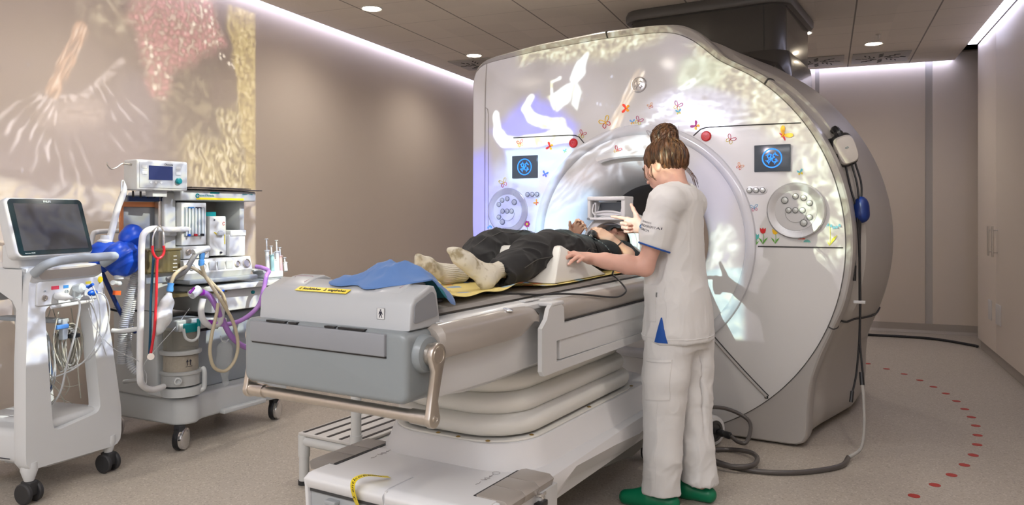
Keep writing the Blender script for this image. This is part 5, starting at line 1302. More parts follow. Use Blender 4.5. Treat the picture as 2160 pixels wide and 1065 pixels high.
# printed lettering on the sleeve
lc = shL.lerp(elL, .22)
def stick_text(txt, size, org, ex, ey, sk, off, m, parent, nm='lettering'):
    b = text_mb(txt, size, Matrix.Identity(4), 0, 'LEFT')
    ex, ey = Vector(ex).normalized(), Vector(ey).normalized()
    nn = ex.cross(ey).normalized()
    for v in b.bm.verts:
        q_ = org + ex * v.co.x + ey * v.co.y; h_ = sk.t.ray_cast(q_ + nn * .15, -nn)[0]
        v.co = h_ + nn * off if h_ is not None else sk.near(q_, off)
    return part(nm, b, m, parent, sharp=None)
ez = (-dl); exx = V(.86, -.5, 0); exx = (exx - ez * exx.dot(ez)).normalized(); exx = V(.75, -.55, -.22)
eyy = V(.1, -.1, 1); o0 = lc + V(-.075, -.062, -.03)
stick_text('UNIVERSITÄTS', .009, o0 + V(0, 0, .016), exx, eyy, ts, .0016, M_ink, tun)
stick_text('KINDERSPITAL', .0145, o0 + V(0, 0, .0), exx, eyy, ts, .0016, M_ink, tun)
stick_text('ZÜRICH', .0145, o0 + V(0, 0, -.017), exx, eyy, ts, .0016, M_ink, tun)
part('round_emblem', MB().tube([ts.near(o0 + V(-.012, 0, -.008) + exx * .0085 * math.cos(a) + eyy * .0085 * math.sin(a), .0014) for a in [R(-60 + 300 * i / 18) for i in range(19)]], .0016, n=4, smooth=0), mat('emblem_blue', (.03, .2, .5), .6, var=0), tun)
# trousers
Q = SDF(.0055)
Q.loft([(.59, -1.085, .70, .125, .17), (.585, -1.085, .8, .128, .165), (.58, -1.085, .93, .11, .145)], .03)
Q.chain([V(.575, -1.165, .76), V(.565, -1.2, .58), kneeL, V(.56, -1.22, .25), ankL + V(.0, 0, -.035)], [.112, .098, .088, .078, .079], .02)
Q.chain([V(.61, -1.01, .76), V(.62, -1.02, .6), kneeR, V(.65, -1.04, .25), ankR + V(.005, 0, -.02)], [.112, .097, .086, .076, .078], .02)
for an in (ankL + V(0, 0, -.035), ankR + V(0, 0, -.02)): Q.cone(an + V(0, 0, -.085), an + V(0, 0, -.13), .12, .12, .004, 's')
Q.ell((.59, -1.085, .5), (.2, .004, .2), k=.01, op='s')
def qdisp(vs, fs):
    g = folds(.009, 6.5, 8, (1, 1, .8), warp=1.6, lo=lambda v: .6 + .8 * np.clip((.75 - v[:, 2]) / .6, 0, 1))(vs, fs)
    return folds(.003, 15, 3, (1, 1, .9))(g, fs)
tro, qvs, qfs = solid(Q, 2, nu, 'trousers', M_cotton, disp=qdisp)
qs = Skin(qvs, qfs)
part('cargo_pocket', qs.patch(gridq((.49, -1.33, .665), (.612, -1.36, .672), (.605, -1.36, .50), (.50, -1.33, .49), 10, 12), .005, (.1, 1, 0)), M_cotton, tro)
part('pocket_stitching', MB().tube([qs.hit((.492 + .0118 * k, -1.35, .653 + .0007 * k), (.1, 1, 0), .0058) for k in range(11)], .0012, n=4, smooth=2), mat('stitch_grey', (.5, .49, .48), .8), tro)
part('side_seam', MB().tube([qs.near((.575 - .02 * (k / 14), -1.4, .70 - .045 * k), .0006) for k in range(14)], .0013, n=4, smooth=3), M_cotton, tro)
# clogs
M_clog = mat('green_clog', (.0, .17, .075), .4, var=.04)
for an, dr in ((ankL, V(-1, -.1, 0)), (ankR, V(-1, .15, 0))):
    K = SDF(.004); dr = dr.normalized(); base_ = V(an.x, an.y, 0)
    h0, h1, h2 = base_ + V(.045, 0, .036) , base_ + dr * .06 + V(0, 0, .04), base_ + dr * .16 + V(0, 0, .03)
    K.cone(h0, h1, .036, .042, .02); K.cone(h1, h2, .042, .033, .02); K.cone(h1 + V(0, 0, .02), base_ + dr * .1 + V(0, 0, .045), .035, .026, .02)
    K.ell(base_ + V(0, 0, -.1), (.4, .4, .1005), k=.003, op='s')
    K.ell(base_ + V(.005, 0, .11), (.035, .033, .055), k=.006, op='s')
    solid(K, 2, nu, 'clog', M_clog)
# ------------------------------------------------------------------ the patient and everything lying on the table
frame(DEV)
ZT = 1.0075
# yellow printed paper sheet
def paper_mat():
    m = bpy.data.materials.new('yellow_printed_paper'); m.use_nodes = True; nt = m.node_tree; N = NT(nt); b = nt.nodes['Principled BSDF']
    tc = N.node('ShaderNodeTexCoord').outputs['Object']; p = N.v('MULTIPLY', tc, (1, 1, 0))
    pw = N.v('ADD', p, N.v('SCALE', N.v('SUBTRACT', N.noise(p, 14., 2, col=True), (.5, .5, .5)), sc=.05))
    c = N.mix(N.noise(p, 5, 2), (.70, .55, .16), (.76, .62, .22))
    d1 = N.voro(pw, 11.); cc = N.sep(N.voro(pw, 11., out='Color'))
    pick = N.m('GREATER_THAN', cc[0], .42); blob = N.m('MULTIPLY', N.ss(d1, .36, .33), pick)
    colr = N.ramp(cc[1], [(.0, (.76, .22, .06)), (.42, (.72, .2, .05)), (.5, (.2, .3, .62)), (.72, (.25, .45, .42)), (1., (.2, .28, .6))])
    c = N.mix(blob, c, colr)
    ln = N.m('MULTIPLY', N.m('MULTIPLY', N.ss(d1, .385, .37), N.ss(d1, .34, .355)), pick)
    c = N.mix(ln, c, (.12, .09, .06))
    s_ = N.sep(p); da = N.m('ADD', N.m('MULTIPLY', s_[0], .6), s_[1])
    l1 = N.ss(N.m('ABSOLUTE', N.m('SUBTRACT', N.m('FRACT', N.m('MULTIPLY', da, 6.)), .5)), .012, .006)
    l2 = N.m('GREATER_THAN', N.m('FRACT', N.m('MULTIPLY', s_[0], 16.)), .45)
    c = N.mix(N.m('MULTIPLY', N.m('MULTIPLY', l1, l2), N.ss(N.noise(p, 6., 1), .48, .52)), c, (.16, .12, .05))
    nt.links.new(c, b.inputs['Base Color']); b.inputs['Roughness'].default_value = .6
    return m
g = []; nx, ny = 26, 90
for j in range(ny + 1):
    y = -2.42 + 1.94 * j / ny; row = []
    for i in range(nx + 1):
        u = i / nx; xr = .262 + .012 * math.sin(y * 7); xl = -.27 + .12 * max(0, min(1, (-2.2 - y) / .2)); x = xl + (xr - xl) * u
        z = ZT + .0015
        z += .03 * math.exp(-((y + 1.93) / .10) ** 2) * max(0, (u - .72) / .28) ** 1.6
        z += .012 * math.exp(-((y + 2.22) / .09) ** 2) * max(0, (u - .6) / .4)
        z += .05 * max(0, (-2.24 - y) / .18) ** 1.5 * (1 - .5 * u) + .02 * max(0, (-2.05 - y) / .45) * (1 - u) + .01 * math.sin(y * 15 + 2 * u) * max(0, (-2.0 - y))
        z += .006 * math.sin(x * 14 + y * 4) * max(0, min(1, (-1.9 - y) / .3))
        row.append((x, y, z))
    g.append(row)
pb = MB(); pb.loops(g, closed=False); pb.loops([[(x, y, z - .0008) for x, y, z in r] for r in reversed(g)], closed=False)
solo('paper_sheet', pb, paper_mat(), 'long yellow paper sheet printed with orange and blue drawings under the patient', 'paper sheet', (0, -1.5, ZT), sharp=R(60))

# wedge cushion
wv = [(-.25, -1.67, ZT + .003), (.255, -1.665, ZT + .003), (.24, -1.10, ZT + .003), (-.25, -1.10, ZT + .003), (-.24, -1.535, 1.15), (.215, -1.53, 1.158), (.20, -1.5, 1.162), (-.23, -1.5, 1.155)]
wb = bmesh.new(); q = [wb.verts.new(v) for v in wv]
for f in ((0, 3, 2, 1), (0, 1, 5, 4), (4, 5, 6, 7), (7, 6, 2, 3), (1, 2, 6, 5), (0, 4, 7, 3)): wb.faces.new([q[i] for i in f])
bmesh.ops.recalc_face_normals(wb, faces=wb.faces); bmesh.ops.bevel(wb, geom=wb.edges[:], offset=.007, segments=3, profile=.5, affect='EDGES')
w_ = MB(); w_.merge(wb)
wt_ = thing('wedge_cushion', 'white wipe-clean wedge cushion propping up the patient knees', 'cushion', (0, -1.4, ZT))
part('foam_body', w_, mat('cushion_white_vinyl', (.82, .81, .76), .35, var=.02, bump=.15, bscale=14), wt_)
part('edge_welt', MB().tube([(.249, -1.658, ZT + .008), (.232, -1.594, 1.08), (.215, -1.53, 1.15)], .0022, n=6, smooth=4), mat('cushion_white_vinyl', '#ffffff'), wt_)

# ---- patient
pt = thing('person', 'patient lying on the table in black T-shirt, black jeans and dirty white socks', 'person', (0, -1.2, ZT))
M_skin2 = mat('skin_tan', (.52, .28, .19), .5, var=.1, vscale=20, bump=.12, bscale=600, sss=.1)
B = SDF(.0042)
pf, pu = V(.12, -.30, 1), V(.05, 1, .32)
pc_ = V(.02, -.455, 1.128)
PW, pr, pf, pu = head(B, pc_, pf, pu, .93, neck=(.0, -.60, 1.085), nr=.045)
B.chain([V(0, -.63, 1.08), V(0, -.8, 1.085), V(0, -1.05, 1.08)], [.07, .07, .075], .03)
nS, nE, nW_ = V(.135, -.655, 1.085), V(.225, -.70, 1.045), V(.125, -.775, 1.165)
fS, fE, fW = V(-.135, -.655, 1.085), V(-.22, -.82, 1.075), V(-.085, -.80, 1.165)
B.chain([V(0, -.63, 1.085), nS, nE], [.055, .042, .034], .02); B.chain([nE, nE.lerp(nW_, .35), nW_], [.033, .034, .022], .02)
B.chain([V(0, -.63, 1.085), fS, fE], [.055, .042, .034], .02); B.chain([fE, fE.lerp(fW, .35), fW], [.033, .034, .022], .02)
t1 = hand(B, nW_, (-.80, -.25, .42), (.25, -.62, .75), (.35, .8, .5), .86, [(22, 30, 20), (30, 35, 25), (38, 40, 28), (42, 45, 30)], .07, (.6, .55, -.45))
t2 = hand(B, fW, (.42, .0, .9), (-.35, .5, .6), (-.5, -.75, .3), .86, [(25, 40, 25), (35, 45, 25), (42, 45, 28), (45, 45, 30)], .08, (.75, .5, -.2))
for s, yk, yh, yk0 in ((1, .1, .09, 0), (-1, -.17, -.09, 0)):
    B.chain([V(yh, -1.08, 1.08), V(yk, -1.48, 1.13), V(.11 if s > 0 else -.12, -1.80 if s > 0 else -1.72, 1.05)], [.06, .045, .032], .02)
pbody, pvs, pfs = solid(B, 2, pt, 'body', M_skin2)
nails(t1[:4], (.25, -.62, .75), pt, M_nail, .86)
for s in (-1, 1):
    part('eye', MB().sphere(PW(s * .031, .077, .003), .0106, n=12), mat('eye_white', '#fff'), pt)
    part('iris', MB().sphere(PW(s * .031, .0835, .002), .0054, n=10), mat('iris_brown', '#000'), pt)
    part('eyebrow', MB().tube([PW(s * .014, .092, .022), PW(s * .032, .092, .03), PW(s * .052, .078, .024)], .0028, n=5, smooth=3), M_black, pt)
M_bh = hair_mat('black_hair', (.004, .003, .003), (.02, .014, .012), (50, 50, 50))
PH = SDF(.005); Mp = [[pr[i], pf[i], pu[i]] for i in range(3)]
PH.ell(PW(0, -.02, .03), (.08, .096, .088), Mp, .02); PH.ell(PW(0, -.06, -.03), (.075, .05, .09), Mp, .03); PH.ell(PW(0, .09, -.04), (.068, .08, .088), Mp, .012, 's')
PH.ell(PW(.075, -.03, -.03), (.02, .04, .05), Mp, .02)
solid(PH, 1, pt, 'hair', M_bh, disp=folds(.005, 30, 1, ridge=False))
# T-shirt
TS = SDF(.005)
TS.chain([V(.0, -.63, 1.085), V(.0, -.8, 1.09), V(0, -.95, 1.09), V(0, -1.08, 1.088)], [.075, .082, .078, .08], .04)
for s in (-1, 1):
    TS.chain([V(s * .09, -.66, 1.082), V(s * .10, -.8, 1.082), V(s * .09, -1.0, 1.08), V(s * .085, -1.1, 1.08)], [.066, .07, .07, .07], .04)
TS.chain([V(.10, -.65, 1.085), nS, nS.lerp(nE, .75)], [.06, .058, .055], .03); TS.chain([V(-.10, -.65, 1.085), fS, fS.lerp(fE, .7)], [.06, .058, .055], .03)
TS.ell((.01, -.575, 1.13), (.055, .05, .05), k=.01, op='s')
M_tee = mat('black_jersey', (.008, .008, .009), .8, var=.2, bump=.2, bscale=700)
tee, evs, efs = solid(TS, 2, pt, 'tshirt', M_tee, disp=folds(.008, 8, 4))
es = Skin(evs, efs)
M_pr = mat('print_white', (.6, .6, .58), .7, var=0); M_pred = mat('print_red', (.33, .01, .03), .7, var=0)
o1 = V(-.06, -.86, 1.2)
def chest(x, y, off): return es.near((x, y, 1.25), off)
zig = [(-.115, -.84), (-.07, -.885), (-.03, -.86), (.0, -.90), (.03, -.87), (.065, -.87)]
part('shirt_print', es.patch([[V(-.11 + .17 * i / 12, -.80 - .045 * j / 3 - .018 * math.sin(i * 1.4), 1.25) for i in range(13)] for j in range(4)], .0012), M_pred, tee, label='dark red chest print')
part('print_outline', MB().tube([chest(a, b, .0022) for a, b in zig], .0032, n=5, smooth=4), M_pr, tee)
# jeans
M_jean = mat('black_denim', (.020, .020, .021), .88, var=.5, vscale=9, bump=.35, bscale=900, sheen=.05)
J = SDF(.005)
J.chain([V(0, -1.03, 1.09), V(0, -1.12, 1.088)], [.085, .09], .04)
for s in (-1, 1): J.ell((s * .075, -1.1, 1.09), (.085, .09, .083), k=.04)
J.chain([V(.09, -1.1, 1.10), V(.10, -1.28, 1.125), V(.105, -1.45, 1.135), V(.105, -1.6, 1.118), V(.11, -1.76, 1.072), V(.115, -1.845, 1.058)], [.09, .088, .082, .08, .073, .058], .02)
J.chain([V(-.09, -1.1, 1.10), V(-.14, -1.28, 1.125), V(-.175, -1.46, 1.138), V(-.16, -1.57, 1.11), V(-.13, -1.68, 1.07), V(-.12, -1.73, 1.05)], [.09, .088, .085, .082, .072, .056], .02)
J.ell((.08, -1.86, 1.075), (.03, .02, .03), k=.02)
for c_, dv in ((V(.115, -1.87, 1.056), V(.0, -1, 0)), (V(-.12, -1.755, 1.046), V(0, -1, 0))): J.cone(c_, c_ + dv * .06, .043, .05, .006, 's')
J.ell((0, -1.5, ZT - .1 + .0), (.6, .9, .1005), k=.004, op='s')
jn, jvs, jfs = solid(J, 2, pt, 'jeans', M_jean, disp=folds(.017, 6.5, 6, (1.2, .8, 1.2), warp=2.))
js = Skin(jvs, jfs)
M_st = mat('denim_stitch', (.09, .085, .08), .8)
part('seam', MB().tube([js.near((.25, -1.12 - .07 * k, 1.12 - .004 * (k - 4) ** 2 * .2), .0008) for k in range(11)], .0016, n=5, smooth=3), M_st, jn)
part('seam', MB().tube([js.near((-.06, -1.2 - .06 * k, 1.3), .0008) for k in range(10)], .0016, n=5, smooth=3), M_st, jn)
part('waistband', MB().tube([js.near((.2 * math.cos(a), -1.06, 1.09 + .2 * math.sin(a)), .001) for a in [math.pi * i / 16 for i in range(17)]], .004, n=6, smooth=2), M_jean, jn)
part('back_pocket', MB().tube([js.near(p, .0012) for p in [(.25, -1.10, 1.15), (.25, -1.2, 1.16), (.25, -1.22, 1.10), (.25, -1.12, 1.06)]], .0016, n=5, smooth=3), M_st, jn)
# socks
def sock_mat():
    m = bpy.data.materials.new('worn_white_sock'); m.use_nodes = True; nt = m.node_tree; N = NT(nt); b = nt.nodes['Principled BSDF']
    tc = N.node('ShaderNodeTexCoord').outputs['Object']; s_ = N.sep(tc)
    d = N.m('MULTIPLY', N.ss(N.noise(tc, 17., 3, .6), .48, .66), N.ss(s_[1], -.70, -.78))
    c = N.mix(N.m('MULTIPLY', d, .8), (.66, .62, .52), (.27, .215, .11))
    nt.links.new(c, b.inputs['Base Color']); b.inputs['Roughness'].default_value = .9
    wv_ = N.node('ShaderNodeTexWave'); wv_.bands_direction = 'Z'; N.put(wv_.inputs['Vector'], tc); wv_.inputs['Scale'].default_value = 42.; wv_.inputs['Distortion'].default_value = 2.5; wv_.inputs['Detail Scale'].default_value = .6
    bn = N.node('ShaderNodeBump'); bn.inputs['Strength'].default_value = .6; bn.inputs['Distance'].default_value = .004
    nt.links.new(N.m('ADD', N.m('MULTIPLY', wv_.outputs[0], N.ss(s_[1], -.74, -.66)), N.m('MULTIPLY', N.noise(tc, 500, 2), .3)), bn.inputs['Height']); nt.links.new(bn.outputs[0], b.inputs['Normal'])
    return m
M_sock = sock_mat()
def foot(an, heel, ball, toe, r=(1, 1), sidev=(1, 0, 0), curl=0):
    F_ = SDF(.004); an, heel, ball, toe = map(V, *zip(an, heel, ball, toe)) if False else (V(*an), V(*heel), V(*ball), V(*toe)); sd = V(*sidev).normalized()
    up_ = an + (an - heel).normalized() * 0 + V(0, .09, .018)
    F_.cone(an, up_, .033, .034, .02); F_.cone(an, heel, .034, .032, .02); F_.cone(heel, ball, .029, .026, .025); F_.cone(an, (ball + toe) / 2, .03, .02, .03)
    F_.cone(ball - sd * .018, ball + sd * .02, .024, .026, .02); F_.cone(heel.lerp(ball, .5) + sd * .0, ball + sd * .014, .025, .025, .02)
    for k in range(5):
        o = sd * (-.028 + .014 * k); l_ = toe + o * 1.05 + (toe - ball) * (-.35 * (1 - k / 4) ** 1.2)
        F_.cone(ball + o, l_, .014, .0135 if k == 4 else .010, .014)
    return solid(F_, 2, pt, 'sock', M_sock, disp=folds(.002, 25, 2))
foot((.115, -1.945, 1.062), (.125, -1.985, 1.042), (.065, -2.055, 1.125), (.04, -2.085, 1.165), sidev=(.8, .25, -.3))
foot((-.125, -1.80, 1.048), (-.135, -1.875, 1.042), (-.16, -1.985, 1.078), (-.175, -2.035, 1.10), sidev=(.3, .15, .9))
# wrist band
part('wrist_band', MB().tube([nW_.lerp(nE, .22) + (V(.6, .3, .5).normalized() * math.cos(a) + (nE - nW_).normalized().cross(V(.6, .3, .5).normalized()) * math.sin(a)) * .0285 for a in [2 * math.pi * i / 20 for i in range(20)]], .0028, n=6, smooth=2, closed=True), M_black, pt)
# alarm ball in the hands with its twisted cord
ab_ = thing('squeeze_ball', 'black rubber alarm ball with beaded cord held in the patient hands', 'alarm ball', (.0, -.835, 1.19))
ba, bb_ = V(.05, -.865, 1.185), V(.03, -.79, 1.195)
part('bulb', MB().lathe([(.001, -.01), (.012, -.008), (.021, .004), (.026, .022), (.025, .04), (.018, .056), (.001, .062)], ba, bb_ - ba, n=24), M_black, ab_)
part('nozzle', MB().lathe([(.006, -.018), (.0085, -.016), (.0085, -.006), (.004, -.004)], ba, bb_ - ba, n=16), M_chrome, ab_)
cd = [ba + V(0, -.012, 0), ba + V(.012, -.02, -.03), V(.045, -.87, 1.178), V(.09, -.88, 1.165), V(.14, -.885, 1.135), V(.175, -.89, 1.09), V(.20, -.92, 1.03)]
part('cord', MB().tube(cd, .0022, n=6, smooth=6), M_black, ab_)
pc2, _ = catmull([V(*p) for p in cd], 5, False)
cb_ = MB()
for p in pc2[::2]: cb_.sphere(p, .0029, n=6)
part('cord_beads', cb_, mat('bead_silver', (.4, .38, .34), .3, metal=.6), ab_)
# black cable over the rail
solo('cable', MB().tube([(.20, -.93, ZT + .005), (.27, -1.10, ZT + .003), (.335, -1.18, .992), (.392, -1.235, .955), (.396, -1.32, .935), (.388, -1.45, .945), (.37, -1.6, .966), (.335, -1.75, .982), (.30, -1.9, .99), (.27, -2.0, 1.001), (.2, -2.1, 1.0035)], .0042, n=8), M_black,
     'thin black cable looping down over the taupe table rail in front of the nurse', 'cable', (.3, -1.5, 1.0))
lp_ = MB(); lp_.tube([(.10, -2.50, ZT + .006), (.17, -2.46, ZT + .004), (.215, -2.42, ZT + .004), (.22, -2.405, ZT + .006), (.19, -2.41, ZT + .012), (.12, -2.47, ZT + .012)], .0055, n=8)
solo('strap_end', lp_, M_black, 'short black strap loop behind the table head box', 'strap', (.17, -2.45, ZT))

# head coil with mirror
M_coil = mat('coil_white', (.72, .72, .715), .35, var=.015)
co = thing('head_coil', 'white head coil with mirror frame around the patient head', 'head coil', (.03, -.42, ZT))
y0, y1 = -.60, -.22
cxr, czr = .03, 1.13
def archl(y, ro, ri, a0=-35, a1=215, n=36):
    o = [(cxr + ro * math.cos(R(a0 + (a1 - a0) * i / n)), y, czr + ro * math.sin(R(a0 + (a1 - a0) * i / n))) for i in range(n + 1)]
    i_ = [(cxr + ri * math.cos(R(a1 + (a0 - a1) * i / n)), y, czr + ri * math.sin(R(a1 + (a0 - a1) * i / n))) for i in range(n + 1)]
    return o + i_
part('shell', MB().loops([archl(-.575, .150, .128), archl(-.585, .158, .122), archl(-.57, .166, .118), archl(-.5, .172, .115), archl(-.28, .172, .115), archl(-.24, .165, .12)], cap0=True, cap1=True), M_coil, co)
part('cradle', MB().prism([(-.13, ZT), (.19, ZT), (.2, 1.06), (.175, 1.12), (.155, 1.09), (.1, 1.035), (-.04, 1.035), (-.09, 1.09), (-.12, 1.12), (-.145, 1.06)], -.585, -.22, 'y', r=.006), M_coil, co)
part('side_block', MB().box(.165, .205, -.58, -.34, 1.02, 1.20, r=.012), M_coil, co)
part('side_seam', MB().box(.2052, .2062, -.52, -.51, 1.05, 1.17), M_groove, co)
part('inner_pad', MB().prism([(cxr - .05, 1.235), (cxr + .07, 1.235), (cxr + .005, 1.262)], -.57, -.35, 'y', r=.003), mat('pad_dark_grey', (.12, .12, .125), .7), co)
fm_ = MB()
def fr(x0_, x1_, z0_, z1_, ya, yb): fm_.box(x0_, x1_, ya, yb, z0_, z1_, r=.006)
fx0, fx1, fz0, fz1 = -.085, .137, 1.262, 1.392
fr(fx0, fx1, fz1 - .022, fz1, -.63, -.5); fr(fx0, fx0 + .018, fz0, fz1 - .01, -.625, -.505); fr(fx1 - .024, fx1, fz0, fz1 - .01, -.625, -.505); fr(fx0, fx1, fz0, fz0 + .016, -.625, -.505)
part('mirror_frame', fm_, M_coil, co)
MM = Matrix.Translation((.024, -.56, 1.325)) @ Matrix.Rotation(R(-32), 4, 'X')
mr = part('mirror_holder', MB().box(-.078, .078, -.004, .004, -.042, .042, r=.003, M=MM).tube([MM @ V(-.085, -.012, -.034), MM @ V(-.03, -.014, -.026), MM @ V(.03, -.014, -.027), MM @ V(.085, -.012, -.04)], .006, n=8), M_coil, co)
part('mirror', MB().box(-.066, .066, -.0062, -.004, -.024, .036, M=MM), mat('mirror_glass', (.42, .46, .5), .04, metal=1., var=0), mr)
part('bracket', MB().tube([(-.058, -.6, 1.35), (-.062, -.605, 1.31), (-.05, -.6, 1.29)], .005, n=8).box(-.062, -.048, -.59, -.55, 1.27, 1.36, r=.002), M_coil, co)
for x in (-.077, .127): part('thumb_screw', MB().cyl((x, -.632, 1.27), (x, -.622, 1.27), .007, n=16), M_tgr, co)

# folded cloths on the head box
M_cb = mat('blue_drape_cloth', (.10, .20, .44), .8, var=.05, bump=.2, bscale=300, sheen=.2); M_ct = mat('teal_drape_cloth', (.02, .16, .20), .8, var=.05, bump=.2, bscale=300)
def boxtop(x, y):
    z = float(np.interp(y, [-2.72, -2.70, -2.685, -2.66, -2.605, -2.56, -2.50, -2.42], [.97, 1.032, 1.054, 1.066, 1.088, 1.095, 1.055, 1.012]))
    return z - max(0, x - .30) * 1.6
def ridg(x, y, f, sd):
    q = Vector((x * f + sd, y * f * .8, sd * .7)); q = q + .9 * mnoise.noise_vector(q * .7); return 1 - 2 * abs(mnoise.noise(q))
def draped(name, m, label, base, outline, hump, sd, amp):
    """crumpled cloth lying over the box: outline (x, y) ring around a centre, closed thin solid"""
    nR, nA = 26, 90; cx, cy = base[0], base[1]; O_, _ = catmull([V(a, b, 0) for a, b in outline], 12, True); n_ = len(O_)
    topL, botL = [], []
    for i in range(nR + 1):
        t = i / nR; rt, rb = [], []
        for j in range(nA):
            o = O_[int(j * n_ / nA)]; x = cx + (o.x - cx) * t; y = cy + (o.y - cy) * t; x += .006 * mnoise.noise(Vector((x * 30, y * 30, sd))); e = (1 - t ** 3)
            h_ = .004 + e * (hump(x, y) + amp * max(-.2, ridg(x, y, 9, sd)) ** 1 + amp * .35 * ridg(x, y, 22, sd + 3)); z0 = boxtop(x, y)
            rt.append((x, y, z0 + max(.004, h_) + .002)); rb.append((x, y, z0 + .0012))
        topL.append(rt); botL.append(rb)
    t_ = thing(name, label, 'cloth', base); b = MB(); b.loops(topL + list(reversed(botL)), cap0=True, cap1=True)
    part('folds', b, m, t_, sharp=R(50)); return t_
gs = lambda x, y, cx, cy, a, b, h_: h_ * math.exp(-((x - cx) / a) ** 2 - ((y - cy) / b) ** 2)
draped('folded_cloth', M_cb, 'crumpled light blue cloth on top of the table head box', (.14, -2.585, 1.09),
       [(-.055, -2.64), (.0, -2.655), (.06, -2.642), (.12, -2.662), (.2, -2.635), (.27, -2.605), (.305, -2.555), (.325, -2.49), (.30, -2.455), (.27, -2.50), (.2, -2.49), (.1, -2.50), (.03, -2.56), (-.03, -2.61)],
       lambda x, y: gs(x, y, .15, -2.56, .09, .06, .030) + gs(x, y, .01, -2.64, .05, .03, .012) + gs(x, y, .25, -2.53, .05, .05, .022), 3, .021)
draped('folded_cloth', M_ct, 'teal green cloth bundled beside and beneath the blue cloth', (.20, -2.50, 1.06),
       [(.04, -2.545), (.12, -2.56), (.24, -2.565), (.31, -2.545), (.315, -2.50), (.30, -2.46), (.2, -2.44), (.1, -2.455), (.04, -2.49)],
       lambda x, y: gs(x, y, .08, -2.48, .05, .04, .02), 6, .006)
# ------------------------------------------------------------------ equipment along the left wall
CART = Matrix.Translation((-2.14, 3.44, 0)) @ Matrix.Rotation(math.atan2(.42, .134), 4, 'Z')     # x along the visible face, -y out of it
MACH = Matrix.Translation((-1.807, 4.170, 0)) @ Matrix.Rotation(math.atan2(.6711, .3637), 4, 'Z')
def meas(Fm, px, py, y=0.):
    """point of a measured sight line on the plane y of a frame (survey of the room)"""
    o, d = V(0, 0, 1.3), V((px - 1080) / 1620, 1, -(py - 450) / 1620); Mi = Fm.inverted(); a = Mi @ o; b = Mi.to_3x3() @ d
    return a + b * ((y - a.y) / b.y)
M_cw = mat('cart_white_plastic', (.64, .655, .66), .38, var=.015)
M_cg = mat('cart_grey_plastic', (.36, .40, .44), .4, var=.02)
M_cable = mat('cable_light_grey', (.5, .52, .53), .5); M_cableb = mat('cable_beige', (.45, .44, .38), .5)
M_navy = mat('hose_navy', (.008, .03, .16), .35); M_redp = mat('tube_red', (.6, .02, .03), .35)
M_tealp = mat('teal_plastic', (.0, .22, .24), .35)
# ---- monitor cart
frame(CART)
ct = thing('monitor_cart', 'white patient monitor cart at the left edge with grey push handle and hanging cables', 'trolley', (.2, .2, 0))
def yloft(outl, y0, y1, r=.012): return MB().prism(outl, y0, y1, 'y', r=r)
outer = rpoly([(-.045, .15), (.50, .12), (.50, .30), (.445, .62), (.375, 1.01), (.37, 1.055), (.0, 1.06), (-.03, 1.0), (-.045, .62)], [.05, .06, .05, .05, .04, .03, .03, .05, .05])
inner = rpoly([(.10, .30), (.365, .33), (.30, .875), (.055, .872)], .04)
def ringloft(o, i_, y0, y1, n=120):
    def samp(P_):
        c = V(.2, .6); out = []
        for k in range(n):
            a = 2 * math.pi * k / n - math.pi; d = V(math.cos(a), math.sin(a)); best = 0
            for p, q in zip(P_, P_[1:] + P_[:1]):
                p, q = V(*p) - c, V(*q) - c; e = q - p; det = d.x * -e.y + d.y * e.x
                if abs(det) < 1e-9: continue
                t = (p.x * -e.y + p.y * e.x) / det; u = (d.x * p.y - d.y * p.x) / det
                if t > 0 and -1e-6 <= u <= 1 + 1e-6: best = max(best, t)
            out.append(tuple(c + d * best))
        return out
    O_, I_ = samp(o), samp(i_); cc = V(.2, .6)
    sh = lambda P_, f: [tuple(cc + (V(*p) - cc) * f) for p in P_]
    L_ = [(I_, y1), (I_, y0 + .012), (sh(I_, 1.02), y0), (sh(O_, .985), y0), (O_, y0 + .015), (O_, y1 - .015), (sh(O_, .985), y1), (I_, y1)]
    return MB().loops([[(x, y, z) for x, z in P_] for P_, y in L_])
part('end_frame', ringloft(outer, inner, .0, .07), M_cw, ct)
part('end_frame', ringloft(outer, inner, .44, .50), M_cw, ct)
part('base_tray', MB().box(-.02, .47, .03, .47, .17, .325, r=.03), M_cw, ct)
part('tray_cover', MB().box(.08, .40, .02, .44, .30, .345, r=.02), M_cw, ct)
part('top_deck', MB().box(-.02, .38, .03, .47, .985, 1.055, r=.02), M_cw, ct)
ar = [(.03, .76), (.05, .85), (.09, .91), (.16, .945), (.25, .955), (.34, .945), (.41, .91), (.45, .85), (.47, .76)]
part('side_arch', MB().loops([[(-.035, y, 1.05) for y, z in ar], [(-.035, y, z) for y, z in ar], [(-.015, y, z) for y, z in ar], [(-.015, y, 1.05) for y, z in ar]], closed=False), M_cw, ct)
part('under_box', MB().prism([(.10, .125), (.38, .11), (.39, .16), (.09, .165)], .05, .3, 'y', r=.006), M_cw, ct)
h = [(.0, .0, 1.03), (.005, -.05, 1.065), (.04, -.085, 1.085), (.12, -.10, 1.092), (.25, -.10, 1.092), (.34, -.095, 1.092), (.385, -.06, 1.085), (.38, .0, 1.05)]
part('push_handle', MB().tube([V(*p) for p in h], .021, n=14), M_cg, ct)
part('handle_recess', MB().prism(rpoly([(.03, 1.0), (.36, 1.0), (.365, 1.05), (.02, 1.05)], .015), -.004, .004, 'y'), mat('recess_beige', (.5, .47, .44), .5), ct)
pp = part('connector_panel', MB().prism(rpoly([(.005, .882), (.345, .885), (.35, .99), (.01, .99)], .015), -.008, .004, 'y', r=.003), M_cw, ct)
part('cable_lip', MB().tube([(.07, -.02, .872), (.30, -.02, .878)], .008, n=8, smooth=0), M_cw, pp)
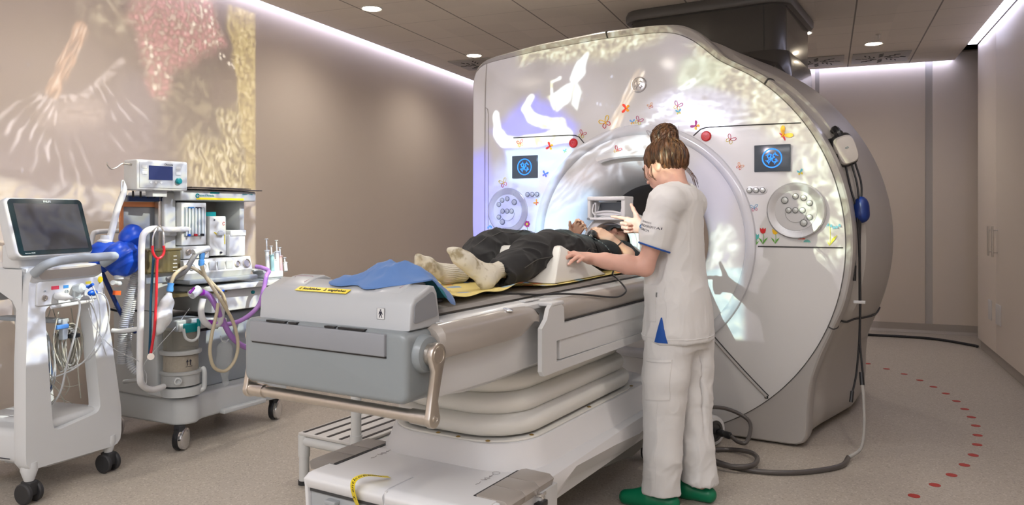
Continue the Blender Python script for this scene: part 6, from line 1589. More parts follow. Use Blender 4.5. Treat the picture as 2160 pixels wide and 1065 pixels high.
for x, z, w2, h2, c, nm in ((.10, .958, .02, .008, (.7, .06, .1), 'red_label'), (.158, .958, .014, .007, (.05, .25, .6), 'blue_label'), (.285, .966, .016, .006, (.85, .7, .05), 'yellow_label')):
    part(nm, MB().box(x - w2, x + w2, -.0095, -.0078, z - h2, z + h2), mat(nm, c, .5, var=0), pp)
part('round_sticker', MB().cyl((.355, -.009, .975), (.355, -.007, .975), .0155, n=24), M_yel, pp, label='round yellow sticker')
for x, z, r_2 in ((.045, .918, .014), (.045, .948, .004), (.16, .935, .009)):
    part('socket', MB().lathe([(r_2, 0), (r_2, .006), (r_2 * .7, .007), (r_2 * .6, .003), (.001, .003)], (x, -.008, z), (0, -1, 0), n=20), M_steel if r_2 > .01 else M_cg, pp)
part('plug', MB().lathe([(.014, 0), (.018, .01), (.018, .05), (.009, .065), (.005, .08)], (.10, -.01, .922), (.35, -1, -.15), n=20), M_cw, ct)
part('sample_cup', MB().lathe([(.018, 0), (.022, .02), (.022, .04), (.012, .05)], (.205, -.012, .945), (.1, -1, .1), n=20).box(.19, .225, -.03, -.01, .90, .935, r=.004), mat('clear_plastic', (.75, .8, .82), .15, trans=.5, ior=1.3), ct)
part('valve', MB().cyl((.235, -.03, .95), (.27, -.045, .953), .006).cyl((.262, -.03, .945), (.262, -.06, .962), .007).sphere((.275, -.045, .918), .022, (1.3, .6, .7)), mat('royal_blue_plastic', (.0, .08, .5), .3), ct)
# twin-wheel castors
for x, y in ((.0, .03), (.441, .03), (.0, .46), (.441, .46)):
    c = part('castor_stem', MB().lathe([(.034, .185), (.036, .15), (.026, .118), (.02, .10)], (x, y, 0), (0, 0, 1), n=24), M_cw, ct)
    part('castor_bracket', MB().box(x - .022, x + .022, y - .03, y + .03, .035, .10, r=.008), M_dark, c)
    for s in (-1, 1): part('castor_wheel', MB().lathe([(.02, -.011), (.042, -.011), (.0475, -.006), (.0475, .006), (.042, .011), (.02, .011)], (x + s * .028, y + .0, .048), (1, 0, 0), n=28), M_dark, c)
part('base_lettering', text_mb('www.patientmonitor', .01, basis((-.0405, .25, .2), (0, -1, 0), (0, 0, 1))) if False else MB().box(-.0212, -.0202, .12, .34, .192, .196), M_ink, ct)
# cables hanging inside the cart (coils and loops)
rc = random.Random(11)
def coil(c, rx, rz_, n, r, m, nm, par, yaw=0):
    b = MB()
    for k in range(n):
        ph = rc.uniform(0, 6.28); a, e = rx * rc.uniform(.75, 1.12), rz_ * rc.uniform(.85, 1.1); ox, oz, oy = rc.uniform(-.012, .012), rc.uniform(-.015, .015), rc.uniform(-.03, .03)
        cy_, sy_ = math.cos(yaw), math.sin(yaw)
        b.tube([V(c[0] + ox + a * math.cos(t + ph) * cy_, c[1] + oy + a * math.cos(t + ph) * sy_ + .012 * math.sin(2 * t + k), c[2] + oz + e * math.sin(t + ph)) for t in [2 * math.pi * i / 14 for i in range(14)]], r, n=6, smooth=3, closed=True)
    return part(nm, b, m, par)
cb1 = thing('cable_bundle', 'bundle of pale monitor leads hanging on the left inside the cart opening', 'cables', (.1, .2, .6), 'cable bundles hanging in the cart')
coil((.13, .12, .60), .055, .15, 9, .0032, M_cable, 'lead', cb1); coil((.15, .14, .58), .045, .13, 4, .0036, mat('cable_blue', (.02, .09, .3), .4), 'lead', cb1)
cb2 = thing('cable_bundle', 'coil of beige cable hanging on the right inside the cart opening', 'cables', (.25, .2, .66), 'cable bundles hanging in the cart')
coil((.265, .10, .655), .05, .10, 12, .0038, M_cableb, 'lead', cb2); part('velcro_tie', MB().box(.235, .285, .04, .16, .70, .72, r=.004), M_black, cb2)
cb3 = thing('cable_bundle', 'wide grey cable coil hanging outside the left end of the cart', 'cables', (-.1, .3, .6), 'cable bundles hanging in the cart')
coil((-.10, .22, .62), .07, .13, 8, .005, M_cable, 'lead', cb3, yaw=1.2)
hk = part('cable_hook', MB().box(.17, .23, .05, .44, .78, .80, r=.005).box(.185, .215, .04, .07, .70, .80, r=.006), M_cg, ct)
part('hook_strap', MB().box(.15, .215, .035, .05, .755, .775, r=.003), mat('strap_blue', (.1, .3, .7), .5), ct)
b = MB(); b.tube([(.2, .2, .8), (.17, .2, .55), (.16, .2, .42), (.19, .2, .37), (.22, .2, .45), (.23, .2, .62)], .0085, n=8); b.tube([(.24, .25, .8), (.25, .25, .6), (.22, .25, .44), (.27, .25, .42), (.29, .25, .55)], .0075, n=8)
part('power_lead', b, M_black, ct)
b = MB(); b.tube([(.135, -.085, .905), (.15, -.10, .88), (.15, -.07, .74), (.145, -.03, .60), (.135, .0, .47), (.12, .05, .40), (.1, .1, .36)], .0045, n=8); b.tube([(.27, -.05, .95), (.29, -.07, .86), (.30, -.06, .72), (.27, -.03, .62), (.2, .0, .56), (.1, .05, .53)], .0035, n=8)
b.tube([(.29, -.045, .92), (.33, -.06, .90), (.36, -.06, .82), (.34, -.05, .70), (.28, -.02, .6), (.18, .05, .55)], .0035, n=8)
b.tube([(.26, -.05, .92), (.3, -.06, .74), (.33, -.05, .66), (.37, -.03, .6)], .0022, n=6)
part('patient_lead', b, M_cable, ct)
b = MB()
for k in range(7):
    a = rc.uniform(.05, .3); b.tube([(a, .05 + .02 * k, .84), (a + rc.uniform(-.08, .08), .03 + .03 * k, .68), (a + rc.uniform(-.1, .1), .03, .5), (rc.uniform(.1, .33), .06, rc.uniform(.36, .48))], rc.uniform(.0015, .003), n=5)
part('patient_lead', b, M_cableb, ct)
solo('sensor_wire', MB().tube([meas(CART, 186, 650, -.05), meas(CART, 200, 690, -.06), meas(CART, 240, 735, -.08), meas(CART, 290, 760, -.12), meas(CART, 302, 775, -.12), meas(CART, 303, 800, -.12), meas(CART, 308, 810, -.12), meas(CART, 309, 790, -.12), meas(CART, 303, 770, -.12), meas(CART, 330, 735, -.1), meas(CART, 370, 690, -.1), meas(CART, 400, 650, -.08)], .0017, n=6), M_cable, 'thin white sensor wire strung from the cart across to the breathing hoses', 'wire', (.3, -.05, .6))
# ---- monitor on the cart
mo = thing('patient_monitor', 'flat patient monitor with dark blank screen on the white cart', 'monitor', (.1, .05, 1.06))
MM = Matrix.Translation((.109, -.01, 1.105)) @ Matrix.Rotation(R(-17), 4, 'X')
def pm(pts, a, b, r=0): return MB().prism(pts, a, b, 'y', r=r, M=MM)
part('housing', pm(rrect(-.205, .205, 0, .278, .028), -.005, .055, .012), M_cw, mo)
part('bezel', pm(rrect(-.192, .196, .008, .27, .022), -.0085, -.004), mat('bezel_black', (.006, .02, .028), .12, var=0, coat=.4), mo)
part('screen', pm([(-.168, .028), (.175, .028), (.172, .248), (-.168, .248)], -.0095, -.0083), mat('screen_off', (.05, .05, .06), .12, var=0, coat=.3), mo)
part('lettering', text_mb('PHILIPS', .0125, MM @ basis((.005, -.0092, .258), (1, 0, 0), (0, 0, 1)), bold=True), mat('print_light', (.6, .65, .66), .5, var=0), mo)
part('lettering', text_mb('Expression MR400', .0065, MM @ basis((-.14, -.0092, .0165), (1, 0, 0), (0, 0, 1))), mat('print_light', '#fff'), mo)
part('neck', MB().box(-.03, .2, .05, .16, 1.05, 1.16, r=.012), M_cw, mo)

# ---- anaesthesia machine
frame(MACH)
M_am = mat('machine_grey_plastic', (.52, .54, .54), .42, var=.03); M_amd = mat('machine_blue_grey', (.30, .33, .35), .45, var=.02); M_aml = mat('machine_light_panel', (.66, .67, .64), .45, var=.02)
an = thing('anaesthesia_machine', 'grey anaesthesia trolley with worktop, drawers, flow meters and absorber by the left wall', 'medical machine', (.3, .25, 0))
part('base', MB().prism(rpoly([(.0, .04), (.035, .0), (.10, -.02), (.17, .03), (.60, .03), (.78, -.02), (.8, .02), (.8, .6), (-.02, .6)], .03), .14, .285, 'z', r=.015), M_am, an)
part('base_step', MB().box(.30, .62, -.005, .05, .14, .165, r=.006), M_am, an)
part('lower_body', MB().box(.06, .8, .14, .56, .285, .70, r=.012), M_amd, an)
part('side_column', MB().prism([(.14, .285), (.14, .93), (.30, .93), (.52, .95), (.52, .285)], -.035, .06, 'x', r=.015), M_am, an)
part('column_joint', MB().box(-.037, .0, .15, .51, .76, .763), M_groove, an)
part('worktop', MB().prism(rpoly([(.16, .12), (.2, .0), (.6, -.015), (.9, .03), (.92, .5), (.1, .5)], .03), .855, .885, 'z', r=.006), M_aml, an)
part('worktop_mat', MB().prism(rpoly([(.19, .13), (.22, .03), (.6, .01), (.87, .05), (.88, .42), (.15, .42)], .03), .8855, .889, 'z'), M_amd, an)
dr_ = part('drawer', MB().box(.26, .82, .05, .5, .725, .848, r=.006), M_aml, an)
part('lock', MB().cyl((.56, .04, .82), (.56, .052, .82), .011, n=16), M_tealp, dr_)
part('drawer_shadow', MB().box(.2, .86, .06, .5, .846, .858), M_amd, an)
part('mid_shelf', MB().box(-.02, .3, -.03, .3, .66, .70, r=.006), M_am, an)
part('rear_panel', MB().box(.06, .58, .40, .46, .88, 1.43, r=.004), M_am, an)
part('upright', MB().box(.0, .075, .12, .44, .92, 1.42, r=.01), M_am, an)
part('right_cheek', MB().box(.535, .57, .13, .44, 1.06, 1.375, r=.004), M_am, an)
part('inner_panel', MB().box(.25, .54, .34, .36, 1.06, 1.38), mat('panel_taupe', (.2, .185, .17), .6), an)
cn = part('canopy', MB().box(.06, .60, .06, .46, 1.372, 1.432, r=.01), M_am, an)
part('brand_emblem', MB().tube([meas(MACH, 417 + 3.4 * math.cos(a), 413 + 4 * math.sin(a), .0585) for a in [R(30 + 290 * i / 14) for i in range(15)]], .0035, n=5, smooth=0), M_tealp, cn)
part('lettering', text_mb('Datex-Ohmeda', .018, basis((.225, .0585, 1.402), (1, 0, 0), (0, 0, 1))), M_tealp, cn)
part('lettering', text_mb('Aestiva / 5 MRI', .013, basis((.53, .0585, 1.415), (1, 0, 0), (0, 0, 1))), M_tealp, cn)
part('teal_tab', MB().box(.255, .32, .0575, .0605, 1.414, 1.424, r=.001), M_tealp, cn)
part('warning_strip', MB().box(.16, .50, .0575, .0595, 1.378, 1.39), M_yel, cn)
part('top_tray', MB().box(.08, .62, .03, .48, 1.436, 1.442, r=.001).box(.13, .56, .06, .5, 1.446, 1.451, r=.001).box(.2, .4, .1, .3, 1.43, 1.448), mat('tray_brown', (.10, .08, .07), .5), an)
fm = part('flow_meter', MB().box(.082, .25, .085, .16, 1.12, 1.362, r=.006), M_aml, an)
part('flow_window', MB().box(.098, .236, .081, .087, 1.17, 1.335, r=.002), mat('window_glass_grey', (.32, .38, .4), .12, coat=.5), fm)
for k, x in enumerate((.108, .128, .150, .172, .194, .218)):
    part('flow_tube', MB().cyl((x, .078, 1.175), (x, .078, 1.33), .0055, n=10), mat('tube_pale', (.66, .7, .7), .25), fm)
for x, c in ((.14, (.02, .15, .4)), (.19, (.03, .03, .05))): part('tube_cap', MB().box(x - .018, x + .018, .074, .082, 1.328, 1.336), mat('cap_%d' % int(c[2] * 100), c, .5), fm)
for k, x in enumerate((.118, .165, .21)): part('flow_knob', MB().cyl((x, .062, 1.178), (x, .08, 1.178), .007, n=12), (mat('royal_blue_plastic', '#000'), M_redp, M_black)[k], fm)
bp = part('gauge_block', MB().box(.075, .25, .06, .2, 1.045, 1.115, r=.006), M_aml, an)
for x in (.105, .215): part('round_port', MB().lathe([(.016, 0), (.016, .01), (.011, .012), (.009, .006), (.001, .006)], (x, .06, 1.085), (0, -1, 0), n=20), M_steel, bp)
gp = part('control_strip', MB().prism([(.03, .965), (.05, 1.04), (.3, 1.04), (.3, .93), (.05, .93)], .065, .545, 'x', r=.006), M_aml, an)
for k, (x, r_2) in enumerate(((.11, .018), (.185, .02), (.43, .018), (.50, .026))):
    part('gauge', MB().lathe([(r_2, -.002), (r_2, .008), (r_2 * .85, .009), (r_2 * .8, .005), (.001, .005)], (x, .037, 1.0), (0, -1, .25), n=24), M_steel if k > 1 else M_am, gp)
for x in (.25, .31, .37): part('key_panel', MB().box(x - .024, x + .024, .03, .038, .975, 1.025, r=.003), M_am, gp)
part('lower_tray', MB().box(.07, .56, -.0, .3, .905, .93, r=.008), M_amd, an)
# absorber canister at the corner
ab2 = part('absorber_base', MB().lathe([(.06, .30), (.105, .305), (.108, .33), (.108, .352)], (.05, .05, 0), (0, 0, 1), n=40).box(-.05, .16, .06, .2, .30, .352, r=.01), M_am, an)
part('absorber_lower_ring', MB().lathe([(.08, .36), (.1, .362), (.1, .42), (.108, .424), (.108, .436), (.1, .44)], (.05, .05, 0), n=40), mat('absorber_grey', (.42, .43, .42), .4), ab2)
part('absorber_glass', MB().lathe([(.093, .44), (.093, .68), (.09, .68), (.09, .44)], (.05, .05, 0), n=40, cap=False), mat('absorber_clear', (.85, .83, .75), .08, trans=.85, ior=1.15, var=0), ab2)
part('absorber_granules', MB().lathe([(.001, .44), (.089, .44), (.089, .525), (.001, .528)], (.05, .05, 0), n=40, cap=False), mat('soda_lime', (.55, .47, .42), .9, var=.35, vscale=90, bump=.6, bscale=160), ab2)
part('absorber_upper_ring', MB().lathe([(.09, .53), (.107, .532), (.109, .542), (.107, .552), (.09, .554)], (.05, .05, 0), n=40, cap=False), mat('absorber_grey', '#fff'), ab2)
part('up_arrows', MB().box(.015, .018, -.046, -.044, .475, .5).box(.035, .038, -.046, -.044, .475, .5).prism([(.009, .495), (.024, .495), (.0165, .507)], -.046, -.044, 'y').prism([(.029, .495), (.044, .495), (.0365, .507)], -.046, -.044, 'y').box(.005, .048, -.046, -.044, .468, .47), M_ink, ab2)
part('absorber_pipe', MB().tube([(.135, -.02, .44), (.135, -.035, .42), (.135, -.035, .35), (.125, -.035, .325), (.1, -.03, .32)], .014, n=12), M_am, ab2)
part('absorber_knob', MB().lathe([(.02, 0), (.02, .016), (.013, .018), (.012, .008), (.001, .008)], (-.035, -.03, .40), (-.5, -1, 0), n=20), M_am, ab2)
part('absorber_head', MB().box(-.03, .16, -.02, .15, .66, .72, r=.008), M_amd, an)
part('teal_valve', MB().box(.0, .09, -.045, -.01, .65, .70, r=.008).cyl((.085, -.05, .72), (.085, -.05, .66), .01), M_tealp, an)
part('drain_loop', MB().tube([(-.02, -.06, .68), (-.01, -.065, .63), (.03, -.07, .61), (.07, -.065, .63), (.085, -.05, .69)], .0075, n=8), M_am, an)
part('black_port', MB().cyl((.2, -.02, .66), (.2, .03, .66), .016, n=16).box(.1, .26, .0, .1, .64, .68), M_black, an)
# castors
for x, y in ((.03, .03), (.74, .05), (.0, .56), (.76, .56)):
    c = part('castor_fork', MB().box(x - .02, x + .02, y - .02, y + .03, .09, .14, r=.006), M_dark, an)
    part('castor_wheel', MB().lathe([(.02, -.03), (.058, -.028), (.0625, -.022), (.0625, -.004), (.058, .0)], (x + .01, y, .0635), (.45, -.9, 0), n=32), M_black, c)
    part('castor_rim', MB().lathe([(.056, .0), (.058, .006), (.058, .022), (.05, .026), (.02, .026)], (x + .01, y, .0635), (.45, -.9, 0), n=32), M_chrome, c)
# guard rail
p_ = lambda px, py, y=-.02: meas(MACH, px, py, y)
rail = [p_(400, 483, .1), p_(350, 484, .0), p_(325, 482, -.06), p_(306, 490, -.08), p_(299, 515, -.08), p_(298, 600, -.08), p_(296, 700, -.08), p_(295, 790, -.07), p_(300, 812, -.05), p_(320, 822, -.02), p_(345, 815, .02)]
part('guard_rail', MB().tube(rail, .016, n=12), mat('rail_white_enamel', (.7, .7, .7), .3), an)
part('rail_clamp', MB().box(-.03, .04, .0, .06, .305, .335, r=.006).box(.0, .05, .08, .14, 1.175, 1.215, r=.006), M_am, an)
part('side_rail', MB().tube([p_(392, 483, .12), p_(330, 484, .3), p_(250, 487, .34), p_(205, 489, .36), p_(195, 500, .36), p_(190, 540, .36)], .013, n=10), mat('rail_white_enamel', '#fff'), an)
part('lower_bar', MB().tube([p_(298, 692, -.08), p_(260, 698, .05), p_(236, 697, .1)], .012, n=10), mat('rail_white_enamel', '#fff'), an)
part('floor_bar', MB().tube([p_(300, 800, .1), p_(262, 805, .3)], .011, n=10), M_am, an)
# rear board with the orange frame and knob row
part('display_post', MB().box(-.02, .0, .14, .18, .92, 1.44, r=.004).box(.04, .06, .14, .18, .92, 1.44, r=.004), M_steel, an)
part('glass_board', MB().box(-.19, .05, .2, .206, 1.0, 1.40, r=.002), mat('board_grey', (.3, .32, .34), .15, coat=.3), an)
part('orange_frame', MB().box(-.215, .03, .185, .2, 1.335, 1.362).box(-.215, -.2, .185, .2, 1.15, 1.34), mat('orange_board', (.6, .22, .08), .6), an)
part('navy_bar', MB().box(-.20, .06, .14, .155, 1.365, 1.392, r=.002).box(.045, .06, .14, .155, 1.25, 1.37, r=.002), mat('navy_metal', (.01, .03, .10), .4), an)
for k in range(7): part('peg', MB().cyl((-.22 + .044 * k, .14, 1.385), (-.22 + .044 * k, .14, 1.42), .0055, n=8), M_black, an)
part('brown_strip', MB().box(.0, .36, .04, .12, .84, .856), mat('hose_brass', (.25, .2, .08), .4), an)

# ventilator display
vd = thing('ventilator_display', 'small white ventilator display with blue screen and teal knob on top of the machine', 'monitor', (-.07, .1, 1.42))
VM = Matrix.Translation((-.085, .02, 1.50)) @ Matrix.Rotation(R(-6), 4, 'Z')
part('housing', MB().box(-.145, .145, 0, .13, -.078, .082, r=.01, M=VM), M_aml, vd)
part('front_plate', MB().box(-.132, .135, -.004, .002, -.066, .07, r=.003, M=VM), M_am, vd)
part('screen', MB().box(-.082, .052, -.0065, -.003, -.022, .052, M=VM), mat('ventilator_screen', (.01, .012, .04), .2, var=0, emit=(.02, .03, .09), estr=.8), vd)
part('knob', MB().lathe([(.017, 0), (.017, .012), (.012, .018), (.001, .019)], VM @ V(.085, -.004, -.025), VM.to_3x3() @ V(0, -1, 0), n=24), M_tealp, vd)
for k in range(3): part('key', MB().cyl(VM @ V(-.07 + .028 * k, -.004, -.036), VM @ V(-.07 + .028 * k, -.0065, -.036), .0065, n=14), M_aml, vd)
for x, z in ((-.106, .045), (-.106, .012), (.085, .045), (.085, .015)): part('key', MB().box(x - .014, x + .014, -.0065, -.004, z - .008, z + .008, r=.001, M=VM), M_aml, vd)
part('lettering', text_mb('Ohmeda', .014, VM @ basis((.03, -.0045, .061), (1, 0, 0), (0, 0, 1))), M_ink, vd)
part('stand', MB().box(-.04, .04, .03, .1, -.11, -.075, M=VM), M_am, vd)
hk = VM @ V(-.145, .05, .055)
part('hook', MB().tube([hk, hk + V(-.05, -.0, .003), hk + V(-.085, 0, -.02), hk + V(-.115, 0, -.028), hk + V(-.135, 0, -.01), hk + V(-.137, 0, .006)], .0035, n=8).cyl(hk, hk + V(-.045, 0, .003), .006, n=10), M_steel, vd)

# vaporiser and boxes standing in the bay
va = thing('vaporiser', 'white vaporiser with yellow markings beside the flow meters', 'vaporiser', (.33, .15, 1.05))
part('body', MB().prism([(.268, 1.052), (.392, 1.052), (.388, 1.275), (.385, 1.283), (.272, 1.283)], .08, .2, 'y', r=.008), M_aml, va)
part('dial', MB().cyl((.31, .14, 1.283), (.31, .14, 1.308), .042, n=28), M_tealp, va)
part('filler', MB().box(.315, .36, .06, .085, 1.17, 1.19, r=.006).cyl((.34, .07, 1.185), (.34, .085, 1.185), .016), M_am, va)
part('yellow_line', MB().tube([(.30, .0785, 1.19), (.325, .0785, 1.172), (.375, .0785, 1.175), (.376, .0785, 1.12)], .003, n=5, smooth=0), M_yel, va)
part('drain_screw', MB().cyl((.345, .07, 1.07), (.345, .082, 1.07), .006).cyl((.3, .075, 1.262), (.3, .082, 1.262), .004), M_ink, va)
part('red_ring', MB().tube([(.368 + .007 * math.cos(a), .0785, 1.24 + .009 * math.sin(a)) for a in [R(30 + 300 * i / 14) for i in range(15)]], .0015, n=4, smooth=0), M_redp, va)
bx_ = thing('bin_box', 'white box with folded top edge right of the vaporiser', 'box', (.46, .15, 1.05))
part('box_body', MB().box(.395, .515, .06, .2, 1.045, 1.175, r=.006), M_cw, bx_)
part('folded_rim', MB().box(.398, .517, .055, .2, 1.165, 1.20, r=.004), M_cw, bx_)
solo('carton', MB().box(.39, .47, .22, .3, 1.045, 1.25, r=.003), M_aml, 'pale carton standing behind the white box in the machine bay', 'box', (.43, .25, 1.045))

# suction canister
sc_ = thing('suction_canister', 'smoky brown graduated suction canister behind the stethoscope', 'canister', (-.12, .05, .95))
part('vessel', MB().box(-.215, -.01, -.03, .1, .985, 1.105, r=.01), mat('smoky_plastic', (.45, .38, .2), .1, trans=.75, ior=1.2, var=0), sc_)
part('lid', MB().box(-.218, -.007, -.033, .103, 1.1, 1.112, r=.004), mat('smoky_lid', (.14, .11, .05), .25), sc_)
part('scale_marks', MB().box(-.06, -.04, -.0325, -.031, 1.07, 1.074).box(-.06, -.04, -.0325, -.031, 1.05, 1.054).box(-.064, -.038, -.0325, -.031, 1.03, 1.035).box(-.064, -.038, -.0325, -.031, 1.01, 1.015).box(-.064, -.038, -.0325, -.031, .993, .997), M_pr, sc_)
part('bracket', MB().box(-.2, -.03, .0, .08, .93, .985, r=.006), M_amd, sc_)

# stethoscope on the rail
M_silver = mat('steth_silver', (.7, .7, .68), .25, metal=.9)
stt = thing('stethoscope', 'red stethoscope hanging over the white guard rail', 'stethoscope', p_(335, 480, -.07))
q = lambda px, py, y=-.115: meas(MACH, px, py, y)
part('headset', MB().tube([q(322, 522), q(323, 500), q(330, 482, -.11), q(337, 477, -.08), q(345, 490, -.11), q(346, 522)], .0045, n=8), M_silver, stt)
part('tubing', MB().tube([q(322, 518), q(322, 530), q(327, 541), q(334, 545), q(342, 540), q(346, 530), q(345, 518)], .0068, n=10).tube([q(333, 543), q(331, 560), q(329, 640), q(325, 700), q(318, 745)], .0068, n=10), M_redp, stt)
part('chest_piece', MB().cyl(q(318, 752, -.13), q(318, 752, -.1), .017, n=20), M_silver, stt)
solo('vacuum_hose', MB().tube([q(323, 520, -.09), q(324, 545, -.09), q(322, 570, -.09), q(318, 640, -.09), q(317, 700, -.09), q(315, 750, -.09)], .0065, n=8), mat('hose_petrol', (.01, .07, .13), .3), 'dark petrol blue hose hanging beside the red stethoscope', 'hose', q(315, 750, -.09))

# blue breathing bags
M_bag = mat('blue_silicone', (.003, .06, .46), .38, var=.1, vscale=12, bump=.2, bscale=30)
def bag(cs, name, lab, base, extra):
    t = thing(name, lab, 'breathing bag', base, 'blue breathing bags')
    K = SDF(.006)
    for c, r_2 in cs: K.ell(c, r_2, k=.03)
    solid(K, 2, t, 'bag', M_bag, disp=folds(.016, 9, len(lab), ridge=True))
    for nm, b, m in extra: part(nm, b, m, t)
M_cor = mat('corrugated_clear', (.62, .64, .66), .3, var=.02)
g1, g2, g3 = q(222, 540, .1), q(258, 545, .02), q(277, 503, .08)
bag([(g1, (.085, .06, .075))], 'breathing_bag', 'blue breathing bag partly behind the cart handle, white collar on top', g1, [('collar', MB().lathe([(.033, .0), (.036, .02), (.022, .03), (.02, .05)], q(220, 517, .1), (.1, 0, 1), n=20), M_cw)])
bag([(g2, (.088, .07, .08)), (g2 + V(.0, 0, -.035), (.05, .05, .05))], 'breathing_bag', 'largest blue breathing bag with white valve and orange ring below', g2,
    [('neck', MB().lathe([(.026, 0), (.028, .035), (.024, .05)], q(252, 588, .02), (.05, 0, 1), n=20), M_cw), ('valve', MB().sphere(q(247, 598, .02), .022, (1.2, 1, .7)).cyl(q(247, 598, .02), q(238, 596, -.03), .012), M_am), ('orange_ring', MB().cyl(q(246, 622, .02), q(247, 613, .02), .019, n=20), mat('ring_orange', (.75, .12, .02), .4))])
bag([(g3, (.065, .055, .065))], 'breathing_bag', 'angular blue breathing bag nearest the white guard rail', g3, [])
solo('white_tube', MB().tube([q(228, 515, .1), q(235, 490, .1), q(248, 440, .1), q(261, 405, .1), q(262, 385, .1), q(257, 382, .1), q(256, 405, .1)], [.017, .017, .0165, .0165, .004, .004, .004], n=12), mat('milky_tube', (.62, .62, .62), .35), 'slanted milky white tube rising from the leftmost blue bag', 'tube', q(228, 515, .1))
def corr(pts, r, name, lab, m, cat, base, rib=.004, pitch=.011):
    P2, _ = catmull([V(*p) for p in pts], 14, False); L2 = 0; prof = []
    out = [P2[0]]
    for a, b_ in zip(P2, P2[1:]):
        L2 += (b_ - a).length; out.append(b_)
    # resample
    cum = [0.]
    for a, b_ in zip(P2, P2[1:]): cum.append(cum[-1] + (b_ - a).length)
    n_ = int(cum[-1] / (pitch / 4)); S2 = []; j = 0
    for i in range(n_ + 1):
        s = cum[-1] * i / n_
        while j < len(cum) - 2 and cum[j + 1] < s: j += 1
        S2.append(P2[j].lerp(P2[j + 1], (s - cum[j]) / max(1e-9, cum[j + 1] - cum[j])))
    rr = [r + rib * math.sin(i * math.pi / 2) for i in range(len(S2))]
    return solo(name, MB().tube(S2, rr, n=12, smooth=0), m, lab, cat, base)
corr([q(290, 570, .05), q(277, 610, .08), q(262, 680, .12), q(257, 740, .14), q(256, 765, .15)], .021, 'corrugated_hose', 'grey corrugated hose dropping behind the cart, left one', M_cor, 'hose', q(256, 765, .15))
corr([q(291, 565, .08), q(283, 600, .1), q(272, 680, .14), q(268, 730, .15), q(276, 770, .12), q(290, 785, .1)], .019, 'corrugated_hose', 'grey corrugated hose curving in to the foot of the machine', M_cor, 'hose', q(290, 785, .1))
solo('gas_hose', MB().tube([q(208, 560, .1), q(222, 590, .1), q(245, 640, .12), q(262, 672, .14), q(285, 700, .2)], .011, n=10), M_navy, 'navy blue gas hose running diagonally behind the cart', 'hose', q(285, 700, .2))
solo('gas_hose', MB().tube([q(232, 652, .16), q(262, 658, .2), q(290, 655, .25)], .006, n=8), M_black, 'thin black hose running sideways behind the corrugated hoses', 'hose', q(262, 658, .2))

# breathing circuit in front
M_pur = mat('purple_hose', (.40, .2, .55), .25, var=.03); M_bei = mat('beige_hose', (.52, .45, .31), .35, var=.03)
w = lambda px, py, y=-.1: meas(MACH, px, py, y)
pu1 = thing('breathing_hose', 'thick purple breathing hose sweeping down towards the table', 'hose', w(450, 650), 'purple breathing hoses')
part('hose', MB().tube([w(426, 617), w(440, 622), w(455, 645), w(468, 672), w(485, 705), w(505, 725), w(532, 738), w(545, 742)], .0155, n=14), M_pur, pu1)
part('end_cuff', MB().tube([w(420, 616), w(428, 617)], .0185, n=14, smooth=0), mat('cuff_magenta', (.3, .02, .4), .4), pu1)
pu2 = thing('breathing_hose', 'thinner purple hose hanging from the worktop in a long loop', 'hose', w(540, 650), 'purple breathing hoses')
part('hose', MB().tube([w(445, 681), w(480, 684), w(515, 672), w(545, 645), w(556, 610), w(562, 582), w(567, 572, -.05), w(555, 565, .0), w(540, 562, .05)], .013, n=14), M_pur, pu2)
part('end_cuff', MB().tube([w(441, 681), w(449, 682)], .0165, n=14, smooth=0), mat('cuff_magenta', '#000'), pu2)
be = thing('sample_hose', 'beige ribbed hose hanging in a deep loop in front of the machine', 'hose', w(470, 700))
part('hose', MB().tube([w(426, 560, -.13), w(432, 580, -.13), w(448, 605, -.13), w(470, 640, -.14), w(492, 680, -.14), w(502, 725, -.14), w(495, 760, -.14), w(475, 782, -.14), w(452, 775, -.14), w(443, 745, -.14), w(446, 710, -.14), w(456, 665, -.14), w(460, 640, -.13)], .0095, n=10), M_bei, be)
part('second_hose', MB().tube([w(360, 600, -.1), w(368, 580, -.11), w(385, 566, -.11), w(402, 563, -.11), w(430, 580, -.11), w(455, 605, -.12), w(470, 622, -.12), w(478, 650, -.12)], .0095, n=10), M_bei, be)
wc = thing('wye_connector', 'white curved hose connector with blue and purple ends', 'connector', w(440, 650))
part('elbow', MB().tube([w(428, 630), w(424, 655), w(430, 677), w(447, 688), w(463, 680), w(468, 655), w(466, 625)], .017, n=14), mat('milky_tube', '#fff'), wc)
part('blue_clip', MB().tube([w(457, 617), w(472, 613)], .006, n=8, smooth=0), mat('royal_blue_plastic', '#000'), wc)
part('filter', MB().cyl(w(403, 622), w(420, 610), .025, n=20).sphere(w(402, 620), .012), M_cor, wc)
part('purple_tap', MB().cyl(w(400, 618, -.13), w(410, 607, -.13), .007, n=10), mat('cuff_magenta', '#000'), wc)
ga = thing('circuit_arm', 'jointed grey breathing circuit arm with light blue couplings', 'arm', w(400, 550))
part('arm', MB().tube([w(352, 590, -.06), w(372, 583, -.07), w(390, 572, -.1), (w(405, 548, -.12)), w(415, 533, -.12)], .014, n=12), mat('arm_grey', (.22, .22, .22), .4), ga)
part('head', MB().cyl(w(408, 533, -.12), w(440, 524, -.12), .017, n=16), M_am, ga)
M_lbp = mat('light_blue_plastic', (.1, .35, .75), .35)
part('coupling', MB().lathe([(.011, 0), (.016, .008), (.016, .03), (.012, .034), (.015, .05), (.015, .07)], w(424, 561, -.12), (.12, 0, 1), n=16), M_lbp, ga)
part('coupling', MB().lathe([(.015, 0), (.018, .01), (.014, .03), (.017, .045)], w(358, 615, -.1), (.15, 0, 1), n=16), M_lbp, ga)
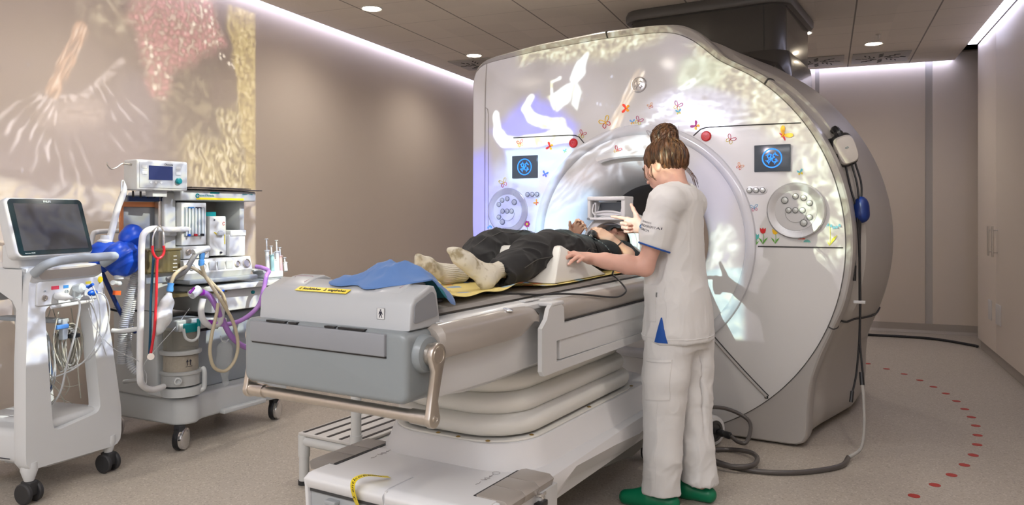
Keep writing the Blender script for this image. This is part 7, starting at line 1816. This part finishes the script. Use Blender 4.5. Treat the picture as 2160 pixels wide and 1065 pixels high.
def softbag(cs, name, lab, m, base):
    t = thing(name, lab, 'bag', base); K = SDF(.005)
    for a, b_, ra, rb in cs: K.cone(a, b_, ra, rb, .02)
    solid(K, 2, t, 'bag', m, disp=folds(.005, 14, 3)); return t
M_milk = mat('milky_bag', (.66, .68, .68), .35, alpha=1., sss=.1)
t = softbag([(w(357, 622), w(352, 640), .014, .03), (w(352, 640), w(343, 670), .03, .042), (w(343, 670), w(334, 692), .042, .028), (w(334, 692), w(330, 705), .022, .008)], 'test_lung', 'milky white rubber test bag hanging below the blue coupling', M_milk, w(345, 670))
M_clear = mat('clear_bag_film', (.72, .75, .75), .2, trans=.6, ior=1.1, alpha=.55, var=0)
t = softbag([(w(474, 722, -.06), w(474, 735, -.06), .012, .035), (w(474, 735, -.06), w(473, 765, -.06), .042, .045), (w(473, 765, -.06), w(474, 785, -.06), .04, .018), (w(474, 785, -.06), w(476, 808, -.06), .014, .017)], 'drain_bag', 'transparent bag hanging in front of the lower machine panel', M_clear, w(474, 760, -.06))
part('hanger', MB().tube([w(465, 708, -.05), w(468, 718, -.06), w(476, 722, -.06), w(482, 716, -.05)], .004, n=6), M_am, t)

# syringes in a holder and a flat tray on the worktop
sy_ = thing('syringe_holder', 'bundle of capped syringes and tubes standing on the right of the worktop', 'syringes', (.78, .2, .889))
for k, (px, h0, c) in enumerate(((562, 505, 'n'), (572, 520, 't'), (583, 508, 'n'), (590, 523, 'r'), (600, 545, 'n'), (577, 535, 'n'))):
    a = w(px + 3, 572, .12); b_ = w(px, h0, .15); mm = {'n': mat('syringe_white', (.66, .68, .68), .3), 't': mat('syringe_teal', (.35, .6, .58), .3), 'r': mat('syringe_rose', (.6, .42, .42), .3)}[c]
    s1 = part('syringe', MB().cyl(a, a.lerp(b_, .62), .0125, n=14).cyl(a.lerp(b_, .62), a.lerp(b_, .66), .017, n=14), mm, sy_)
    part('plunger', MB().cyl(a.lerp(b_, .66), b_, .005, n=10).cyl(b_, b_ + (b_ - a).normalized() * .004, .012, n=12), mat('syringe_white', '#fff'), s1)
part('holder', MB().box(.70, .86, .09, .2, .889, .93, r=.01), mat('syringe_white', '#fff'), sy_)
solo('paper_wrap', MB().prism([(.62, .95), (.70, .95), (.735, .905), (.72, .89), (.69, .94), (.62, .94)], .1, .2, 'y', r=.002), M_aml, 'curled white wrapper propped behind the purple hose', 'wrapper', (.68, .15, .889))
# ------------------------------------------------------------------ headphones, cables and the plug unit beside the scanner
frame(DEV)
def dm(px, py, y=0.):
    o, d = V(0, 0, 1.3), V((px - 1080) / 1620, 1, -(py - 450) / 1620); Mi = DEV.inverted(); a = Mi @ o; b = Mi.to_3x3() @ d
    return a + b * ((y - a.y) / b.y)
hp = thing('headphones', 'white ear cup headphones with black band hung on the right flank of the scanner', 'headphones', dm(1782, 310, .25))
cc_ = dm(1785, 316, .16); ax_ = V(.45, -.9, -.05).normalized(); u1 = V(-.36, .0, .93).normalized(); u1 = (u1 - ax_ * u1.dot(ax_)).normalized(); u2 = u1.cross(ax_)
def cup(s0, s1, off, r=.6):
    s0, s1 = s0 * 1.0, s1 * .95
    return [cc_ + ax_ * off + u1 * (s1 * math.copysign(abs(math.sin(a)) ** r, math.sin(a))) + u2 * (s0 * math.copysign(abs(math.cos(a)) ** r, math.cos(a))) for a in [2 * math.pi * i / 36 for i in range(36)]]
k1 = part('ear_cushion', MB().loops([cup(.045, .075, -.07), cup(.062, .095, -.06), cup(.066, .1, -.03), cup(.06, .093, -.015)], cap0=True, cap1=True), M_black, hp)
part('ear_cup', MB().loops([cup(.058, .085, -.02), cup(.058, .085, .0), cup(.05, .077, .014), cup(.03, .05, .02)], cap0=True, cap1=True), mat('ear_cup_white', (.66, .62, .57), .4), hp, label='white outer shell')
part('cup_mark', MB().tube([cc_ + ax_ * .0215 + u1 * (.012 + .004 * math.sin(a)) + u2 * .009 * math.cos(a) for a in [2 * math.pi * i / 12 for i in range(12)]], .001, n=4, smooth=0, closed=True), M_tealp, hp)
bw_ = [cc_ + u1 * .06 + ax_ * -.03, cc_ + u1 * .10 + ax_ * -.035, cc_ + u1 * .125 + ax_ * -.06, cc_ + u1 * .115 + ax_ * -.10]
part('headband', MB().tube(bw_, .02, n=8), M_black, hp)
part('slider', MB().box(-.018, .018, -.006, .01, .0, .055, r=.003, M=basis(cc_ + u1 * .09 + u2 * -.05, ax_.cross(u1), -ax_)) if False else MB().loops([[p + u1 * .085 for p in cup(.022, .03, -.05)], [p + u1 * .085 for p in cup(.022, .03, -.02)]], cap0=True, cap1=True), M_black, hp)
part('second_cup', MB().loops([[p - ax_ * .09 + u2 * -.03 for p in cup(.05, .08, .0)], [p - ax_ * .06 + u2 * -.03 for p in cup(.06, .09, .0)]], cap0=True, cap1=True), M_dark, hp)
part('hanger_pin', MB().tube([dm(1733, 282, .17), dm(1752, 312, .2)], .006, n=8, smooth=0), M_steel, hp)
def lead(pts, r, nm, lab, m, par=None):
    P2 = [dm(*p) for p in pts]
    if par: return part(nm, MB().tube(P2, r, n=8), m, par)
    return solo(nm, MB().tube(P2, r, n=8), m, lab, 'cable', P2[-1])
for pts in ([(1782, 335, .18), (1784, 350, .19), (1795, 400, .17), (1806, 440, .15), (1812, 520, .12), (1814, 640, .1), (1812, 720, .08), (1806, 790, .04), (1796, 835, -.02)],
            [(1795, 335, .18), (1798, 352, .19), (1808, 390, .17), (1812, 440, .15), (1814, 560, .12), (1815, 640, .1), (1814, 720, .08), (1820, 790, .04), (1819, 810, .02)],
            [(1800, 332, .18), (1806, 350, .19), (1817, 390, .18), (1816, 440, .16), (1813, 540, .13), (1813, 640, .1)],
            [(1764, 325, .13), (1770, 345, .14), (1785, 400, .14), (1796, 470, .1), (1803, 540, .09), (1802, 585, .08)]):
    lead(pts, .0055, 'headphone_lead', '', M_black, hp)
for a_, b_, r_3 in (((1817, 785, .04), (1819, 812, .02), .012), ((1798, 825, -.01), (1795, 848, -.03), .01), ((1803, 560, .08), (1802, 592, .08), .009)):
    part('plug', MB().cyl(dm(*a_), dm(*b_), r_3, n=12), M_black, hp)
part('cable_clip', MB().box(-.03, .03, -.008, .012, -.008, .008, r=.003, M=Matrix.Translation(dm(1813, 637, .1))), mat('clip_white', (.55, .55, .55), .4), hp)
pump = thing('pear_bulb', 'blue rubber pear bulb hanging among the headphone cables', 'bulb', dm(1816, 443, .16))
K = SDF(.005); K.ell(dm(1817, 440, .17), (.042, .035, .068), k=.02); K.ell(dm(1815, 455, .17), (.045, .035, .04), k=.02)
solid(K, 2, pump, 'bulb', mat('bulb_blue', (.003, .022, .15), .4))
# clear tube and grey hose across the floor
solo('clear_tube', MB().tube([dm(1820, 812, .02), dm(1822, 850, .0), dm(1823, 900, -.03), dm(1816, 945, -.06), V(1.17, -.075, .012)], [.009, .007, .007, .008, .011], n=10), mat('clear_pvc', (.55, .53, .5), .15, trans=.35, ior=1.2, var=0), 'clear plastic tube running from the headphone plug down to the grey floor hose', 'tube', (1.17, -.075, .01))
def fz(px, py, z=.014):
    t = (z - 1.3) / (-(py - 450) / 1620); p = DEV.inverted() @ V((px - 1080) / 1620 * t, t, z); return p
hose = [fz(1800, 968), fz(1775, 982), fz(1720, 993), fz(1660, 997), fz(1600, 994), fz(1545, 984), fz(1500, 968), fz(1488, 960), fz(1500, 950), fz(1540, 948), fz(1580, 953, .03), fz(1597, 965, .035), fz(1590, 980, .035), fz(1560, 984, .035), fz(1520, 980, .03), fz(1500, 968, .03), fz(1505, 955, .03)]
solo('air_hose', MB().tube([V(1.17, -.075, .013)] + hose[1:], .0125, n=10), mat('hose_dark_grey', (.085, .075, .07), .35, coat=.3), 'dark grey hose lying in a loop on the floor beside the scanner', 'hose', (.8, -.2, 0), sharp=R(60))
un = thing('connector_drum', 'white drum shaped plug unit with yellow warning triangle under the scanner', 'plug unit', fz(1512, 940, 0))
c0 = fz(1518, 945, .0) + V(0, .0, .082); axd = V(.9, -.45, 0).normalized(); c0 = V(.50, -.20, .085)
part('drum', MB().lathe([(.06, -.26), (.082, -.25), (.084, -.1), (.084, -.01), (.078, .0), (.06, .002), (.055, -.004), (.001, -.004)], c0, axd, n=40), M_gw, un)
part('foot', MB().box(c0.x - .12, c0.x - .02, c0.y - .03, c0.y + .12, .001, .03, r=.005), M_gw, un)
part('socket_ring', MB().lathe([(.058, .0), (.058, .004), (.042, .004), (.04, -.002), (.02, -.002), (.02, .02), (.001, .02)], c0, axd, n=32), mat('socket_dark', (.08, .08, .08), .35, metal=.3), un)
part('plug', MB().lathe([(.016, .0), (.02, .01), (.02, .04), (.014, .05), (.019, .06), (.019, .09), (.012, .1)], c0 + axd * .015, axd, n=20), M_black, un)
sidev = axd.cross(V(0, 0, 1)); fv = (sidev * .9 + V(0, 0, .44)).normalized(); base_t = c0 + axd * -.045
if fv.y > 0: fv = (-sidev * .9 + V(0, 0, .44)).normalized()
tn = axd; tu = fv.cross(tn); tu = tu if tu.z > 0 else -tu
TM = basis(base_t + fv * .085, tn, tu)
def curvebend(mb_):
    for v in mb_.bm.verts:
        d = v.co - c0; h_ = d.dot(axd); rr_ = d - axd * h_; lay = rr_.length - .085; v.co = c0 + axd * h_ + (fv * 1 + 0 * rr_).normalized() * 0 + rr_.normalized() * (.0848 + max(0, lay) * .3 + .0006)
    return mb_
tri = MB().prism([(-.03, -.024), (.03, -.024), (.0, .028)], 0, .0012, 'z', M=TM); part('warning_triangle', tri, M_yel, un, label='yellow warning triangle')
tb2 = MB()
for a, b_ in (((-.03, -.024), (.03, -.024)), ((.03, -.024), (0, .028)), ((0, .028), (-.03, -.024))): tb2.tube([TM @ V(a[0], a[1], .0014), TM @ V(b_[0], b_[1], .0014)], .0016, n=4, smooth=0)
tb2.prism([(-.006, -.014), (.006, -.014), (.003, -.002), (.008, .0), (-.002, .014), (-.004, .004), (-.009, .002)], .0014, .002, 'z', M=TM)
part('triangle_sign', tb2, M_ink, un)
pe = c0 + axd * .115
part('plug_lead', MB().tube([pe, pe + axd * .05 + V(0, 0, -.02), pe + axd * .10 + V(.0, .03, -.01), pe + V(.06, .16, .05), pe + V(-.06, .14, .11), pe + V(-.17, .05, .12), pe + V(-.26, .0, .07), V(.36, -.25, .03), V(.40, -.33, .014), hose[7] + V(-.02, 0, 0)], .0105, n=10), mat('hose_dark_grey', '#000'), un)
